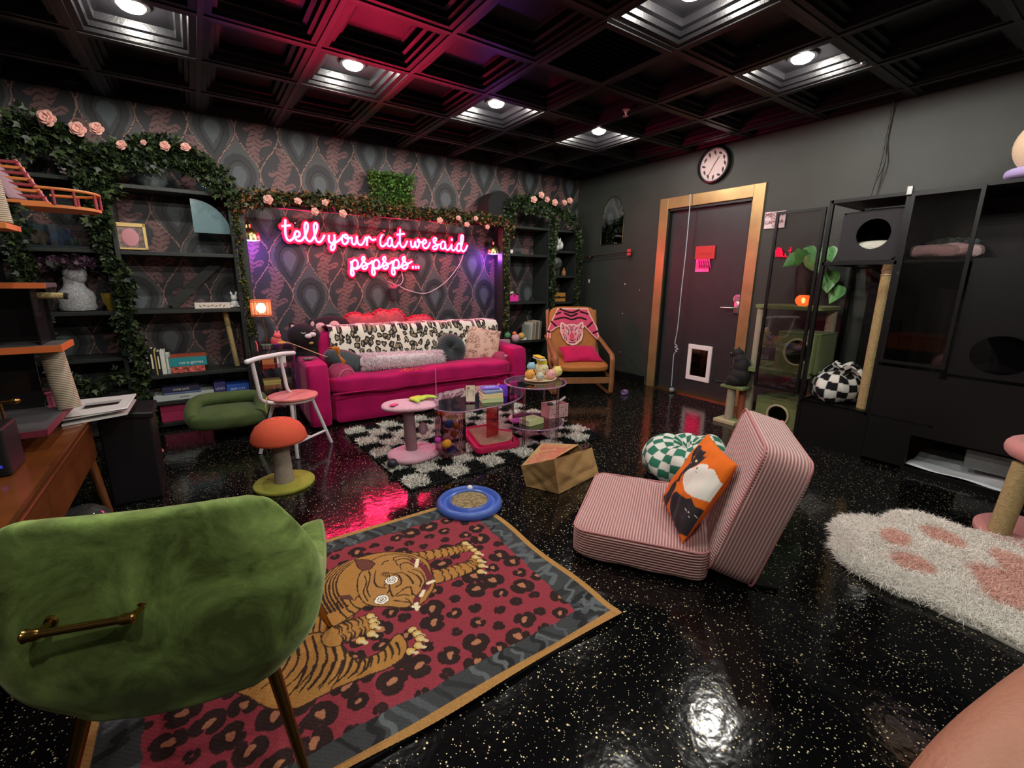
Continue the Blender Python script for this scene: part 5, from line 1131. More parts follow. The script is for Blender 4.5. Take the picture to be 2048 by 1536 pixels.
c = at(1078, 716, y=py0+.02); G().box((c.x, c.y, c.z+.01), (.085, .07, .012), rot=(.25, .1, .4), bev=.005).build('brim_top', mat('felt_gold', 'd8a830', .8), t); G().box((c.x+.012, c.y+.005, c.z-.008), (.10, .08, .014), rot=(.25, .15, .4), bev=.006).build('white_drip', mat('felt_white', 'd8d4c8', .8), t); G().puff((c.x+.035, c.y+.01, c.z-.03), (.12, .06, .05), e=2.6, n=6, rot=(0, .5, .2)).build('yellow_flap', mat('felt_lemon', 'd8cc28', .8), t, True)
# lower shelf
book('pale green book lying on the lower tier of the round table', (rc.x-.06, rc.y-.04, .18+.022), (.15, .12, .04), 'b8c88c', rz=.1)
t = thing('magazine', 'pink and violet magazine on the lower tier of the round table', 'magazine', (rc.x-.15, rc.y+.05, .181)); G().box((rc.x-.13, rc.y+.08, .185), (.14, .10, .006), rz=-.4).build('pages', mat('magazine_pink', 'b84a9c', .4, var=.6, vscale=30), t)
bq = at(1112, 833, z=.18); t = thing('storage_basket', 'small pink perforated plastic basket on the lower tier', 'basket', (bq.x, bq.y, .18))
Mq = Matrix.Translation((bq.x, bq.y+.02, .181)) @ Matrix.Rotation(-.1, 4, 'Z'); g = G(Mq); bwid, bdep, bh = .18, .12, .105
for (lo, hi) in (((-bwid/2, -bdep/2, 0), (bwid/2, bdep/2, .004)), ((-bwid/2, -bdep/2, 0), (bwid/2, -bdep/2+.003, bh)), ((-bwid/2, bdep/2-.003, 0), (bwid/2, bdep/2, bh)), ((-bwid/2, -bdep/2, 0), (-bwid/2+.003, bdep/2, bh)), ((bwid/2-.003, -bdep/2, 0), (bwid/2, bdep/2, bh))): g.b2(lo, hi)
g.tube([(-bwid/2, -bdep/2, bh), (bwid/2, -bdep/2, bh), (bwid/2, bdep/2, bh), (-bwid/2, bdep/2, bh)], .004, 6, closed=True)
ppk = mat('blush_plastic', 'd0aaa6', .45); g.build('basket_wall', ppk, t)
g = G(Mq); rs_ = random.Random(3)
for k in range(90): g.ell((rs_.uniform(-.08, .08), -bdep/2-.0005, rs_.uniform(.012, .09)), (rs_.uniform(.0015, .0035), .0008, rs_.uniform(.0015, .0045)), n=6)
o = g.build('perforation', mat('hole_dark', '1c1416', .9), t); o['kind'] = 'stuff'
t = thing('pet_brush', 'grey and white pet brush sticking out of the pink basket', 'brush', tuple(Mq @ Vector((.02, 0, .06)))); G(Mq).tube(spline([(-.04, 0, .10), (0, .0, .105), (.05, .0, .12), (.10, .0, .145)], 4), [.016]*5+[.010]*8, 10).build('handle', mat('grey_white_plastic', 'a8a4a4', .4), t, True); G(Mq).puff((-.045, 0, .10), (.05, .04, .035), e=3, n=4).build('brush_head', mat('dark_grey_plastic', '2c2c30', .4), t, True)
# ---- pink tray scratcher
q_ = [Vector((1.63, 3.10, 0)), Vector((1.50, 2.60, 0)), Vector((1.87, 2.56, 0)), Vector((2.0, 3.06, 0))]
cq = sum(q_, Vector())/4; sx_ = (q_[2]-q_[1]); Mt = Matrix.Translation((cq.x, cq.y, .035)) @ Matrix.Rotation(math.atan2(sx_.y, sx_.x), 4, 'Z')
t = thing('scratcher_tray', 'hot pink plastic tray scratcher with a corrugated cardboard pad', 'scratcher', (cq.x, cq.y, .035))
pk_ = mat('raspberry_plastic', 'b82250', .35); w_, l_ = .36, .50
Mt = rot3(sx_.normalized(), (q_[0]-q_[1]).normalized(), (0, 0, 1), (cq.x, cq.y, .035))
def rrect(w_, l_, r, n=6):
    P = []
    for (cx, cy, a0) in ((w_/2-r, l_/2-r, 0), (-w_/2+r, l_/2-r, PI/2), (-w_/2+r, -l_/2+r, PI), (w_/2-r, -l_/2+r, 1.5*PI)):
        for k in range(n+1): a = a0+PI/2*k/n; P.append((cx+r*math.cos(a), cy+r*math.sin(a)))
    return P
g = G(Mt)
def loft(g, rings):
    R = [[g.b.verts.new(g.T @ Vector(p)) for p in r] for r in rings]; n = len(R[0])
    for A, B in zip(R, R[1:]):
        for j in range(n): g.b.faces.new((A[j], A[(j+1) % n], B[(j+1) % n], B[j]))
    g.b.faces.new(R[0][::-1]); g.b.faces.new(R[-1])
loft(g, [[(x, y, z) for x, y in rrect(w_+dw, l_+dw, .05)] for dw, z in ((0, 0), (.006, .03), (0, .042), (-.015, .042), (-.025, .03), (-.05, .026), (-.075, .028), (-.08, .045), (-.09, .046), (-.10, .038), (-.102, .03))])
g.build('tray', pk_, t, True)
G(Mt).prism(rrect(w_-.105, l_-.105, .02), .03, .043).build('cardboard_pad', mat('corrugated', 'a08a6c', .9, var=.35, vscale=90, bump=.8, bscale=300), t)
# ---- paper takeaway bag
t = thing('paper_bag', 'crumpled brown paper bag with red print lying on the floor', 'bag', tuple(at(1118, 990, z=0)))
P = dict(F=at(1118, 988, z=.004), L=at(1052, 972, z=.004), R=at(1198, 948, z=.004), Ft=at(1108, 918, y=1.86), Lt=at(1042, 932, y=2.10), Rt=at(1184, 895, y=2.02), Bt=at(1083, 886, y=2.32))
P['B'] = P['L']+P['R']-P['F']; P['B'].z = .004; P['Bt2'] = at(1158, 889, y=2.08)
cvb = Canvas(0, 0, 1, 1, .005, 'b08c5c')
for k in range(15):
    for j in range(26):
        if random.random() < .82: x_ = .12+k*.055; cvb.line([(x_, .06+j*.035), (x_+random.uniform(.03, .055), .06+j*.035)], .020, 'b83a50')
cvb.poly([(.0, .0), (.10, 0), (.10, 1), (0, 1)], 'b08c5c'); 
paper = mat('kraft_paper', rough=.75, vc=True, bump=.25, bscale=40, spec=.25); kr = np.array(lin('b08c5c'))
fr_ = random.Random(5); FOLDS = {k: [(fr_.random(), fr_.random(), fr_.uniform(0, PI)) for _ in range(7)] for k in ('side_panel', 'bottom_flap', 'printed_panel', 'back_panel')}
def face(nm, a, b_, c, d, cv=None, n=44):
    A, B2, C2, D2 = (np.array(P[k]) for k in (a, b_, c, d))
    def fn(u, v):
        q = np.outer((1-u)*(1-v), A)+np.outer(u*(1-v), B2)+np.outer(u*v, C2)+np.outer((1-u)*v, D2); e = (u*(1-u)*v*(1-v))*16
        nn2 = np.cross(B2-A, D2-A); nn2 /= np.linalg.norm(nn2); hh_ = sum(.007*np.clip(1-np.abs((u-c0)*math.cos(t0)+(v-c1)*math.sin(t0))/.16, 0, 1)*(1 if k % 2 else -1) for k, (c0, c1, t0) in enumerate(FOLDS[nm])); q = q+nn2[None]*(e**.35*hh_)[:, None]; return q[:, 0], q[:, 1], q[:, 2]
    gridmesh(nm, fn, n if cv is None else 110, n if cv is None else 110, paper, t, colfn=(lambda u, v: np.tile(kr, (len(u), 1))) if cv is None else (lambda u, v: cv.get(u, v)), smooth=True)
face('side_panel', 'F', 'R', 'Rt', 'Ft'); face('bottom_flap', 'L', 'F', 'Ft', 'Lt'); face('printed_panel', 'Lt', 'Ft', 'Bt2', 'Bt', cvb); face('printed_panel', 'Ft', 'Rt', 'Bt2', 'Ft', cvb); face('back_panel', 'B', 'L', 'Lt', 'Bt'); face('back_panel', 'R', 'B', 'Bt', 'Bt2'); face('back_panel', 'R', 'Bt2', 'Rt', 'R')
# ---- blue ring track scratcher
c = at(939, 1003, z=.03); t = thing('track_toy', 'blue ring track cat toy with a round cardboard centre and white ball', 'toy', (c.x, c.y, .006))
bl = mat('periwinkle_plastic', '4a66b8', .3)
G().lathe([(.10, 0), (.178, 0), (.184, .008), (.183, .026), (.172, .040), (.160, .044), (.152, .036), (.146, .022), (.128, .022), (.121, .036), (.113, .044), (.104, .040), (.10, .02), (.10, 0)], (c.x, c.y, .006), 72).build('track', bl, t, True)
G().lathe([(0, 0), (.104, 0), (.104, .034), (0, .038)], (c.x, c.y, .006), 48).build('cardboard_disc', mat('corrugated_round', '94805c', .9, var=.6, vscale=70, bump=.9, bscale=200), t, True)
cb2 = at(940, 968, z=.045); d_ = (Vector((cb2.x, cb2.y, 0))-Vector((c.x, c.y, 0))).normalized()*.137; G().ell((c.x+d_.x, c.y+d_.y, .046), .017, n=16).build('ball', white, t, True)
# ---- tan bentwood armchair with tiger throw
AZ = -.50; A0 = Vector((3.40, 3.53, 0)); TA = Matrix.Translation(A0) @ Matrix.Rotation(AZ, 4, 'Z')
t = thing('armchair', 'tan cushioned bentwood armchair in the far corner', 'armchair', A0, AZ); arm = t
bw_ = mat('bent_beech', '8a5a38', .45, var=.15, vscale=20); tan = mat('tan_cushion', 'a5652e', .75, var=.12, vscale=10, bump=.2, bscale=200)
for sx_ in (-.315, .315):
    G(TA).tube(spline([(sx_, .62, .60), (sx_, .42, .555), (sx_, .20, .50), (sx_, .06, .465), (sx_, .012, .43), (sx_, .0, .36), (sx_, .0, .10), (sx_, .03, .025), (sx_, .12, .014), (sx_, .45, .014), (sx_, .62, .016)], 6), .028, 8, flat=(1.0, .5)).build('side_frame', bw_, t, True)
    G(TA).tube(spline([(sx_*.93, .05, .22), (sx_*.93, .35, .26), (sx_*.93, .50, .36), (sx_*.93, .62, .60), (sx_*.93, .72, .90)], 6), .022, 8, flat=(1, .5)).build('back_rail', bw_, t, True)
G(TA).b2((-.31, .01, .14), (.31, .035, .21), .004).build('front_stretcher', bw_, t); G(TA).b2((-.31, .50, .30), (.31, .53, .35), .004).build('rear_stretcher', bw_, t)
def slab_curve(g, prof, w_, th, e=10):
    pass
g = G(TA); g.puff((0, .25, .33), (.60, .56, .085), e=4.5, n=12, rot=(.08, 0, 0)); g.build('seat_cushion', tan, t, True)
g = G(TA); g.puff((0, .60, .62), (.58, .085, .66), e=6, n=12, rot=(-.26, 0, 0)); g.build('back_cushion', tan, t, True)
# tiger throw, cut in a tiger's outline, painted on its own plane
Mb_ = TA @ Matrix.Translation((0, .60, .62)) @ Euler((-.26, 0, 0)).to_matrix().to_4x4()
P0 = np.array((Mb_ @ Vector((0, -.060, 0)))); Ux = np.array((Mb_.to_3x3() @ Vector((1, 0, 0)))); Vz = np.array((Mb_.to_3x3() @ Vector((0, 0, 1)))); plT = Plane(P0, Ux, Vz)
cvt = Canvas(-.45, -.40, .45, .42, .003, 'c44a68')
tz = lambda pts: [plT.uv(1080+p[0]/7.68, 600+p[1]/7.68) for p in pts]
outl = tz([(262, 128), (735, 128), (760, 200), (880, 430), (905, 560), (885, 615), (800, 540), (680, 410), (655, 450), (660, 540), (640, 620), (560, 690), (490, 700), (420, 675), (350, 590), (312, 500), (305, 415), (250, 430), (165, 490), (160, 610), (100, 590), (110, 470), (170, 320), (235, 190)])
ins = cvt.poly(outl, 'c44a68'); cvt.line(outl+[outl[0]], .026, 'dcb8a8', mask=ins)
BK = '241016'
for l_ in ([(310, 140), (480, 195), (600, 150)], [(380, 205), (480, 245), (570, 210)], [(230, 300), (370, 270), (490, 300), (600, 270), (705, 300)], [(250, 215), (310, 195)], [(620, 180), (730, 215)], [(170, 330), (245, 400)], [(800, 345), (730, 415)], [(115, 480), (150, 495)], [(880, 480), (815, 510)]): cvt.line(tz(spline(l_, 5)), .022, BK)
hd = tz(spline([(325, 350), (400, 390), (490, 375), (580, 390), (655, 345), (655, 500), (620, 600), (540, 675), (490, 685), (430, 665), (360, 590), (325, 500)], 4, closed=True)); cvt.poly(hd, 'd88a94')
cvt.line(hd+[hd[0]], .012, 'e0c8bc')
for l_ in ([(345, 380), (360, 440), (330, 430)], [(640, 380), (610, 440), (650, 430)], [(400, 420), (440, 470), (430, 520)], [(570, 420), (540, 470), (550, 520)], [(450, 390), (480, 430), (520, 395)], [(470, 440), (485, 480), (500, 440)], [(380, 480), (425, 500), (440, 540)], [(600, 480), (555, 500), (540, 540)], [(360, 520), (380, 600)], [(620, 520), (600, 600)], [(395, 540), (405, 620)], [(585, 540), (575, 620)], [(450, 600), (480, 625), (520, 620), (545, 600)], [(445, 650), (490, 655), (550, 645)]): cvt.line(tz(spline(l_, 4)), .008, BK)
for ex in (410, 565): u_, v_ = tz([(ex, 490)])[0]; cvt.disc(u_, v_, .018, 'e8e0d0', .012); cvt.disc(u_, v_, .007, BK)
u_, v_ = tz([(490, 560)])[0]; cvt.disc(u_, v_, .028, 'c84a60', .05)
th_ = thing('tiger_throw', 'pink tiger-shaped throw with a striped back and face on the tan armchair', 'blanket', tuple(plT.pt(0, -.3)))
sheet('cloth', plT, cvt, cloth_vc, th_, inside=ins, n=(220, 200), ext=(-.45, -.40, .45, .42), bow=lambda U, V: .0*U-.0, thick=.008)
c = TA @ Vector((0.02, .27, .43)); cushion('raspberry pink scatter cushion lying on the tan armchair seat', tuple(c), .46, .34, .13, velvet('raspberry_cushion', 'b4164e', .4), (.35, 0, AZ+.05), pinch=.1)
sh = at(1250, 785, z=.02); t = thing('sandal', 'single lilac rubber clog on the floor near the door', 'shoe', (sh.x, sh.y, 0)); lil = mat('lilac_rubber', '7a5a90', .5)
G().puff((sh.x, sh.y, .012), (.13, .055, .022), e=3, n=6, rz=.3).build('sole', lil, t, True); G().torus((sh.x-.03, sh.y-.01, .022), .026, .010, rot=(0, PI/2, .3), n=16, k=6).torus((sh.x+.01, sh.y, .022), .026, .008, rot=(0, PI/2, .3), n=16, k=6).build('strap', lil, t, True)
# green pet sofa bed
gb = thing('pet_bed', 'small dark green pet sofa on hairpin legs before the left bookcase', 'pet bed', tuple(at(460, 862, z=0)))
pg = velvet('moss_velvet', '4c5a34', .3); cbx = (at(380, 835, z=.25)+at(527, 825, z=.25))/2; cbx = Vector((.08, 4.08, .2)); cw = .50
Mg = Matrix.Translation((cbx.x+.02, cbx.y, 0)) @ Matrix.Rotation(-.12, 4, 'Z')
g = G(Mg); g.puff((0, .01, .178), (cw+.03, .40, .15), e=3.4, n=10); g.build('seat', pg, gb, True)
pts = spline([(-.21, -.12, .19), (-.235, .0, .235), (-.20, .13, .285), (0, .16, .29), (.20, .13, .285), (.235, .0, .235), (.21, -.12, .19)], 6); G(Mg).tube(pts, [.02]+[.052]*(len(pts)-2)+[.02], 12).build('bolster_back', pg, gb, True)
for (x_, y_) in ((-.17, -.10), (.17, -.10), (-.17, .10), (.17, .10)): s_ = 1 if x_ > 0 else -1; G(Mg).tube([(x_-.015, y_, .12), (x_+s_*.03, y_, .004), (x_+.02, y_, .12)], .004, 6).build('hairpin_leg', mat('brass', 'b09858', .3, 1), gb, True)
fc = at(303, 905, z=.02); t = thing('cat_toy', 'pink and cream patterned kicker toy lying on the floor by the ivy', 'toy', (fc.x, fc.y, 0)); G().box((fc.x-.03, fc.y, .03), (.13, .10, .03), rot=(0, .2, .3), bev=.012).build('body', mat('tan_card', 'b07a34', .6), t); G().puff((fc.x+.02, fc.y-.04, .03), (.11, .07, .035), e=3, n=5, rz=.5).build('pink_end', mat('toy_pink_print', 'b85a60', .7, var=.5, vscale=50), t, True)
# ================================================================== FOREGROUND
# ---- tiger rug: woven picture painted in floor coordinates
RX0, RY0, RX1, RY1 = -.40, .975, 1.20, 2.125
C = Canvas(RX0, RY0, RX1, RY1, .0028, '3c4142')
zf = lambda pts: [tuple(at(600+p[0]/5.12, 1060+p[1]/5.12, z=0)[:2]) for p in pts]
# zebra border
for k in range(150):
    t_ = random.random(); 
    side = random.choice('nsew')
    if side in 'ns': x_ = random.uniform(RX0, RX1); y_ = RY0+.07 if side == 's' else RY1-.06; dx, dy = random.uniform(-.05, .05), random.uniform(.03, .06)
    else: y_ = random.uniform(RY0, RY1); x_ = RX1-.08 if side == 'e' else RX0+.08; dx, dy = random.uniform(.03, .07), random.uniform(-.05, .05)
    C.line(spline([(x_-dx, y_-dy), (x_+.012, y_-.3*dy), (x_-.008, y_+.4*dy), (x_+dx, y_+dy)], 5), random.choice((.012, .018, .024)), random.choice(('26292a', '50565a', '5c6466', '2e3233')))
# crimson field with wobbly edge
f_ = []
for (a, b_) in (((RX0+.14, RY0+.11), (RX1-.14, RY0+.11)), ((RX1-.14, RY0+.11), (RX1-.10, RY1-.13)), ((RX1-.10, RY1-.13), (RX0+.12, RY1-.10)), ((RX0+.12, RY1-.10), (RX0+.14, RY0+.11))):
    for k in range(24): t_ = k/24; f_.append((a[0]+(b_[0]-a[0])*t_+random.uniform(-.006, .006), a[1]+(b_[1]-a[1])*t_+random.uniform(-.006, .006)))
field = C.poly(f_, '8c3842')
# leopard rosettes on a jittered lattice
def rosette(x, y, r, a):
    for k in range(3):
        aa = a+k*2.1+random.uniform(-.3, .3); C.disc(x+r*.60*math.cos(aa), y+r*.52*math.sin(aa), r*random.uniform(.62, .85), '2e2220', r*random.uniform(.42, .6), aa+PI/2, mask=field)
    if r > .026:
        C.disc(x, y, r*.42, 'a87254', r*.22, a+.7, mask=field); C.disc(x+r*.18, y+r*.1, r*.25, 'a87254', r*.18, a, mask=field)
yy_ = RY0+.12; row = 0
while yy_ < RY1-.08:
    xx_ = RX0+.13+(row % 2)*.05
    while xx_ < RX1-.10: rosette(xx_+random.uniform(-.02, .02), yy_+random.uniform(-.015, .015), random.choice((.046, .040, .024, .030, .044, .022)), random.uniform(0, PI)); xx_ += .098
    yy_ += .078; row += 1
OR, DK, CL = 'a87a40', '38291f', 'd0c092'
def limb(pts, ws, stripes=14, col=OR):
    P = spline([zf([p])[0] for p in pts], 8); n_ = len(P); mk = np.zeros(C.X.shape, bool)
    for i in range(n_-1):
        wd = ws[0]+(ws[1]-ws[0])*i/n_; C.line(P[i:i+2], wd+.008, DK)
    for i in range(n_-1):
        wd = ws[0]+(ws[1]-ws[0])*i/n_; C.line(P[i:i+2], wd, col)
    for k in range(stripes):
        i = int((k+.5)/stripes*(n_-2)); a, b_ = np.array(P[i]), np.array(P[i+1]); d = (b_-a)/np.linalg.norm(b_-a); nn2 = np.array([-d[1], d[0]]); wd = (ws[0]+(ws[1]-ws[0])*i/n_)/2
        for sg in (1, -1): C.line(spline([tuple(a+nn2*sg*wd), tuple(a+nn2*sg*wd*.55+d*.010), tuple(a+nn2*sg*wd*.1+d*.004)], 4), (.009, .003), DK)
def claws(pts, tip):
    for p in pts:
        a = zf([p])[0]; b_ = zf([(p[0]+tip[0], p[1]+tip[1])])[0]; C.disc(a[0], a[1], .019, DK); C.disc(a[0], a[1], .0155, 'cfa860'); C.line([a, b_], (.013, .004), CL)
# hind body and rear leg (lower left), front legs, then trunk and head over them
TR = zf(spline([(-500, 760), (-150, 600), (200, 500), (420, 640), (560, 880), (430, 970), (300, 1010), (330, 1110), (200, 1070), (0, 1110), (-300, 1250), (-560, 1200)], 4, closed=True)); tm_ = C.poly(TR, OR); C.line(TR+[TR[0]], .006, DK)
for k in range(11): C.line(zf(spline([(-420+k*62, 700-k*12), (-440+k*66, 850), (-400+k*60, 980+k*6), (-430+k*64, 1130)], 6)), (.011, .005), DK, mask=tm_)
HN = zf(spline([(-760, 1600), (-560, 1280), (-250, 1150), (0, 1112), (200, 1068), (330, 1110), (470, 1240), (540, 1330), (700, 1325), (860, 1240), (1000, 1080), (1100, 1180), (1050, 1330), (900, 1440), (680, 1520), (425, 1618), (180, 1740), (-26, 1843), (-307, 1853), (-532, 1730)], 4, closed=True)); hm_ = C.poly(HN, OR); C.line(HN+[HN[0]], .006, DK)
for k in range(9): C.line(zf(spline([(-330+k*92, 1170-k*12+(k > 6)*60), (-300+k*96, 1330), (-420+k*104, 1500), (-640+k*120, 1650)], 6)), (.010, .004), DK, mask=hm_)
for k in range(8): C.line(zf(spline([(60+k*95, 1420-k*14), (10+k*96, 1560-k*18), (-110+k*100, 1720-k*30)], 5)), (.012, .004), DK, mask=hm_)
for k in range(7): C.line(zf(spline([(560+k*72, 1330-k*26), (600+k*70, 1400-k*26), (580+k*72, 1480-k*30)], 4)), (.010, .004), DK, mask=hm_)
claws([(1150, 1040), (1200, 1080), (1230, 1130), (1210, 1200), (1130, 1260)], (70, 20))
limb([(380, 1100), (520, 1040), (680, 980)], (.10, .085), 6); claws([(720, 900), (745, 950), (755, 1000), (730, 1080), (620, 1150)], (60, 25))
limb([(900, 300), (1200, 290), (1500, 240), (1680, 200)], (.075, .06), 12); claws([(1690, 150), (1740, 190), (1780, 220), (1820, 250)], (50, 20))
limb([(1200, 520), (1450, 480), (1700, 400), (1800, 340)], (.095, .065), 10); claws([(1790, 290), (1840, 330), (1860, 380), (1850, 440)], (55, 15))
body = zf(spline([(200, 520), (400, 380), (640, 290), (900, 240), (1150, 260), (1300, 330), (1350, 450), (1380, 580), (1300, 720), (1230, 790), (1180, 800), (1000, 820), (830, 800), (680, 800), (560, 880), (420, 970), (330, 1000), (200, 900), (130, 700)], 5, closed=True))
bm_ = C.poly(body, OR); C.line(body+[body[0]], .006, DK)
for k in range(9): C.line(zf(spline([(560-k*45, 330+k*14), (400-k*40, 480+k*18), (380-k*35, 640+k*20), (480-k*40, 800+k*15)], 6)), (.004, .011), DK, mask=bm_)
for l_ in ([(700, 780), (600, 700), (560, 740)], [(640, 840), (540, 780), (500, 700)], [(560, 880), (480, 820), (440, 720)], [(480, 920), (420, 860), (380, 760)]): C.line(zf(spline(l_, 5)), (.008, .004), DK, mask=bm_)
face_ = zf(spline([(640, 430), (720, 340), (850, 280), (1000, 260), (1160, 290), (1290, 380), (1330, 500), (1290, 640), (1200, 740), (1080, 810), (900, 800), (760, 800), (660, 760), (600, 660), (590, 540)], 5, closed=True)); fm = C.poly(face_, 'ab7f48'); C.line(face_+[face_[0]], .005, DK)
for l_ in ([(980, 340), (960, 300), (1060, 280), (1160, 310)], [(1000, 380), (990, 330), (1080, 310), (1170, 350)], [(1040, 420), (1030, 370), (1100, 350), (1190, 400)], [(1100, 440), (1180, 470), (1240, 530), (1230, 600)], [(1150, 420), (1240, 450), (1280, 540), (1250, 620)],
           [(780, 430), (760, 540), (800, 600), (880, 610)], [(700, 420), (720, 500), (690, 620), (720, 700)], [(660, 480), (680, 560), (650, 660), (690, 740)], [(860, 590), (900, 560), (920, 620), (900, 660)], [(920, 620), (960, 700), (1060, 620), (1130, 600), (1150, 680)], [(960, 470), (1040, 450), (1120, 500), (1160, 560)],
           [(930, 460), (1010, 480), (1040, 560), (980, 600)], [(990, 700), (1060, 680), (1120, 690)], [(960, 740), (1050, 750), (1130, 760)], [(840, 370), (860, 340), (900, 330)], [(1080, 720), (1120, 740), (1140, 780)]): C.line(zf(spline(l_, 5)), (.0045, .007), DK)
C.line(zf(spline([(1150, 330), (1230, 370), (1290, 430), (1330, 520), (1300, 600), (1250, 660), (1200, 720), (1190, 790)], 6)), .026, '6e3038'); C.line(zf(spline([(1150, 660), (1200, 700), (1260, 640), (1300, 560)], 5)), .006, DK)
for a, b_ in (((1205, 320), (1190, 390)), ((1370, 540), (1310, 565)), ((1270, 640), (1240, 690)), ((1160, 800), (1210, 810)), ((1190, 770), (1200, 830))): C.line(zf([a, b_]), (.016, .006), 'e8dcb8')
ear = zf([(560, 320), (700, 320), (770, 360), (720, 420), (640, 430), (590, 400)]); C.poly(ear, '6a4038'); C.line(ear+[ear[0]], .005, DK); ear = zf([(370, 700), (520, 680), (560, 740), (460, 730)]); C.poly(ear, '5a3a34')
for (ex, ey) in ((938, 530), (838, 730)):
    x_, y_ = zf([(ex, ey)])[0]
    for r_, c_ in ((.030, DK), (.027, 'f0ece0'), (.018, DK), (.015, 'f0ece0'), (.008, DK), (.0045, 'f0ece0')): C.disc(x_, y_, r_, c_)
for k in range(5): C.line(zf([(830+k*22, 480+k*8), (850+k*14, 450)]), .004, DK)
# tan binding
m_ = (C.X < RX0+.028) | (C.X > RX1-.028) | (C.Y < RY0+.03) | (C.Y > RY1-.028); C.a[m_] = np.array(lin('a8804a'))
C.a *= RNG.uniform(.82, 1.12, C.a.shape[:2])[..., None]
rug = thing('tiger_rug', 'flat woven rug with a sprawling tiger on a red leopard field', 'rug', ((RX0+RX1)/2, (RY0+RY1)/2, 0))
def rugfn(u, v):
    x = RX0+u*(RX1-RX0); y = RY0+v*(RY1-RY0)+.006*np.sin(x*9)*(v < .02)
    x = x+.008*np.sin(y*11+1)*(u > .98)
    edge = np.minimum(np.minimum(u*(RX1-RX0), (1-u)*(RX1-RX0)), np.minimum(v*(RY1-RY0), (1-v)*(RY1-RY0)))
    lift = np.where((v < .5), .012*np.exp(-((v*(RY1-RY0))/.05)**2)*(.4+.6*np.sin(x*6+1)**2), 0)
    return x, y, .008+lift+.0008*np.sin(x*400)*np.sin(y*400)
rm = mat('woven_rug', rough=.9, vc=True, bump=.3, bscale=500, spec=.15)
o = gridmesh('woven_face', rugfn, 620, 400, rm, rug, colfn=lambda u, v: C.get(RX0+u*(RX1-RX0), RY0+v*(RY1-RY0)))
g = G()
g.b2((RX0+.004, RY0+.004, .0005), (RX1-.004, RY1-.004, .006)); g.build('backing', mat('rug_back_black', '0c0c0c', .95), rug)
# ---- green velvet chair with brass handle
CX, CY = -.075, 1.33; CRZ = math.atan2(-.295, .955); TC = Matrix.Translation((CX, CY, 0)) @ Matrix.Rotation(CRZ, 4, 'Z')
M, N, L, b = nodemat('green_velvet'); b.inputs['Roughness'].default_value = .8; b.inputs['Sheen Weight'].default_value = .8; b.inputs['Sheen Roughness'].default_value = .35; b.inputs['Sheen Tint'].default_value = (.6, .8, .4, 1); b.inputs['Specular IOR Level'].default_value = .2
tc = N.new('ShaderNodeTexCoord'); n1 = N.new('ShaderNodeTexNoise'); n1.inputs['Scale'].default_value = 7; n1.inputs['Detail'].default_value = 6; n1.inputs['Roughness'].default_value = .65; n1.inputs['Distortion'].default_value = .6; L.new(tc.outputs['Object'], n1.inputs['Vector'])
rp = N.new('ShaderNodeValToRGB'); rp.color_ramp.elements[0].position = .38; rp.color_ramp.elements[0].color = (*lin('475526'), 1); rp.color_ramp.elements[1].position = .66; rp.color_ramp.elements[1].color = (*lin('8aa458'), 1)
L.new(n1.outputs['Fac'], rp.inputs[0]); L.new(rp.outputs[0], b.inputs['Base Color'])
n2 = N.new('ShaderNodeTexNoise'); n2.inputs['Scale'].default_value = 400; L.new(tc.outputs['Object'], n2.inputs['Vector']); bp = N.new('ShaderNodeBump'); bp.inputs['Strength'].default_value = .15; bp.inputs['Distance'].default_value = .004; L.new(n2.outputs['Fac'], bp.inputs['Height']); L.new(bp.outputs[0], b.inputs['Normal']); gv = M
chair = thing('velvet_armchair', 'green velvet armchair with brass back handle seen from behind, near left', 'armchair', (CX, CY, 0), CRZ)
def shell(s, t):
    """s in [-1,1] round the plan, t in [0,1] from hem to rim -> local xyz"""
    sg = np.sign(s); a = np.abs(s)
    top = np.interp(a, [0, .46, .51, .57, .64, .70, .80, .90, .96, 1], [.80, .80, .785, .70, .59, .550, .560, .590, .575, .50])
    z = .300+(top-.300)*t
    w_ = np.interp(z, [.312, .36, .42, .50, .60, .70, .80], [.222, .268, .298, .318, .312, .286, .256]); yb = np.interp(z, [.33, .42, .6, .8], [-.245, -.282, -.290, -.268]); yf = np.interp(z, [.33, .45, .55, .62, .8], [.03, .12, .09, .04, .0])
    r = .115; l1 = w_-r; l2 = PI/2*r; l3 = yf-(yb+r)
    d1 = a/.36; d2 = (a-.36)/.26; d3 = (a-.62)/.38
    ph = np.clip(d2, 0, 1)*PI/2
    x = np.where(a < .36, l1*d1, np.where(a < .62, l1+r*np.sin(ph), w_+.0*a)); y = np.where(a < .36, yb-.006*(1-d1**2), np.where(a < .62, yb+r*(1-np.cos(ph)), yb+r+l3*np.clip(d3, 0, 1)))
    y = np.where(a < .36, yb-.012*(1-d1**2)+.0, y)
    x = x-.02*np.clip(d3, 0, 1)**2*(a > .62)
    return sg*x, y, z
def shfn(u, v):
    X, Y, Z = shell(u*2-1, v); q = np.array(TC); return q[0][0]*X+q[0][1]*Y+q[0][3], q[1][0]*X+q[1][1]*Y+q[1][3], Z
o = gridmesh('shell', shfn, 110, 18, gv, chair)
md = o.modifiers.new('t', 'SOLIDIFY'); md.thickness = .055; md.offset = -1; md.use_even_offset = True
md2 = o.modifiers.new('s', 'SUBSURF'); md2.levels = 2; md2.render_levels = 2
g = G(TC); g.puff((0, .0, .385), (.44, .42, .13), e=5, n=10); g.build('seat', gv, chair, True)
seam = [tuple(TC @ Vector(tuple(float(q) for q in shell(np.array(sg*.545), np.array(t))))) for sg in (1,) for t in np.linspace(0, 1, 12)]
brass = mat('brass_leg', 'a8824a', .25, 1)
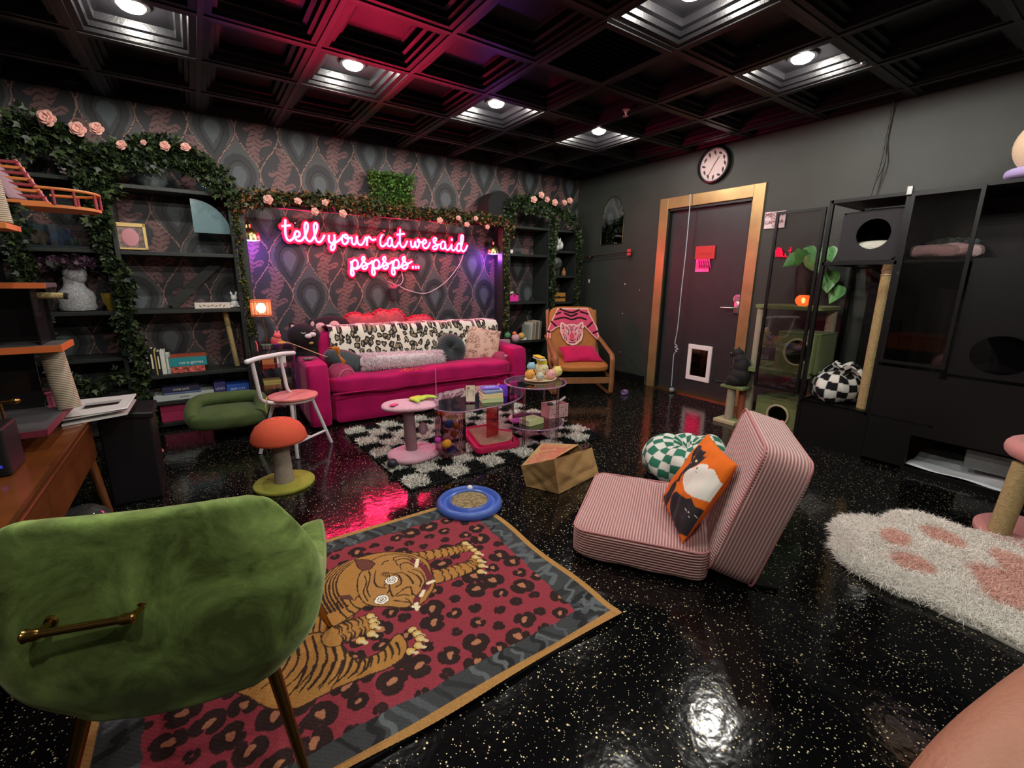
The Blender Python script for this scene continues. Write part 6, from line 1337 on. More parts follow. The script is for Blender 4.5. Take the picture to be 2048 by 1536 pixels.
for (x_, y_) in ((.26, -.285), (-.26, -.285), (.26, .29), (-.26, .29)):
    G(TC).tube([(x_*.70, y_*.66, .335), (x_, y_, .006)], [.0165, .009], 16).build('leg', brass, chair, True)
G(TC).b2((-.18, -.17, .31), (.18, .17, .325)).build('under_frame', mat('dark_frame', '141210', .6), chair)
hz = .612; g = G(TC)
g.tube([(-.155, -.328, hz), (-.01, -.328, hz)], .0075, 14)
for x_ in (-.155, -.01): g.lathe([(0, -.014), (.009, -.012), (.0115, -.004), (.0105, .004), (.013, .010), (.009, .015), (0, .016)], n=16, M=Matrix.Translation((x_, -.328, hz)) @ Euler((0, PI/2 if x_ > -.1 else -PI/2, 0)).to_matrix().to_4x4()).cyl((x_+.01, -.328, hz), (x_+.012, -.285, hz), .006, n=12).cyl((x_+.012, -.300, hz), (x_+.012, -.285, hz), .010, .014, n=16)
g.build('brass_handle', brass, chair, True)
# ---- pink corduroy floor chair
M, N, L, b = nodemat('pink_corduroy'); b.inputs['Roughness'].default_value = .9; b.inputs['Sheen Weight'].default_value = .4; b.inputs['Specular IOR Level'].default_value = .2
at_ = N.new('ShaderNodeAttribute'); at_.attribute_name = 'rib'
ml = N.new('ShaderNodeMath'); ml.operation = 'MULTIPLY'; ml.inputs[1].default_value = 2*PI/.0125; L.new(at_.outputs['Fac'], ml.inputs[0])
sn = N.new('ShaderNodeMath'); sn.operation = 'SINE'; L.new(ml.outputs[0], sn.inputs[0])
nz_ = N.new('ShaderNodeTexNoise'); nz_.inputs['Scale'].default_value = 9; tcn = N.new('ShaderNodeTexCoord'); L.new(tcn.outputs['Object'], nz_.inputs['Vector'])
mr = N.new('ShaderNodeMapRange'); mr.inputs[1].default_value = -1; mr.inputs[2].default_value = .6; L.new(sn.outputs[0], mr.inputs[0])
mc = N.new('ShaderNodeMix'); mc.data_type = 'RGBA'; L.new(mr.outputs[0], mc.inputs[0]); mc.inputs[6].default_value = (*lin('9c6565'), 1); mc.inputs[7].default_value = (*lin('e6b4ae'), 1)
mm = N.new('ShaderNodeMix'); mm.data_type = 'RGBA'; mm.blend_type = 'MULTIPLY'; mm.inputs[0].default_value = .18; L.new(mc.outputs[2], mm.inputs[6]); L.new(nz_.outputs['Fac'], mm.inputs[7]); L.new(mm.outputs[2], b.inputs['Base Color'])
bp = N.new('ShaderNodeBump'); bp.inputs['Strength'].default_value = .8; bp.inputs['Distance'].default_value = .004; L.new(sn.outputs[0], bp.inputs['Height']); L.new(bp.outputs[0], b.inputs['Normal']); cord = M
def ribbed(name, d, Mloc, parent, e=7.0, n=20, warp=0.0, kx='x', shape=None):
    """puffed block with corduroy ribs: top/bottom ribs across y, sides ribs along the block"""
    g = G(); g.puff((0, 0, 0), d, e=e, n=n)
    if shape:
        for v in g.b.verts: shape(v)
    bmesh.ops.recalc_face_normals(g.b, faces=g.b.faces)
    me = bpy.data.meshes.new(name); g.b.to_mesh(me); g.b.free()
    co = np.empty(len(me.vertices)*3); me.vertices.foreach_get('co', co); co = co.reshape(-1, 3)
    a = me.attributes.new('rib', 'FLOAT', 'CORNER'); vals = np.empty(len(me.loops))
    for p in me.polygons:
        n_ = p.normal; ax = max(range(3), key=lambda i: abs(n_[i])); use = {2: 0, 1: 2, 0: 2}[ax] if kx == 'x' else {0: 2, 1: 0, 2: 0}[ax]
        for li in p.loop_indices: vals[li] = co[me.loops[li].vertex_index][use]
    a.data.foreach_set('value', vals.astype(np.float32)); me.transform(Mloc)
    return link(name, me, cord, parent, True)
B0 = Vector((1.275, 1.36, 0)); e1 = Vector((.577, -.817, 0)); e2 = Vector((.817, .577, 0)); BM = rot3(e1, e2, (0, 0, 1), B0)
fc_ = thing('floor_chair', 'pink corduroy legless floor chair with a tall thick backrest', 'chair', B0+e1*.35+e2*.33)
def sagf(v):
    if v.co.z > 0: v.co.z -= .012*math.exp(-((v.co.x)**2+(v.co.y)**2)/.05)
    v.co.z += .004*math.sin(v.co.x*30)*math.cos(v.co.y*11)
ribbed('seat_cushion', (.60, .68, .155), BM @ Matrix.Translation((.295, .34, .083)), fc_, e=9, n=22, shape=sagf)
BL = BM @ Matrix.Translation((.665, .33, .055)) @ Matrix.Rotation(.26, 4, 'Y')
ribbed('backrest', (.20, .66, .60), BL @ Matrix.Translation((0, 0, .285)), fc_, e=9, n=22, kx='z', shape=lambda v: setattr(v.co, 'x', v.co.x+.006*math.sin(v.co.z*9)))
pipe = mat('pink_piping', 'b87c7c', .85)
for (P_, h_, wx, wy) in ((BM @ Matrix.Translation((.295, .34, .083)), .066, .585, .665),): G(P_).tube([(x, y, h_) for x, y in rrect(wx, wy, .06, 5)], .0045, 6, closed=True).build('piping', pipe, fc_, True)
G(BL @ Matrix.Translation((0, 0, .285))).tube([(-.084, y, z) for y, z in rrect(.64, .585, .05, 5)], .0045, 6, closed=True).tube([(.084, y, z) for y, z in rrect(.64, .585, .05, 5)], .0045, 6, closed=True).build('piping', pipe, fc_, True)
G(BM).b2((.42, .08, .004), (.86, .10, .018)).b2((.42, .56, .004), (.86, .58, .018)).b2((.62, .04, .0), (.70, .62, .03)).build('steel_frame', mat('dark_steel', '1a1a1c', .4, .6), fc_)
# ---- orange cat cushion leaning in the crook of the floor chair
cB, cL, cT, cR = (at(1360, 1083, z=.175), at(1328, 1002, z=.175), at(1412, 866, z=.50), at(1482, 932, z=.50))
Vx = ((cR-cB)+(cT-cL))/2; Uy = ((cL-cB)+(cT-cR))/2; cen = (cB+cL+cT+cR)/4; w_, h_ = Vx.length, Uy.length
plC = Plane(cen+Vx.cross(Uy).normalized()*.042, Vx.normalized(), Uy.normalized()); cc_ = Canvas(-.3, -.3, .3, .3, .0022, 'd0641a')
pz = lambda pts: [plC.uv(1330+p[0]/6.4, 850+p[1]/6.4) for p in pts]
BKc, WH = '2a2428', 'd9d6cc'
cc_.poly(pz([(430, 240), (460, 250), (480, 300), (500, 330), (545, 335), (500, 400), (555, 400), (500, 460), (420, 540), (330, 640), (240, 700), (210, 745), (170, 735), (150, 790), (130, 880), (90, 940), (20, 1000), (-60, 1060), (-60, 900), (80, 800), (200, 700), (330, 500), (380, 350)]), BKc)
cc_.poly(pz([(160, 900), (185, 885), (290, 965), (350, 945), (370, 1040), (440, 1040), (475, 1060), (460, 1120), (380, 1260), (260, 1350), (190, 1370), (90, 1350), (30, 1200), (40, 1040), (90, 950), (140, 920)]), BKc)
cc_.poly(pz(spline([(430, 550), (500, 525), (560, 512), (575, 540), (570, 570), (630, 575), (645, 680), (650, 780), (600, 880), (500, 930), (400, 945), (310, 890), (262, 790), (290, 690), (350, 610)], 4, closed=True)), WH)
def spot(x, y, r, c): u_, v_ = pz([(x, y)])[0]; cc_.disc(u_, v_, r, c)
spot(393, 423, .010, 'e0b84a'); cc_.line(pz([(405, 405), (385, 445)]), .004, BKc); spot(430, 475, .007, 'd8cc90'); cc_.poly(pz([(370, 480), (355, 500), (370, 518), (385, 497)]), 'e8b8b0')
spot(465, 590, .0045, BKc); spot(447, 635, .003, BKc); cc_.line(pz([(250, 1075), (270, 1105), (298, 1118)]), .0022, WH); cc_.line(pz([(330, 1130), (350, 1160), (385, 1165)]), .0022, WH); spot(282, 1165, .003, WH)
Mp = rot3(Vx, Vx.cross(Uy).cross(Vx), Vx.cross(Uy), cen)
def ppl(sg):
    def fn(u, v):
        a, b_ = u*2-1, v*2-1; q = np.maximum(0, (1-a*a)*(1-b_*b_))**.42; n_ = np.array(Vx.cross(Uy).normalized()); p = .05
        x = a*(1-p*(1-b_*b_)*np.abs(a))/2; y = b_*(1-p*(1-a*a)*np.abs(b_))/2; z = sg*q*.062+.004*np.sin(a*9+b_*6)*q+.005*np.sin(b_*14-a*3)*q
        Q = np.array(cen)[None]+x[:, None]*np.array(Vx)+y[:, None]*np.array(Uy)+z[:, None]*n_; return Q[:, 0], Q[:, 1], Q[:, 2]
    return fn
oc = thing('cat_cushion', 'orange cushion printed with black and white cats on the pink floor chair', 'cushion', cB)
Vn, Un = w_, h_
gridmesh('front_cover', ppl(1), 130, 130, cloth_vc, oc, colfn=lambda u, v: cc_.get((u-.5)*w_, (v-.5)*h_)); gridmesh('back_cover', ppl(-1), 30, 30, mat('orange_cotton', 'd0641a', .8), oc)
# ---- green and white checkered bean bag
def beanbag(name, label, c, R, r, sq, cols, nA, nB, parent=None, hz=1.0, seed=0, tear=0.0):
    t = thing(name, label, 'pet bed', (c[0], c[1], c[2])); rs_ = np.random.default_rng(seed)
    def fn(u, v):
        a = u*2*PI; b_ = v*2*PI; rr = r*(1+.10*np.sin(a*3+seed)+.06*np.sin(a*7+b_*2)+.04*np.sin(b_*3+a*5))
        x = (R+rr*np.cos(b_))*np.cos(a); y = (R+rr*np.cos(b_))*np.sin(a)*.85; z = rr*np.sin(b_)*hz+r*hz*.92; z = np.maximum(z, .004+.0*z)
        z = z*(1-tear*np.cos(a))
        return c[0]+x, c[1]+y, c[2]+z
    def cf(u, v): k = (np.floor(u*nA)+np.floor((v*nB)+.15*np.sin(u*12))) % 2; return np.where(k[:, None] == 0, np.array(lin(cols[0])), np.array(lin(cols[1])))
    gridmesh('cover', fn, nA*10, nB*10, cloth_vc, t, colfn=cf); return t
bc = at(1372, 935, z=.10)
gbean = beanbag('bean_bag', 'green and white checkered donut bean bag behind the pink floor chair', (bc.x+.10, bc.y+.06, .0), .155, .155, 0, ('2f6e58', 'd4d4cc'), 22, 14, hz=.80, seed=2)
# ---- white paw rug with pink pads
pr_ = [(1662, 1062), (1690, 1042), (1735, 1040), (1757, 1046), (1790, 1034), (1830, 1034), (1880, 1050), (1930, 1068), (1990, 1082), (2060, 1098), (2160, 1130), (2330, 1200), (2420, 1290), (2350, 1400), (2200, 1375), (2048, 1308), (1975, 1270), (1900, 1238), (1850, 1212), (1790, 1192), (1750, 1170), (1700, 1145), (1672, 1122), (1664, 1100), (1675, 1085)]
PP = [tuple(at(*p, z=.0)[:2]) for p in pr_]; xs_ = [p[0] for p in PP]; ys_ = [p[1] for p in PP]
cp = Canvas(min(xs_)-.02, min(ys_)-.02, max(xs_)+.02, max(ys_)+.02, .005, 'f2eee6'); pm = cp.poly(PP, 'f2eee6')
for q in ([(1757, 1072), (1790, 1072), (1822, 1092), (1815, 1108), (1780, 1100), (1760, 1088)], [(1842, 1066), (1880, 1070), (1925, 1096), (1925, 1110), (1885, 1100), (1850, 1084)], [(1775, 1120), (1815, 1120), (1868, 1150), (1868, 1164), (1815, 1156), (1785, 1140)], [(1975, 1112), (2030, 1125), (2090, 1160), (2070, 1170), (2000, 1150)],
          [(1935, 1142), (1990, 1150), (2060, 1165), (2130, 1210), (2140, 1260), (2060, 1240), (1995, 1222), (1960, 1195)]):
    cp.poly([tuple(at(*p, z=.0)[:2]) for p in spline(q, 4, closed=True)], 'e6bcae', mask=pm)
pw = thing('paw_rug', 'fluffy white paw-shaped rug with pink toe pads at the right', 'rug', (sum(xs_)/len(xs_), sum(ys_)/len(ys_), 0))
G().prism(PP, .001, .010).build('backing', mat('rug_felt_white', 'c8c4ba', .9), pw)
n = 150000; bx = RNG.uniform(cp.x0, cp.x0+cp.w*cp.res-.01, n); by = RNG.uniform(cp.y0, cp.y0+cp.h*cp.res-.01, n)
i_ = ((by-cp.y0)/cp.res).astype(int).clip(0, cp.h-1); j_ = ((bx-cp.x0)/cp.res).astype(int).clip(0, cp.w-1); k_ = pm[i_, j_]; bx, by, i_, j_ = bx[k_], by[k_], i_[k_], j_[k_]
cl = cp.a[i_, j_]*RNG.uniform(.92, 1.12, (len(bx), 1)); nn3 = np.stack([.35*np.sin(bx*17+by*9), .35*np.cos(by*15-bx*7), np.ones(len(bx))], 1)
o = blades('fur', np.stack([bx, by, np.full(len(bx), .009)], 1), nn3, .052, .0032, furvc, pw, cl, droop=.9, spread=.45); o['kind'] = 'stuff'
# ---- pink cat perch at the right edge
pp2 = thing('cat_tree', 'low cat perch with pink rimmed bed and sisal post, right edge', 'cat tree', (3.30, .22, 0)); pkc = mat('rose_fleece', 'c0817e', .95, sheen=.3, bump=.5, bscale=130)
G().lathe([(0, 0), (.235, 0), (.24, .008), (.24, .028), (.232, .034), (0, .034)], (3.32, .18, 0), 56, sy=.9).build('base', pkc, pp2, True)
G().cyl((3.20, .285, .034), (3.22, .265, .40), .043, n=28).build('sisal_post', sis, pp2, True)
G().torus((3.36, .12, .455), .20, .045, n=48, k=14).lathe([(0, 0), (.18, 0), (.20, .03), (0, .03)], (3.36, .12, .40), 40).build('rimmed_bed', pkc, pp2, True)
# ---- a companion's bare leg, near right
skin = mat('skin', '9c6a54', .5, bump=.2, bscale=120, var=.06, vscale=10)
def skinmesh(name, pts, edges, rad, mt, parent=None, sub=2, root=0):
    me = bpy.data.meshes.new(name); me.from_pydata([tuple(p) for p in pts], edges, []); o = bpy.data.objects.new(name, me); COL.objects.link(o)
    md = o.modifiers.new('k', 'SKIN'); sv = me.skin_vertices[0].data
    for i, r in enumerate(rad): sv[i].radius = (r, r) if not hasattr(r, '__len__') else r
    sv[root].use_root = True
    m2 = o.modifiers.new('s', 'SUBSURF'); m2.levels = sub; m2.render_levels = sub
    dg = bpy.context.evaluated_depsgraph_get(); m3 = bpy.data.meshes.new_from_object(o.evaluated_get(dg)); bpy.data.objects.remove(o)
    m3.materials.clear(); m3.name = name; return link(name, m3, mt, parent, True)
lg = thing('person', 'bare brown-toned leg of a seated person at the lower right edge', 'person', (.6, .0, 0))
P_ = [(1.50, -.20, .58), (1.25, -.13, .60), (1.0, -.06, .605), (.78, -.01, .60), (.65, .012, .575), (.60, .016, .50), (.60, .014, .38), (.62, .01, .22), (.64, .0, .10), (.635, .02, .045), (.62, .09, .032), (.60, .16, .022)]
skinmesh('body', P_, [(i, i+1) for i in range(len(P_)-1)], [.13, .125, .112, .100, .092, .080, .074, .056, .042, .044, .040, .028], skin, lg)
sh_ = [(1.62, -.20, .575), (1.5, -.17, .58), (1.38, -.14, .59)]; skinmesh('shorts', sh_, [(0, 1), (1, 2)], [.15, .148, .15], mat('denim_dark', '20242c', .9), lg)
# ---- credenza with cat condo at the left edge
wdn = mat('walnut_gloss', '6a3a1a', .25, var=.3, vscale=4, coat=.4); cop = mat('copper_edge', 'c07a48', .25, .9)
cr_ = thing('credenza', 'long walnut credenza with copper edging along the left side', 'cabinet', (-.78, 2.1, 0))
G().b2((-1.08, 1.0, .535), (-.505, 3.06, .56), .003).build('top', wdn, cr_); G().b2((-1.06, 1.02, .34), (-.53, 3.02, .535)).build('carcass', wdn, cr_)
for (y0, y1) in ((1.03, 1.55), (1.56, 2.14), (2.15, 3.0)): G().b2((-.531, y0, .345), (-.517, y1, .53), .002).build('drawer_front', wdn, cr_)
G().b2((-.514, 1.0, .555), (-.502, 3.062, .564)).b2((-.514, 1.0, .532), (-.502, 3.062, .540)).build('copper_trim', cop, cr_)
for (x_, y_) in ((-.55, 2.99), (-1.04, 2.99), (-.55, 1.05), (-1.04, 1.05)): G().tube([(x_, y_, .34), (x_+(.03 if x_ > -.8 else -.03), y_+(.05 if y_ > 2 else -.03), 0)], [.024, .015], 12).build('leg', wdn, cr_, True)
sp_ = thing('speaker', 'black box speaker on the credenza at the far left', 'speaker', (-.70, 2.3, .56)); G().b2((-.80, 2.20, .561), (-.605, 2.36, .735), .008).build('cabinet', mat('speaker_black', '101014', .5), sp_); G().b2((-.79, 2.198, .58), (-.615, 2.2, .72)).build('grille', mat('grille_black', '08080a', .9), sp_)
G().box((-.63, 2.197, .60), (.012, .004, .01)).build('led', mat('blue_led', '3a3aa0', .3, emit='3030c0', es=.6), sp_)
gr_ = mat('condo_grey', '3c3c3e', .7); oe = mat('orange_edge', 'c0602e', .5); smk = clearmat('smoked_acrylic', '2a2426', .05, .06, .5); mae = mat('magenta_edge', '6a2434', .5)
cd = thing('cat_condo', 'grey and orange-edged cat condo with sisal post standing on the credenza', 'cat tree', (-.8, 2.7, .56))
G().b2((-1.10, 2.46, .625), (-.56, 2.93, .648), .003).b2((-1.08, 2.5, .561), (-.95, 2.9, .625)).build('base_board', gr_, cd); G().b2((-1.10, 2.452, .624), (-.56, 2.459, .649)).b2((-.559, 2.452, .624), (-.552, 2.93, .649)).build('base_edge', mae, cd)
M, N, L, b = nodemat('pale_sisal_wrap'); b.inputs['Roughness'].default_value = .9; wv = N.new('ShaderNodeTexWave'); wv.bands_direction = 'Z'; wv.inputs['Scale'].default_value = 40; wv.inputs['Distortion'].default_value = 1; tcx = N.new('ShaderNodeTexCoord'); L.new(tcx.outputs['Object'], wv.inputs['Vector']); rp = N.new('ShaderNodeValToRGB'); rp.color_ramp.elements[0].color = (*lin('8a7c6a'), 1); rp.color_ramp.elements[1].color = (*lin('c0b09a'), 1); L.new(wv.outputs['Fac'], rp.inputs[0]); L.new(rp.outputs[0], b.inputs['Base Color']); bp = N.new('ShaderNodeBump'); bp.inputs['Strength'].default_value = .5; bp.inputs['Distance'].default_value = .01; L.new(wv.outputs['Fac'], bp.inputs['Height']); L.new(bp.outputs[0], b.inputs['Normal']); psis = M
G().cyl((-.545, 2.82, .649), (-.572, 2.85, .925), .042, n=28).build('sisal_post', psis, cd, True)
G().b2((-1.10, 2.74, .925), (-.52, 2.98, .948), .002).build('shelf', gr_, cd); G().b2((-1.10, 2.734, .922), (-.52, 2.741, .950)).b2((-.52, 2.734, .922), (-.513, 2.98, .950)).build('shelf_edge', oe, cd)
G().b2((-1.10, 2.78, 1.195), (-.53, 2.98, 1.215), .002).build('shelf', gr_, cd); G().b2((-1.10, 2.773, 1.193), (-.53, 2.781, 1.217)).build('shelf_edge', oe, cd)
G().b2((-1.09, 2.97, .95), (-.57, 2.975, 1.19)).b2((-.59, 2.80, .95), (-.585, 2.97, 1.19)).b2((-1.09, 2.90, .65), (-.64, 2.905, .925)).build('smoked_panel', smk, cd)
a_, b_ = at(63, 590, y=2.9), at(128, 592, y=2.9); G().cyl(a_, b_, .014, n=18).build('perch_roll', sis, cd, True); G().cyl(b_, b_+(b_-a_).normalized()*.012, .015, n=18).build('perch_cap', felt, cd, True)
t = thing('spool', 'pink thread spool toy standing behind the sisal post on the condo', 'toy', tuple(at(95, 795, y=2.88))); c = at(96, 775, y=2.88); G().lathe([(0, -.035), (.018, -.035), (.018, -.028), (.013, -.026), (.013, .026), (.018, .028), (.018, .035), (0, .035)], (c.x, c.y, .649+.036), 18).build('body', mat('pink_thread', 'b85a74', .6), t, True)
t = thing('brass_tap', 'small brass finial rod above the black speaker', 'rod', tuple(at(30, 802, y=2.45))); c = at(30, 802, y=2.45); G().cyl((c.x-.12, c.y, c.z), (c.x, c.y, c.z), .006, n=10).ell(c, (.016, .012, .012), n=12).cyl((c.x-.04, c.y, .649), (c.x-.04, c.y, c.z), .005, n=8).build('rod', brass, t, True)
# tray frame lying over the credenza end
t = thing('tray_frame', 'white plastic tray frame overhanging the credenza end beside the sisal post', 'tray', tuple(at(200, 815, z=.60)))
Zt = .60; q4 = [at(150, 800, z=Zt), at(270, 788, z=Zt), at(252, 815, z=Zt), at(120, 838, z=Zt)]; qi = [at(170, 807, z=Zt), at(245, 798, z=Zt), at(236, 808, z=Zt), at(158, 820, z=Zt)]
g = G()
for k in range(4): a, b_, c, d = q4[k], q4[(k+1) % 4], qi[(k+1) % 4], qi[k]; g.prism([tuple(p[:2]) for p in (a, b_, c, d)], Zt-.012, Zt)
g.prism([tuple(p[:2]) for p in q4], Zt-.038, Zt-.030); g.tube([tuple(p[:2])+(Zt-.004,) for p in q4], .007, 8, closed=True); g.build('frame', mat('tray_plastic', 'c8c6c4', .4), t, True)
G().prism([tuple(p[:2]) for p in qi], Zt-.030, Zt-.026).build('dark_inset', mat('pitch_black', '020202', .95), t)
t = thing('waste_bin', 'tall black square bin with a sloped lid behind the credenza', 'bin', (-.39, 3.3, 0)); bk_ = mat('bin_black', '121014', .4)
G().b2((-.515, 3.12, 0), (-.29, 3.42, .50), .01).build('body', bk_, t); G().box((-.40, 3.27, .51), (.25, .32, .035), rot=(0, .12, 0), bev=.008).build('lid', bk_, t); G().box((-.285, 3.20, .49), (.012, .14, .012), bev=.004).build('handle', mat('handle_magenta_sheen', '6a4458', .4), t)  # magenta sheen on the bin handle is put into its colour
t = thing('plastic_dome', 'clear plastic dome over a green ball on the floor under the credenza', 'dome', (-.60, 2.92, 0)); G().lathe([(.115, 0), (.112, .04), (.095, .08), (.06, .11), (0, .122)], (-.60, 2.90, .003), 32).build('dome', clearmat('dome_clear', 'c8c8c8', .03, .16, .06), t, True); G().ell((-.60, 2.90, .05), (.07, .07, .045), n=20).build('green_ball', mat('dark_moss', '2c3a20', .8), t, True)
# slatted ramp and railed lookout deck (upper left)
rp_ = thing('cat_ramp', 'red slatted cat ramp with pale strap sloping down to the lookout deck', 'cat ramp', (-.6, 2.9, 1.5)); redw = mat('red_stained_wood', '8a3038', .5); orw = mat('orange_wood', 'c8743a', .5)
r0_, r1_ = at(30, 322, y=3.0), at(95, 408, y=2.78); LX = .42
for off in (0, -LX): G().tube([r0_+Vector((off, 0, 0)), r1_+Vector((off, 0, 0))], .010, 8).build('rail', redw, rp_)
for k in range(8):
    p = r0_.lerp(r1_, (k+.3)/7.4); G().b2((p.x-LX-.01, p.y-.012, p.z-.006), (p.x+.012, p.y+.012, p.z+.006), .002).build('slat', orw if k % 2 else redw, rp_)
p = r0_.lerp(r1_, .5); G().tube([r0_+Vector((-.085, 0, .012)), r1_+Vector((-.085, 0, .012))], .028, 8, flat=(1, .15)).build('strap', mat('pale_strap', '8a6a74', .8), rp_)
dk = thing('lookout_deck', 'half-round orange wood cat lookout deck with a low baluster railing', 'cat shelf', (-.42, 2.8, 1.53))
dc = at(120, 408, y=2.80); dr_ = at(203, 427, y=2.80); rad_ = (dr_.x-dc.x); Zd = (dc.z+dr_.z)/2-.0
ang = np.linspace(-PI/2, PI/2, 20); arc = [(dc.x+rad_*math.cos(a), 2.82+.12*math.sin(a)) for a in ang]
G().prism([(dc.x-.10, 2.70)]+arc+[(dc.x-.10, 2.94)], Zd-.012, Zd).build('deck', orw, dk)
arc3 = [(x, y, Zd+.062) for x, y in arc]; G().tube([(dc.x-.05, 2.70, Zd+.062)]+arc3+[(dc.x-.05, 2.94, Zd+.062)], .006, 8).build('top_rail', orw, dk, True)
for k in (0, 3, 7, 10, 13, 17): x, y = arc[k]; G().cyl((x, y, Zd), (x, y, Zd+.062), .005, n=8).build('baluster', redw, dk, True)
t = thing('cat_shelf', 'pale sisal column on an orange base board at the left edge', 'cat shelf', (-.58, 2.6, 1.43)); G().cyl((-.585, 2.6, 1.44), (-.60, 2.62, 1.66), .038, n=24).build('sisal_post', psis, t, True); G().b2((-1.0, 2.5, 1.415), (-.545, 2.68, 1.437), .002).build('board', orw, t)
G().b2((-1.12, 2.62, 1.0), (-1.09, 2.95, 1.75)).b2((-1.12, 2.55, 1.415), (-.98, 2.6, 1.43)).build('wall_bracket', gr_, t)
# ================================================================== RIGHT SIDE
blk = mat('cabinet_black', '0d0d0e', .35, spec=.4); FX = 3.85
smoke = clearmat('door_glass', 'ebe8e8', .03, .045)
def frame(g, x, y0, y1, z0, z1, w_=.02, t_=.018):
    g.b2((x-t_/2, y0, z0), (x+t_/2, y0+w_, z1)).b2((x-t_/2, y1-w_, z0), (x+t_/2, y1, z1)).b2((x-t_/2, y0+w_, z0), (x+t_/2, y1-w_, z0+w_)).b2((x-t_/2, y0+w_, z1-w_), (x+t_/2, y1-w_, z1))
cab = thing('cat_enclosure', 'tall black framed cat enclosure with glass doors against the right wall', 'cabinet', (4.1, .8, 0)); ZT2 = 1.83; XB = 4.42
for (y_, x_) in ((1.54, FX), (1.10, FX), (.20, FX), (-.70, FX), (1.54, XB), (-.70, XB)): G().b2((x_, y_-.012, 0), (x_+.025, y_+.014, ZT2)).build('upright', blk, cab)
for (z) in (ZT2, 1.40, .35):
    G().b2((FX, 1.10, z-.022), (FX+.02, 1.54, z)).b2((XB, 1.10, z-.022), (XB+.02, 1.54, z)).b2((FX, 1.53, z-.022), (XB, 1.55, z)).build('rail', blk, cab)
G().b2((FX+.004, 1.09, .0), (FX+.014, 1.54, .335)).build('kick_panel', blk, cab); G().b2((FX, 1.10, .335), (XB, 1.54, .35)).build('floor_shelf', blk, cab)
G().b2((4.40, 1.11, .35), (4.41, 1.40, 1.40)).build('back_panel', blk, cab); G().b2((FX+.02, 1.075, .35), (XB, 1.085, ZT2-.02)).build('divider', smk, cab)
G().b2((4.40, -.7, .0), (4.415, 1.09, ZT2)).build('back_panel', mat('panel_brown_black', '1c1619', .5), cab); G().b2((FX, -.70, ZT2-.02), (XB, 1.10, ZT2)).build('top_panel', blk, cab)
G().b2((FX+.05, 1.13, ZT2-.012), (XB-.03, 1.50, ZT2-.006)).build('top_mesh', mat('vent_grey', '3a3a3c', .5), cab)
for z in (1.405, 1.0, .68): G().b2((FX, -.70 if z != 1.405 else -.7, z-.02), (XB, 1.08 if z == 1.405 else .73, z)).build('shelf', blk, cab)
G().b2((FX, -.70, 1.0), (FX+.012, .735, 1.385)).build('front_panel', blk, cab)
g = G(); ring = [(.40+.155*math.cos(a), .83+.14*math.sin(a)) for a in np.linspace(0, 2*PI, 33)[:-1]]
# panel with a round hole: strips between ring and rectangle
def holepanel(x, y0, y1, z0, z1, cy, cz, ry, rz, t_=.012, n=32):
    g = G(); A, B2 = [], []
    for k in range(n):
        a = 2*PI*k/n; ca, sa = math.cos(a), math.sin(a); s_ = min(((y1-cy) if ca > 0 else (cy-y0))/max(abs(ca), 1e-6), ((z1-cz) if sa > 0 else (cz-z0))/max(abs(sa), 1e-6))
        A.append((cy+ry*ca, cz+rz*sa)); B2.append((cy+s_*ca, cz+s_*sa))
    V = [[g.b.verts.new((xx, p[0], p[1])) for p in L_] for xx in (x, x+t_) for L_ in (A, B2)]
    for k in range(n):
        j = (k+1) % n; g.b.faces.new((V[0][k], V[0][j], V[1][j], V[1][k])); g.b.faces.new((V[2][k], V[3][k], V[3][j], V[2][j])); g.b.faces.new((V[0][k], V[2][k], V[2][j], V[0][j])); g.b.faces.new((V[1][k], V[1][j], V[3][j], V[3][k]))
    for (c1, c2) in (((y0, z0), (y0, z0)),): pass
    return g
holepanel(FX, .20, .735, .70, .98, .52, .845, .135, .115).build('front_panel', blk, cab)
G().b2((FX, .765, .26), (FX+.012, 1.09, .70)).b2((FX, -.7, .26), (FX+.012, .765, .66)).build('front_panel', blk, cab); G().b2((FX, .84, .03), (FX+.012, 1.09, .26)).b2((FX-.004, -.7, .0), (FX+.012, .86, .035)).build('front_panel', blk, cab)
for (y0, y1, z0, z1, x_) in ((1.565, 1.915, .39, 1.79, FX-.004), (.745, 1.085, .725, 1.815, FX-.012)):
    g = G(); frame(g, x_, y0, y1, z0, z1); d_ = g.build('glass_door', blk, cab); G().b2((x_-.003, y0+.02, z0+.02), (x_+.003, y1-.02, z1-.02)).build('pane', smoke, d_)
    for zz in (z0+.28, z1-.50, z0+.60): G().cyl((x_-.009, y1-.01, zz), (x_-.014, y1-.01, zz), .004, n=8).build('screw', mat('chrome', 'c0c0c0', .2, 1), d_)
G().box((FX-.006, 1.10, ZT2+.002), (.03, .03, .055), bev=.004).build('corner_bracket', mat('chrome', 'c0c0c0', .2, 1), cab)
# black cave box with white fur seen through its hole
cv_ = thing('cat_cave', 'black cube cat cave with a round hole in the upper enclosure bay', 'cat house', (4.1, 1.30, 1.40)); bx_m = mat('cave_charcoal', '1e1d20', .75)
g = holepanel(3.90, 1.125, 1.47, 1.405, 1.74, 1.275, 1.585, .100, .10, .01); g.b2((3.91, 1.125, 1.405), (4.36, 1.135, 1.74)).b2((3.91, 1.46, 1.405), (4.36, 1.47, 1.74)).b2((3.91, 1.125, 1.73), (4.36, 1.47, 1.74)).b2((4.35, 1.125, 1.405), (4.36, 1.47, 1.74)).b2((3.9, 1.125, 1.402), (4.36, 1.47, 1.408)); g.build('shell', bx_m, cv_)
t = thing('fur_mat', 'white fur mat inside the round-holed black cave', 'mat', (4.1, 1.3, 1.41)); G().puff((4.08, 1.285, 1.485), (.32, .30, .13), e=3, n=8).build('mat', mat('fur_cream', 'c8c6b8', .95, bump=1, bscale=120), t, True)
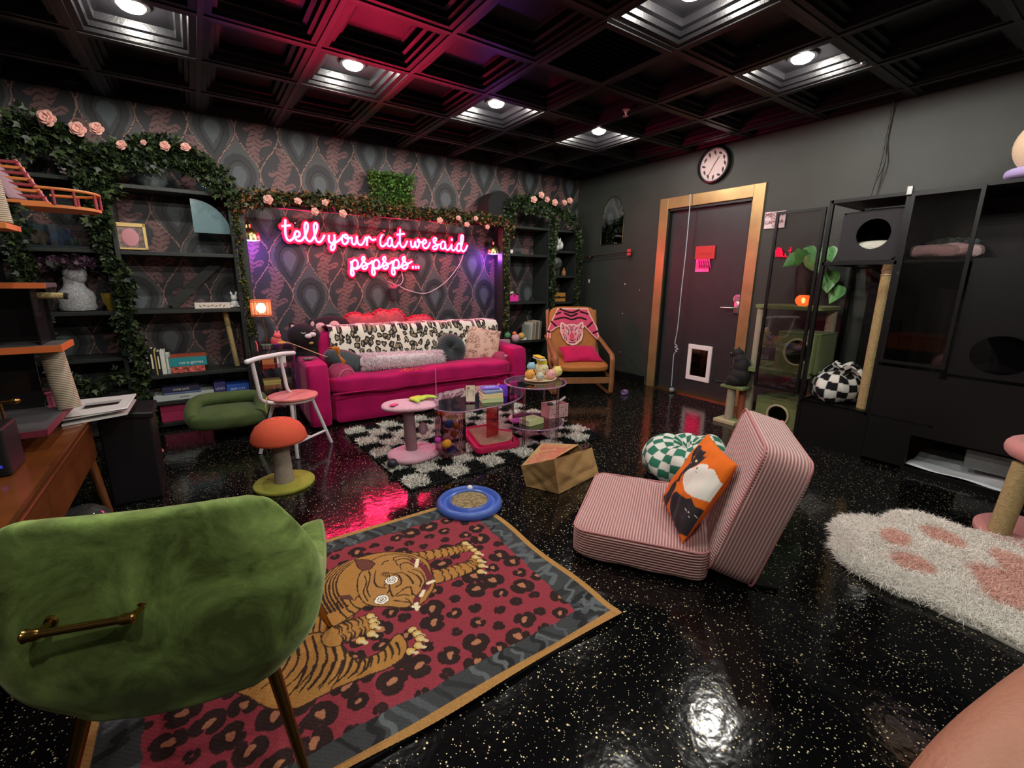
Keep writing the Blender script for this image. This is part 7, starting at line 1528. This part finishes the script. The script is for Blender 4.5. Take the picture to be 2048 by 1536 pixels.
t = thing('pet_bed', 'pink fluffy mat on the high shelf behind the enclosure door', 'pet bed', (4.05, .90, 1.41)); g = G(); g.puff((4.08, .915, 1.455), (.42, .33, .095), e=3.5, n=12)
for v in g.b.verts: v.co.z += .008*math.sin(v.co.y*31)*math.cos(v.co.x*22)
g.build('mat', mat('blush_fleece', 'c8a4a4', .95, sheen=.3, bump=.8, bscale=100), t, True)
t = thing('throw_cloth', 'crinkled pale grey cloth heaped behind the pink fluffy mat', 'blanket', (4.2, .95, 1.5)); g = G(); g.puff((4.26, .93, 1.51), (.16, .26, .08), e=2.5, n=12)
for v in g.b.verts: v.co += Vector((random.uniform(-.01, .01), random.uniform(-.01, .01), random.uniform(-.012, .012)))
g.build('cloth', mat('grey_tulle', '5c6664', .7), t)
t = thing('scratching_post', 'tall tan sisal post running up inside the glass enclosure', 'scratching post', (4.0, 1.15, .35)); G().cyl((3.985, 1.165, .35), (3.985, 1.165, 1.383), .046, n=28).build('sisal', sis, t, True); G().torus((3.985, 1.165, 1.34), .047, .004, n=28, k=5).torus((3.985, 1.165, 1.31), .047, .004, n=28, k=5).build('rope_ring', mat('rope_pale', 'b8a890', .9), t, True)
t = thing('cloth_strip', 'pale pink folded cloth on the shelf right of the glass door', 'cloth', (4.0, .5, 1.0)); G().puff((3.93, .60, 1.012), (.14, .30, .022), e=3, n=8).build('cloth', mat('cloth_pink_pale', 'c8a8a8', .9), t, True)
# black and white checkered bean bed inside
bb_ = beanbag('bean_bag', 'black and white checkered bean bed on the enclosure floor shelf', (4.09, 1.385, .351), .09, .125, 0, ('141416', 'cfcdc6'), 16, 12, hz=.95, seed=5)
bb2 = beanbag('bean_bag', 'small checkered cloth bundle beside the sisal post in the enclosure', (4.10, 1.18, .351), .03, .055, 0, ('141416', 'cfcdc6'), 10, 8, hz=1.2, seed=3); bb2.location.y -= 0
def foldfn(u, v):
    a = u*PI; return 4.03+.05*np.cos(v*PI)+.02*np.sin(u*8), 1.47-.26*u+.02*np.sin(v*6), .56+.055*np.sin(a)+.03*np.cos(v*2*PI)+.02*np.sin(u*11)
o = gridmesh('folded_lip', foldfn, 60, 60, cloth_vc, bb_, colfn=lambda u, v: np.where(((np.floor(u*6)+np.floor(v*5)) % 2)[:, None] == 0, np.array(lin('141416')), np.array(lin('cfcdc6')))); md = o.modifiers.new('t', 'SOLIDIFY'); md.thickness = .02
ss = mat('stainless', 'b8b8b8', .15, 1)
for k, (px, py, lb) in enumerate(((1835, 806, 'steel pet bowl at the back of the enclosure floor'), (1822, 818, 'smaller steel pet bowl nearer the front of the enclosure floor'))):
    c = at(px, py, z=.37); r_ = (.075, .06)[k]; xx = (4.30, 4.16)[k]; c = at(px, py, x=xx); t = thing('pet_bowl', lb, 'bowl', (xx, c.y, .351), group='steel bowls in the enclosure'); G().lathe([(0, .004), (r_*.8, .004), (r_, .042), (r_*1.08, .044), (r_*1.06, .040), (r_*1.0, .0), (0, 0)], (xx, c.y, .351), 32).build('bowl', ss, t, True)
G().b2((FX, .74, .335), (XB, 1.085, .35)).build('floor_shelf', blk, cab)
t = thing('puppy_pad', 'white paper liner sheet in the lowest enclosure compartment', 'mat', (4.0, .5, .03)); 
o = gridmesh('sheet', lambda u, v: (3.87+u*.45, .05+v*.79, .045+.04*u+.012*np.sin(u*9+v*4)*np.sin(v*11)), 30, 40, mat('liner_white', 'c4ccd0', .7), t); md = o.modifiers.new('t', 'SOLIDIFY'); md.thickness = .004
t = thing('storage_tub', 'clear plastic tub in the lowest enclosure compartment behind the perch', 'tub', (4.0, .45, .05)); G().b2((3.96, .36, .10), (4.2, .58, .104)).b2((3.96, .36, .10), (3.964, .58, .22)).b2((3.96, .576, .10), (4.2, .58, .22)).b2((3.96, .36, .10), (4.2, .364, .22)).build('tub', clearmat('tub_clear', 'd8e0e0', .1, .15, .2), t)
# plush on top
t = thing('plush_toy', 'big cream plush with orange patch and lilac base atop the enclosure', 'plush toy', (4.0, .55, ZT2)); c = Vector((4.02, .52, ZT2+.19)); G().ell(c, (.17, .19, .17), n=28).build('body', mat('cream_fur', 'd8c0a0', .95, sheen=.3, bump=.4, bscale=100), t, True)
G().ell(c+Vector((-.08, -.10, .03)), (.10, .11, .10), n=20).build('orange_patch', mat('ginger_fur', 'b8683a', .95), t, True); G().puff((4.02, .53, ZT2+.04), (.32, .37, .08), e=3, n=8).build('lilac_base', mat('lilac_fur', 'a898c8', .95), t, True)
# wires
for k, off in enumerate((0, .035)):
    t = thing('cable', ('black cable hanging from the ceiling to the enclosure top, left strand', 'black cable hanging from the ceiling to the enclosure top, right strand')[k], 'cable', (4.42, 1.5-off, 2.5)); p0 = at(1786+off*60, 207, x=4.42); p1 = at(1746, 375, x=4.36)
    G().tube(spline([(4.42, p0.y, ZC+.01), (4.42, p0.y+.006+off*.3, 2.35), (4.41, (p0.y+p1.y)/2-.02*k, 2.15), (4.38, p1.y+.005, 1.97), (p1.x-.02, p1.y, ZT2+.005)], 6), .005, 6).build('cord', mat('cable_black', '0a0a0a', .5), t, True)
# ---- green cat tree behind the open door
gc = mat('sage_plush', '6c7a4c', .95, bump=.5, bscale=160, sheen=.2); gct = thing('cat_tree', 'tall sage green cat tree with cube caves behind the open glass door', 'cat tree', (4.15, 1.85, 0)); bg = mat('beige_sisal', 'a09680', .9, bump=.5, bscale=200)
G().box((4.10, 1.86, .02), (.50, .56, .04), bev=.01).build('base', gc, gct)
cavep = mat('cave_rim_beige', 'b0a684', .9)
def cave(lo, hi, cy, cz, ry, rz):
    g = holepanel(lo[0], lo[1], hi[1], lo[2], hi[2], cy, cz, ry, rz, .012); g.b2((lo[0]+.01, lo[1], lo[2]), (hi[0], lo[1]+.012, hi[2])).b2((lo[0]+.01, hi[1]-.012, lo[2]), (hi[0], hi[1], hi[2])).b2((lo[0], lo[1], hi[2]-.006), (hi[0], hi[1], hi[2]+.008), .003).b2((hi[0]-.01, lo[1], lo[2]), hi); g.build('cave', gc, gct)
    n_ = 32; G().tube([(lo[0]-.004, cy+ry*math.cos(a), cz+rz*math.sin(a)) for a in np.linspace(0, 2*PI, n_+1)[:-1]], .010, 8, closed=True).build('hole_rim', cavep, gct, True)
cave((3.96, 1.60, .04), (4.30, 1.93, .28), 1.74, .15, .085, .085)
G().prism(rrect(.50, .60, .12), .50, .535, Matrix.Translation((4.13, 1.85, 0))).build('platform', gc, gct)
cave((3.96, 1.52, .537), (4.30, 1.83, .85), 1.665, .70, .095, .105)
G().prism(rrect(.44, .54, .10), 1.04, 1.065, Matrix.Translation((4.15, 1.80, 0))).build('platform', gc, gct)
for (x_, y_, z0, z1) in ((4.0, 2.02, .04, .50), (4.25, 1.62, .28, .50), (3.99, 2.00, .535, 1.04), (4.28, 1.58, .86, 1.04)): G().cyl((x_, y_, z0), (x_, y_, z1), .038, n=24).build('post', bg, gct, True)
G().cyl((3.98, 1.93, .88), (3.98, 1.93, 1.04), .0015, n=5).ell((3.98, 1.93, .86), .022, n=12).build('hanging_ball', bg, gct, True)
G().b2((3.82, 1.99, .325), (4.02, 2.20, .35), .004).build('step', gc, gct); G().cyl((3.88, 2.12, .03), (3.88, 2.12, .325), .036, n=22).build('post', bg, gct, True); G().b2((3.80, 2.02, .0), (4.0, 2.22, .03), .004).build('step', cavep, gct); G().cyl((3.96, 2.06, .03), (3.96, 2.06, .325), .03, n=20).build('post', mat('terracotta_wrap', '9a5238', .9), gct, True)
# pot plant and lamp on the platform
t = thing('potted_plant', 'big glossy-leaved plant in a dark pot on the green cat tree', 'plant', (4.3, 1.80, 1.066)); G().lathe([(0, 0), (.05, 0), (.075, .16), (.08, .34), (.074, .34), (0, .33)], (4.30, 1.83, 1.066), 26).build('pot', mat('pot_plum', '2c2428', .5), t, True)
lm = mat('pothos_leaf', '4a8a44', .35, var=.3, vscale=14, coat=.3)
for (px, py, x_, s_, rz_, tilt) in ((1580, 522, 4.2, .105, 2.4, .2), (1598, 517, 4.15, .11, 2.9, -.3), (1615, 510, 4.2, .11, -2.9, .3), (1630, 528, 4.1, .15, -2.5, .1), (1645, 512, 4.25, .10, 2.6, -.2), (1660, 510, 4.2, .10, -2.7, .3), (1655, 565, 4.3, .15, -2.9, .4), (1668, 590, 4.32, .12, 2.9, .2)):
    c = at(px, py, x=x_); Ml = Matrix.Translation(c) @ MX @ Matrix.Rotation(rz_, 4, 'Z') @ Matrix.Rotation(tilt, 4, 'X')
    half = [(0, -.45), (.30, -.50), (.50, -.25), (.48, .05), (.30, .40), (0, .85)]; P_ = spline(half, 4); g = G(Ml)
    L1 = [(x*s_, (y-.2)*s_, -abs(x)*s_*.35) for x, y in P_]; L2 = [(-x, y, z) for x, y, z in L1]
    mid_ = [(0, y, .0) for _, y, _ in L1]
    for Lx in (L1, L2):
        for k in range(len(Lx)-1):
            q = [mid_[k], Lx[k], Lx[k+1], mid_[k+1]]; q = [p for j, p in enumerate(q) if p not in q[:j]]
            if len(q) > 2: g.poly(q)
    g.build('leaf', lm, t, True, weld=True)
    G().tube(spline([(4.30, 1.83, 1.40), ((c.x+4.3)/2+.02, (c.y+1.83)/2, max(1.42, c.z-.02)), tuple(c)], 4), .004, 5).build('leaf_stalk', stemm, t, True)
lp_ = at(1607, 598, x=4.08); t = thing('votive_lamp', 'small glowing orange shell lamp on the green cat tree platform', 'lamp', (4.08, lp_.y, 1.066))
G().lathe([(.03, 0), (.052, .02), (.060, .045), (.05, .072), (.035, .085), (.033, .083), (.047, .07), (.056, .045), (.048, .022), (.028, .004)], (4.08, lp_.y, 1.067), 24).build('shade', mat('amber_glass', 'e08a50', .3, alpha=.65, emit='ff7a30', es=.5), t, True)
G().ell((4.08, lp_.y, 1.11), (.014, .014, .024), n=12).build('flame_bulb', mat('flame_warm', 'ffffff', .3, emit='ffc070', es=18), t, True); point('votive_glow', (4.08, lp_.y, 1.115), 1.6, (1, .5, .2), .02)
# reflection of the big neon in the glass door, added as glowing tubes
t = thing('neon_sign', 'small red glowing strokes beside the plant, standing in for a neon reflection', 'neon sign', tuple(at(1568, 508, x=4.44))); nm_ = mat('neon_reflection_red', 'd01040', .3, emit='ff0838', es=1.6)
z7 = lambda pts: [tuple(at(1500+p[0]/4.267, 360+p[1]/4.267, x=4.435)) for p in pts]
G().tube(z7([(225, 655), (225, 600), (240, 580), (262, 590), (272, 620), (268, 655)]), .009, 6).tube(z7([(240, 600), (250, 655)]), .010, 6).tube(z7([(258, 595), (262, 655)]), .008, 6).build('heart', nm_, t, True)
G().tube(z7(spline([(275, 640), (283, 655), (296, 655), (300, 628), (306, 652), (318, 658)], 4)), .0035, 6).tube(z7(spline([(348, 572), (340, 620), (345, 645), (358, 640)], 4)), .0035, 6).tube(z7([(325, 603), (357, 597)]), .0035, 6).build('script', nm_, t, True)
# sign MEOW
sgp = [at(1531, 425, x=4.45), at(1573, 421, x=4.45), at(1569, 455, x=4.45), at(1528, 458, x=4.45)]; t = thing('paper_sign', 'crumpled pink-lettered MEOW FOR A CAMERA paper sign taped beside the door', 'sign', sum(sgp, Vector())/4)
def sgf(u, v):
    A, B2, C2, D2 = [np.array(p) for p in sgp]; q = np.outer((1-u)*(1-v), A)+np.outer(u*(1-v), B2)+np.outer(u*v, C2)+np.outer((1-u)*v, D2); q[:, 0] -= .004+.003*np.sin(u*9+v*7); return q[:, 0], q[:, 1], q[:, 2]
gridmesh('paper', sgf, 16, 16, mat('paper_blush', 'd8c4c8', .7), t); sc_ = sum(sgp, Vector())/4
ink = mat('ink_wine', '7a2a3c', .6)
for (s, dz, h_) in (('MEOW', .045, .055), ('FOR A', .012, .022), ('CAMERA', -.018, .042), ('\u2193', -.055, .045)):
    text('lettering', s if s[0] != '\u2193' else 'V', h_, Matrix.Translation((sc_.x-.014, sc_.y, sc_.z+dz)) @ MX.to_3x3().to_4x4() @ Matrix.Rotation(.03, 4, 'Z'), ink, t)
# ---- clock
ck_ = at(1426, 328, x=4.42); cy_, cz_ = ck_.y, ck_.z-.005; Rk = .175
t = thing('wall_clock', 'round black-rimmed wall clock with dark bird figures instead of numerals', 'clock', (4.43, cy_, cz_)); TK = Matrix.Translation((4.459, cy_, cz_)) @ MX.to_3x3().to_4x4()
G(TK).lathe([(Rk*.88, .0), (Rk, .0), (Rk, .03), (Rk*.97, .042), (Rk*.90, .045), (Rk*.86, .03), (Rk*.86, .02)], n=64).build('rim', mat('clock_rim', '0c0c0e', .3), t, True)
G(TK).lathe([(0, .014), (Rk*.87, .014), (Rk*.87, .018), (0, .018)], n=64).build('face', mat('clock_face', 'd2bcb8', .5), t)
G(TK).lathe([(Rk*.78, .0185), (Rk*.86, .0185), (Rk*.86, .022), (Rk*.78, .0195)], n=64).build('inner_ring', mat('clock_ring', 'b0a0a4', .4), t, True)
bm2 = mat('bird_ink', '3c2428', .6)
for k in range(12):
    a = PI/2-k*PI/6; x, y = .66*Rk*math.cos(a), .66*Rk*math.sin(a); g = G(TK); ro = random.uniform(-.6, .6)+(.9 if k % 2 else 0)
    g.ell((x, y, .019), (.011, .019, .0015), rot=(0, 0, ro), n=10).ell((x+.014*math.sin(-ro), y+.017*math.cos(ro), .019), (.006, .006, .0015), n=8).ell((x-.016*math.sin(-ro), y-.020*math.cos(ro), .019), (.004, .012, .001), rot=(0, 0, ro), n=8); g.build('bird_mark', bm2, t, True)
for (a, l_, w__) in ((math.radians(90-35), .5, .006), (math.radians(90-210), .62, .004)): G(TK).box((l_*Rk*.5*math.cos(a)*.9, l_*Rk*.5*math.sin(a)*.9, .022), (l_*Rk, w__, .001), rz=a).build('hand', bm2, t)
# mirror
t = thing('arched_mirror', 'gold-rimmed arched mirror with stepped shoulders on the black wall', 'mirror', (4.45, 4.25, 1.98)); my, mz = 4.235, 1.71
pr = [(-.185, 0), (.185, 0), (.185, .36), (.165, .385), (.14, .39)]+[(.14*math.cos(a), .41+.155*math.sin(a)) for a in np.linspace(0, PI, 20)]+[(-.14, .39), (-.165, .385), (-.185, .36)]
TM = Matrix.Translation((4.455, my, mz)) @ MX.to_3x3().to_4x4(); G(TM).prism(pr, 0, .006).build('glass', mat('mirror_glass', 'c4c8c8', .02, 1), t); G(TM).tube([(x, y, .007) for x, y in pr], .0055, 6, closed=True).build('frame', mat('mirror_gold', '8a7a58', .3, 1), t, True)
# arrow rod
a_, b_ = at(1166, 515, x=4.40), at(1262, 504, x=4.40); t = thing('arrow_rod', 'long thin brass arrow rod with red flights mounted on the wall', 'wall rod', (a_+b_)/2); rb = mat('rose_brass', 'b08a6a', .3, 1)
G().tube([a_, b_], .006, 8).build('shaft', rb, t, True); G().cyl(a_, a_.lerp(b_, -.035), .012, .001).cyl(a_.lerp(b_, .14), a_.lerp(b_, .16), .018, n=12).build('tip', rb, t, True)
for f_2 in (.16, .93): p = a_.lerp(b_, f_2); G().cyl((p.x, p.y, p.z), (4.459, p.y, p.z), .007, n=8).build('bracket', rb, t, True)
p = a_.lerp(b_, .96); G().box((p.x, p.y, p.z), (.006, .055, .075), bev=.002).build('flight', mat('red_flight', 'c83a3a', .5), t)
# crystal stars
for (px, py, r_, lb) in ((1178, 562, .016, 'tall glass crystal sticker on the wall below the arrow rod'), (1250, 568, .010, 'bright crystal sticker nearest the door frame'), (1279, 580, .006, 'tiny crystal sticker right of the bright one'), (1245, 627, .008, 'lone small crystal sticker at mid wall height'), (1240, 704, .006, 'lowest tiny crystal sticker beside the armchair')):
    c = at(px, py, x=4.452); t = thing('crystal_sticker', lb, 'sticker', c, group='crystal stickers on the door wall'); g = G(); g.lathe([(0, .004), (r_*.45, .003), (r_, 0)], n=8, M=Matrix.Translation(c) @ MX.to_3x3().to_4x4() @ Matrix.Diagonal((1, 1.8 if px == 1178 else 1, 1, 1))); g.build('facet', mat('crystal', 'f0f0f4', .08, .3), t)
# string toy down the door
t = thing('string_toy', 'long pale elastic string toy hanging down the door to a pompom', 'toy', tuple(at(1381, 390, x=4.40))); T_s = [(1381, 388), (1379, 420), (1372, 500), (1363, 580), (1356, 650), (1351, 680), (1350, 688), (1355, 692), (1349, 694), (1357, 698), (1350, 700), (1354, 703), (1348, 708), (1345, 740), (1343, 772)]
G().tube([tuple(at(*p, x=4.415)) for p in spline(T_s, 3)], .0045, 6).build('cord', mat('string_pale', 'b4c0cc', .6), t, True); c = at(1343, 785, x=4.40); c.z = .03; G().ell(c, (.03, .03, .028), n=14).build('pompom', mat('pompom_grey', '8c9494', .95), t, True)
G().cyl((4.445, at(1381, 388, x=4.43).y, at(1381, 388, x=4.43).z), (4.41, at(1381, 388, x=4.43).y, at(1381, 388, x=4.43).z), .004, n=6).build('hook', mat('chrome', 'c0c0c0', .2, 1), t)
# ---- the black cat watching the door
def solid_blob(name, parts, mt, parent, vox=.007, sm=6):
    g = G()
    for f in parts: f(g)
    me = bpy.data.meshes.new(name); g.b.to_mesh(me); g.b.free(); o = bpy.data.objects.new(name, me); COL.objects.link(o); md = o.modifiers.new('r', 'REMESH'); md.mode = 'VOXEL'; md.voxel_size = vox; m2 = o.modifiers.new('s', 'SMOOTH'); m2.factor = .6; m2.iterations = sm
    dg = bpy.context.evaluated_depsgraph_get(); m3 = bpy.data.meshes.new_from_object(o.evaluated_get(dg)); bpy.data.objects.remove(o); m3.materials.clear(); return link(name, m3, mt, parent, True)
fur_b = mat('black_cat_fur', '0c0b0c', .75, sheen=.25, bump=.4, bscale=220)
X0c = 3.90; Zs = .352; hd = at(1474, 716, x=X0c); by0 = hd.y-.045
cat = thing('cat', 'black cat sitting upright on the green step, back turned, watching the door', 'cat', (X0c, by0, Zs))
tlp = [(X0c-.02, by0+.04, Zs+.03)]+[tuple(at(px, py, x=X0c-.02)) for px, py in ((1458, 763), (1446, 764), (1434, 763), (1427, 757), (1426, 750))]
parts = [lambda g: g.ell((X0c, by0, Zs+.090), (.085, .095, .092), n=20), lambda g: g.ell((X0c-.0, by0-.005, Zs+.17), (.070, .076, .095), n=20), lambda g: g.ell((X0c-.01, by0+.01, Zs+.23), (.052, .055, .055), n=18), lambda g: g.ell((hd.x-.0, hd.y-.005, Zs+.282), (.050, .052, .044), n=20), lambda g: g.ell((hd.x-.015, hd.y+.040, Zs+.268), (.022, .024, .020), n=14),
         lambda g: g.tube([(hd.x-.028, hd.y+.022, Zs+.300), (hd.x-.032, hd.y+.042, Zs+.342)], [.020, .002], 10), lambda g: g.tube([(hd.x+.03, hd.y+.005, Zs+.305), (hd.x+.034, hd.y+.012, Zs+.345)], [.020, .002], 10),
         lambda g: g.tube([(X0c-.03, by0+.06, Zs+.16), (X0c-.035, by0+.082, Zs+.05), (X0c-.035, by0+.09, Zs+.008)], [.026, .019, .015], 12), lambda g: g.tube([(X0c+.03, by0+.06, Zs+.16), (X0c+.03, by0+.082, Zs+.05), (X0c+.03, by0+.09, Zs+.008)], [.026, .019, .015], 12),
         lambda g: g.ell((X0c-.06, by0+.02, Zs+.05), (.035, .065, .05), n=16), lambda g: g.ell((X0c+.06, by0+.02, Zs+.05), (.035, .065, .05), n=16), lambda g: g.ell((X0c-.06, by0+.075, Zs+.012), (.018, .03, .013), n=12),
         lambda g: g.tube(spline(tlp, 4), .0145, 10), lambda g: g.ell(tlp[-1], .0145, n=10)]
solid_blob('body', parts, fur_b, cat, .005, 5)
G().ell((hd.x-.020, hd.y+.064, Zs+.272), (.004, .004, .003), n=8).build('nose', mat('cat_nose', '241a1c', .4), cat, True)
G().ell((hd.x-.040, hd.y+.034, Zs+.288), (.005, .006, .006), n=8).build('eye', mat('cat_eye', '8a9a3a', .15), cat, True)
# ---- ceiling bits
c = at(1252, 226, z=ZC-.03); t = thing('sprinkler', 'small pinkish ceiling sprinkler head between the downlights', 'sprinkler', (c.x, c.y, ZC-.05)); G().lathe([(0, -.05), (.02, -.05), (.02, -.047), (.004, -.044), (.006, -.03), (.010, -.024), (.012, -.006), (.03, -.004), (.03, 0), (0, 0)], (c.x, c.y, ZC-.006), 18).build('head', mat('sprinkler_brass', 'b88a84', .4, .5), t, True)
c = at(1726, 131, z=ZC-.02); t = thing('ceiling_sensor', 'tiny silver sensor at the ceiling corner near the rightmost downlight', 'sensor', (c.x, c.y, ZC-.03)); G().lathe([(0, -.022), (.012, -.018), (.018, -.004), (.018, 0), (0, 0)], (c.x, c.y, ZC-.006), 16).build('body', mat('chrome', 'c0c0c0', .2, 1), t, True)
vc_ = (2.2, 2.245); t = thing('ceiling_vent', 'square louvred ceiling vent catching pink light above the room', 'vent', (vc_[0], vc_[1], ZC-.01)); g = G(); frame_ = [(-.27, -.29, .27, -.25), (-.27, .25, .27, .29), (-.27, -.25, -.235, .25), (.235, -.25, .27, .25)]
for (x0, y0, x1, y1) in frame_: g.b2((vc_[0]+x0, vc_[1]+y0, ZC-.012), (vc_[0]+x1, vc_[1]+y1, ZC-.006))
g.build('frame', mat('vent_black', '18181a', .4), t)
for k in range(12): G().box((vc_[0], vc_[1]-.23+k*.042, ZC+.004), (.46, .034, .002), rot=(.6, 0, 0)).build('louvre', mat('vent_black', '18181a', .4), t)
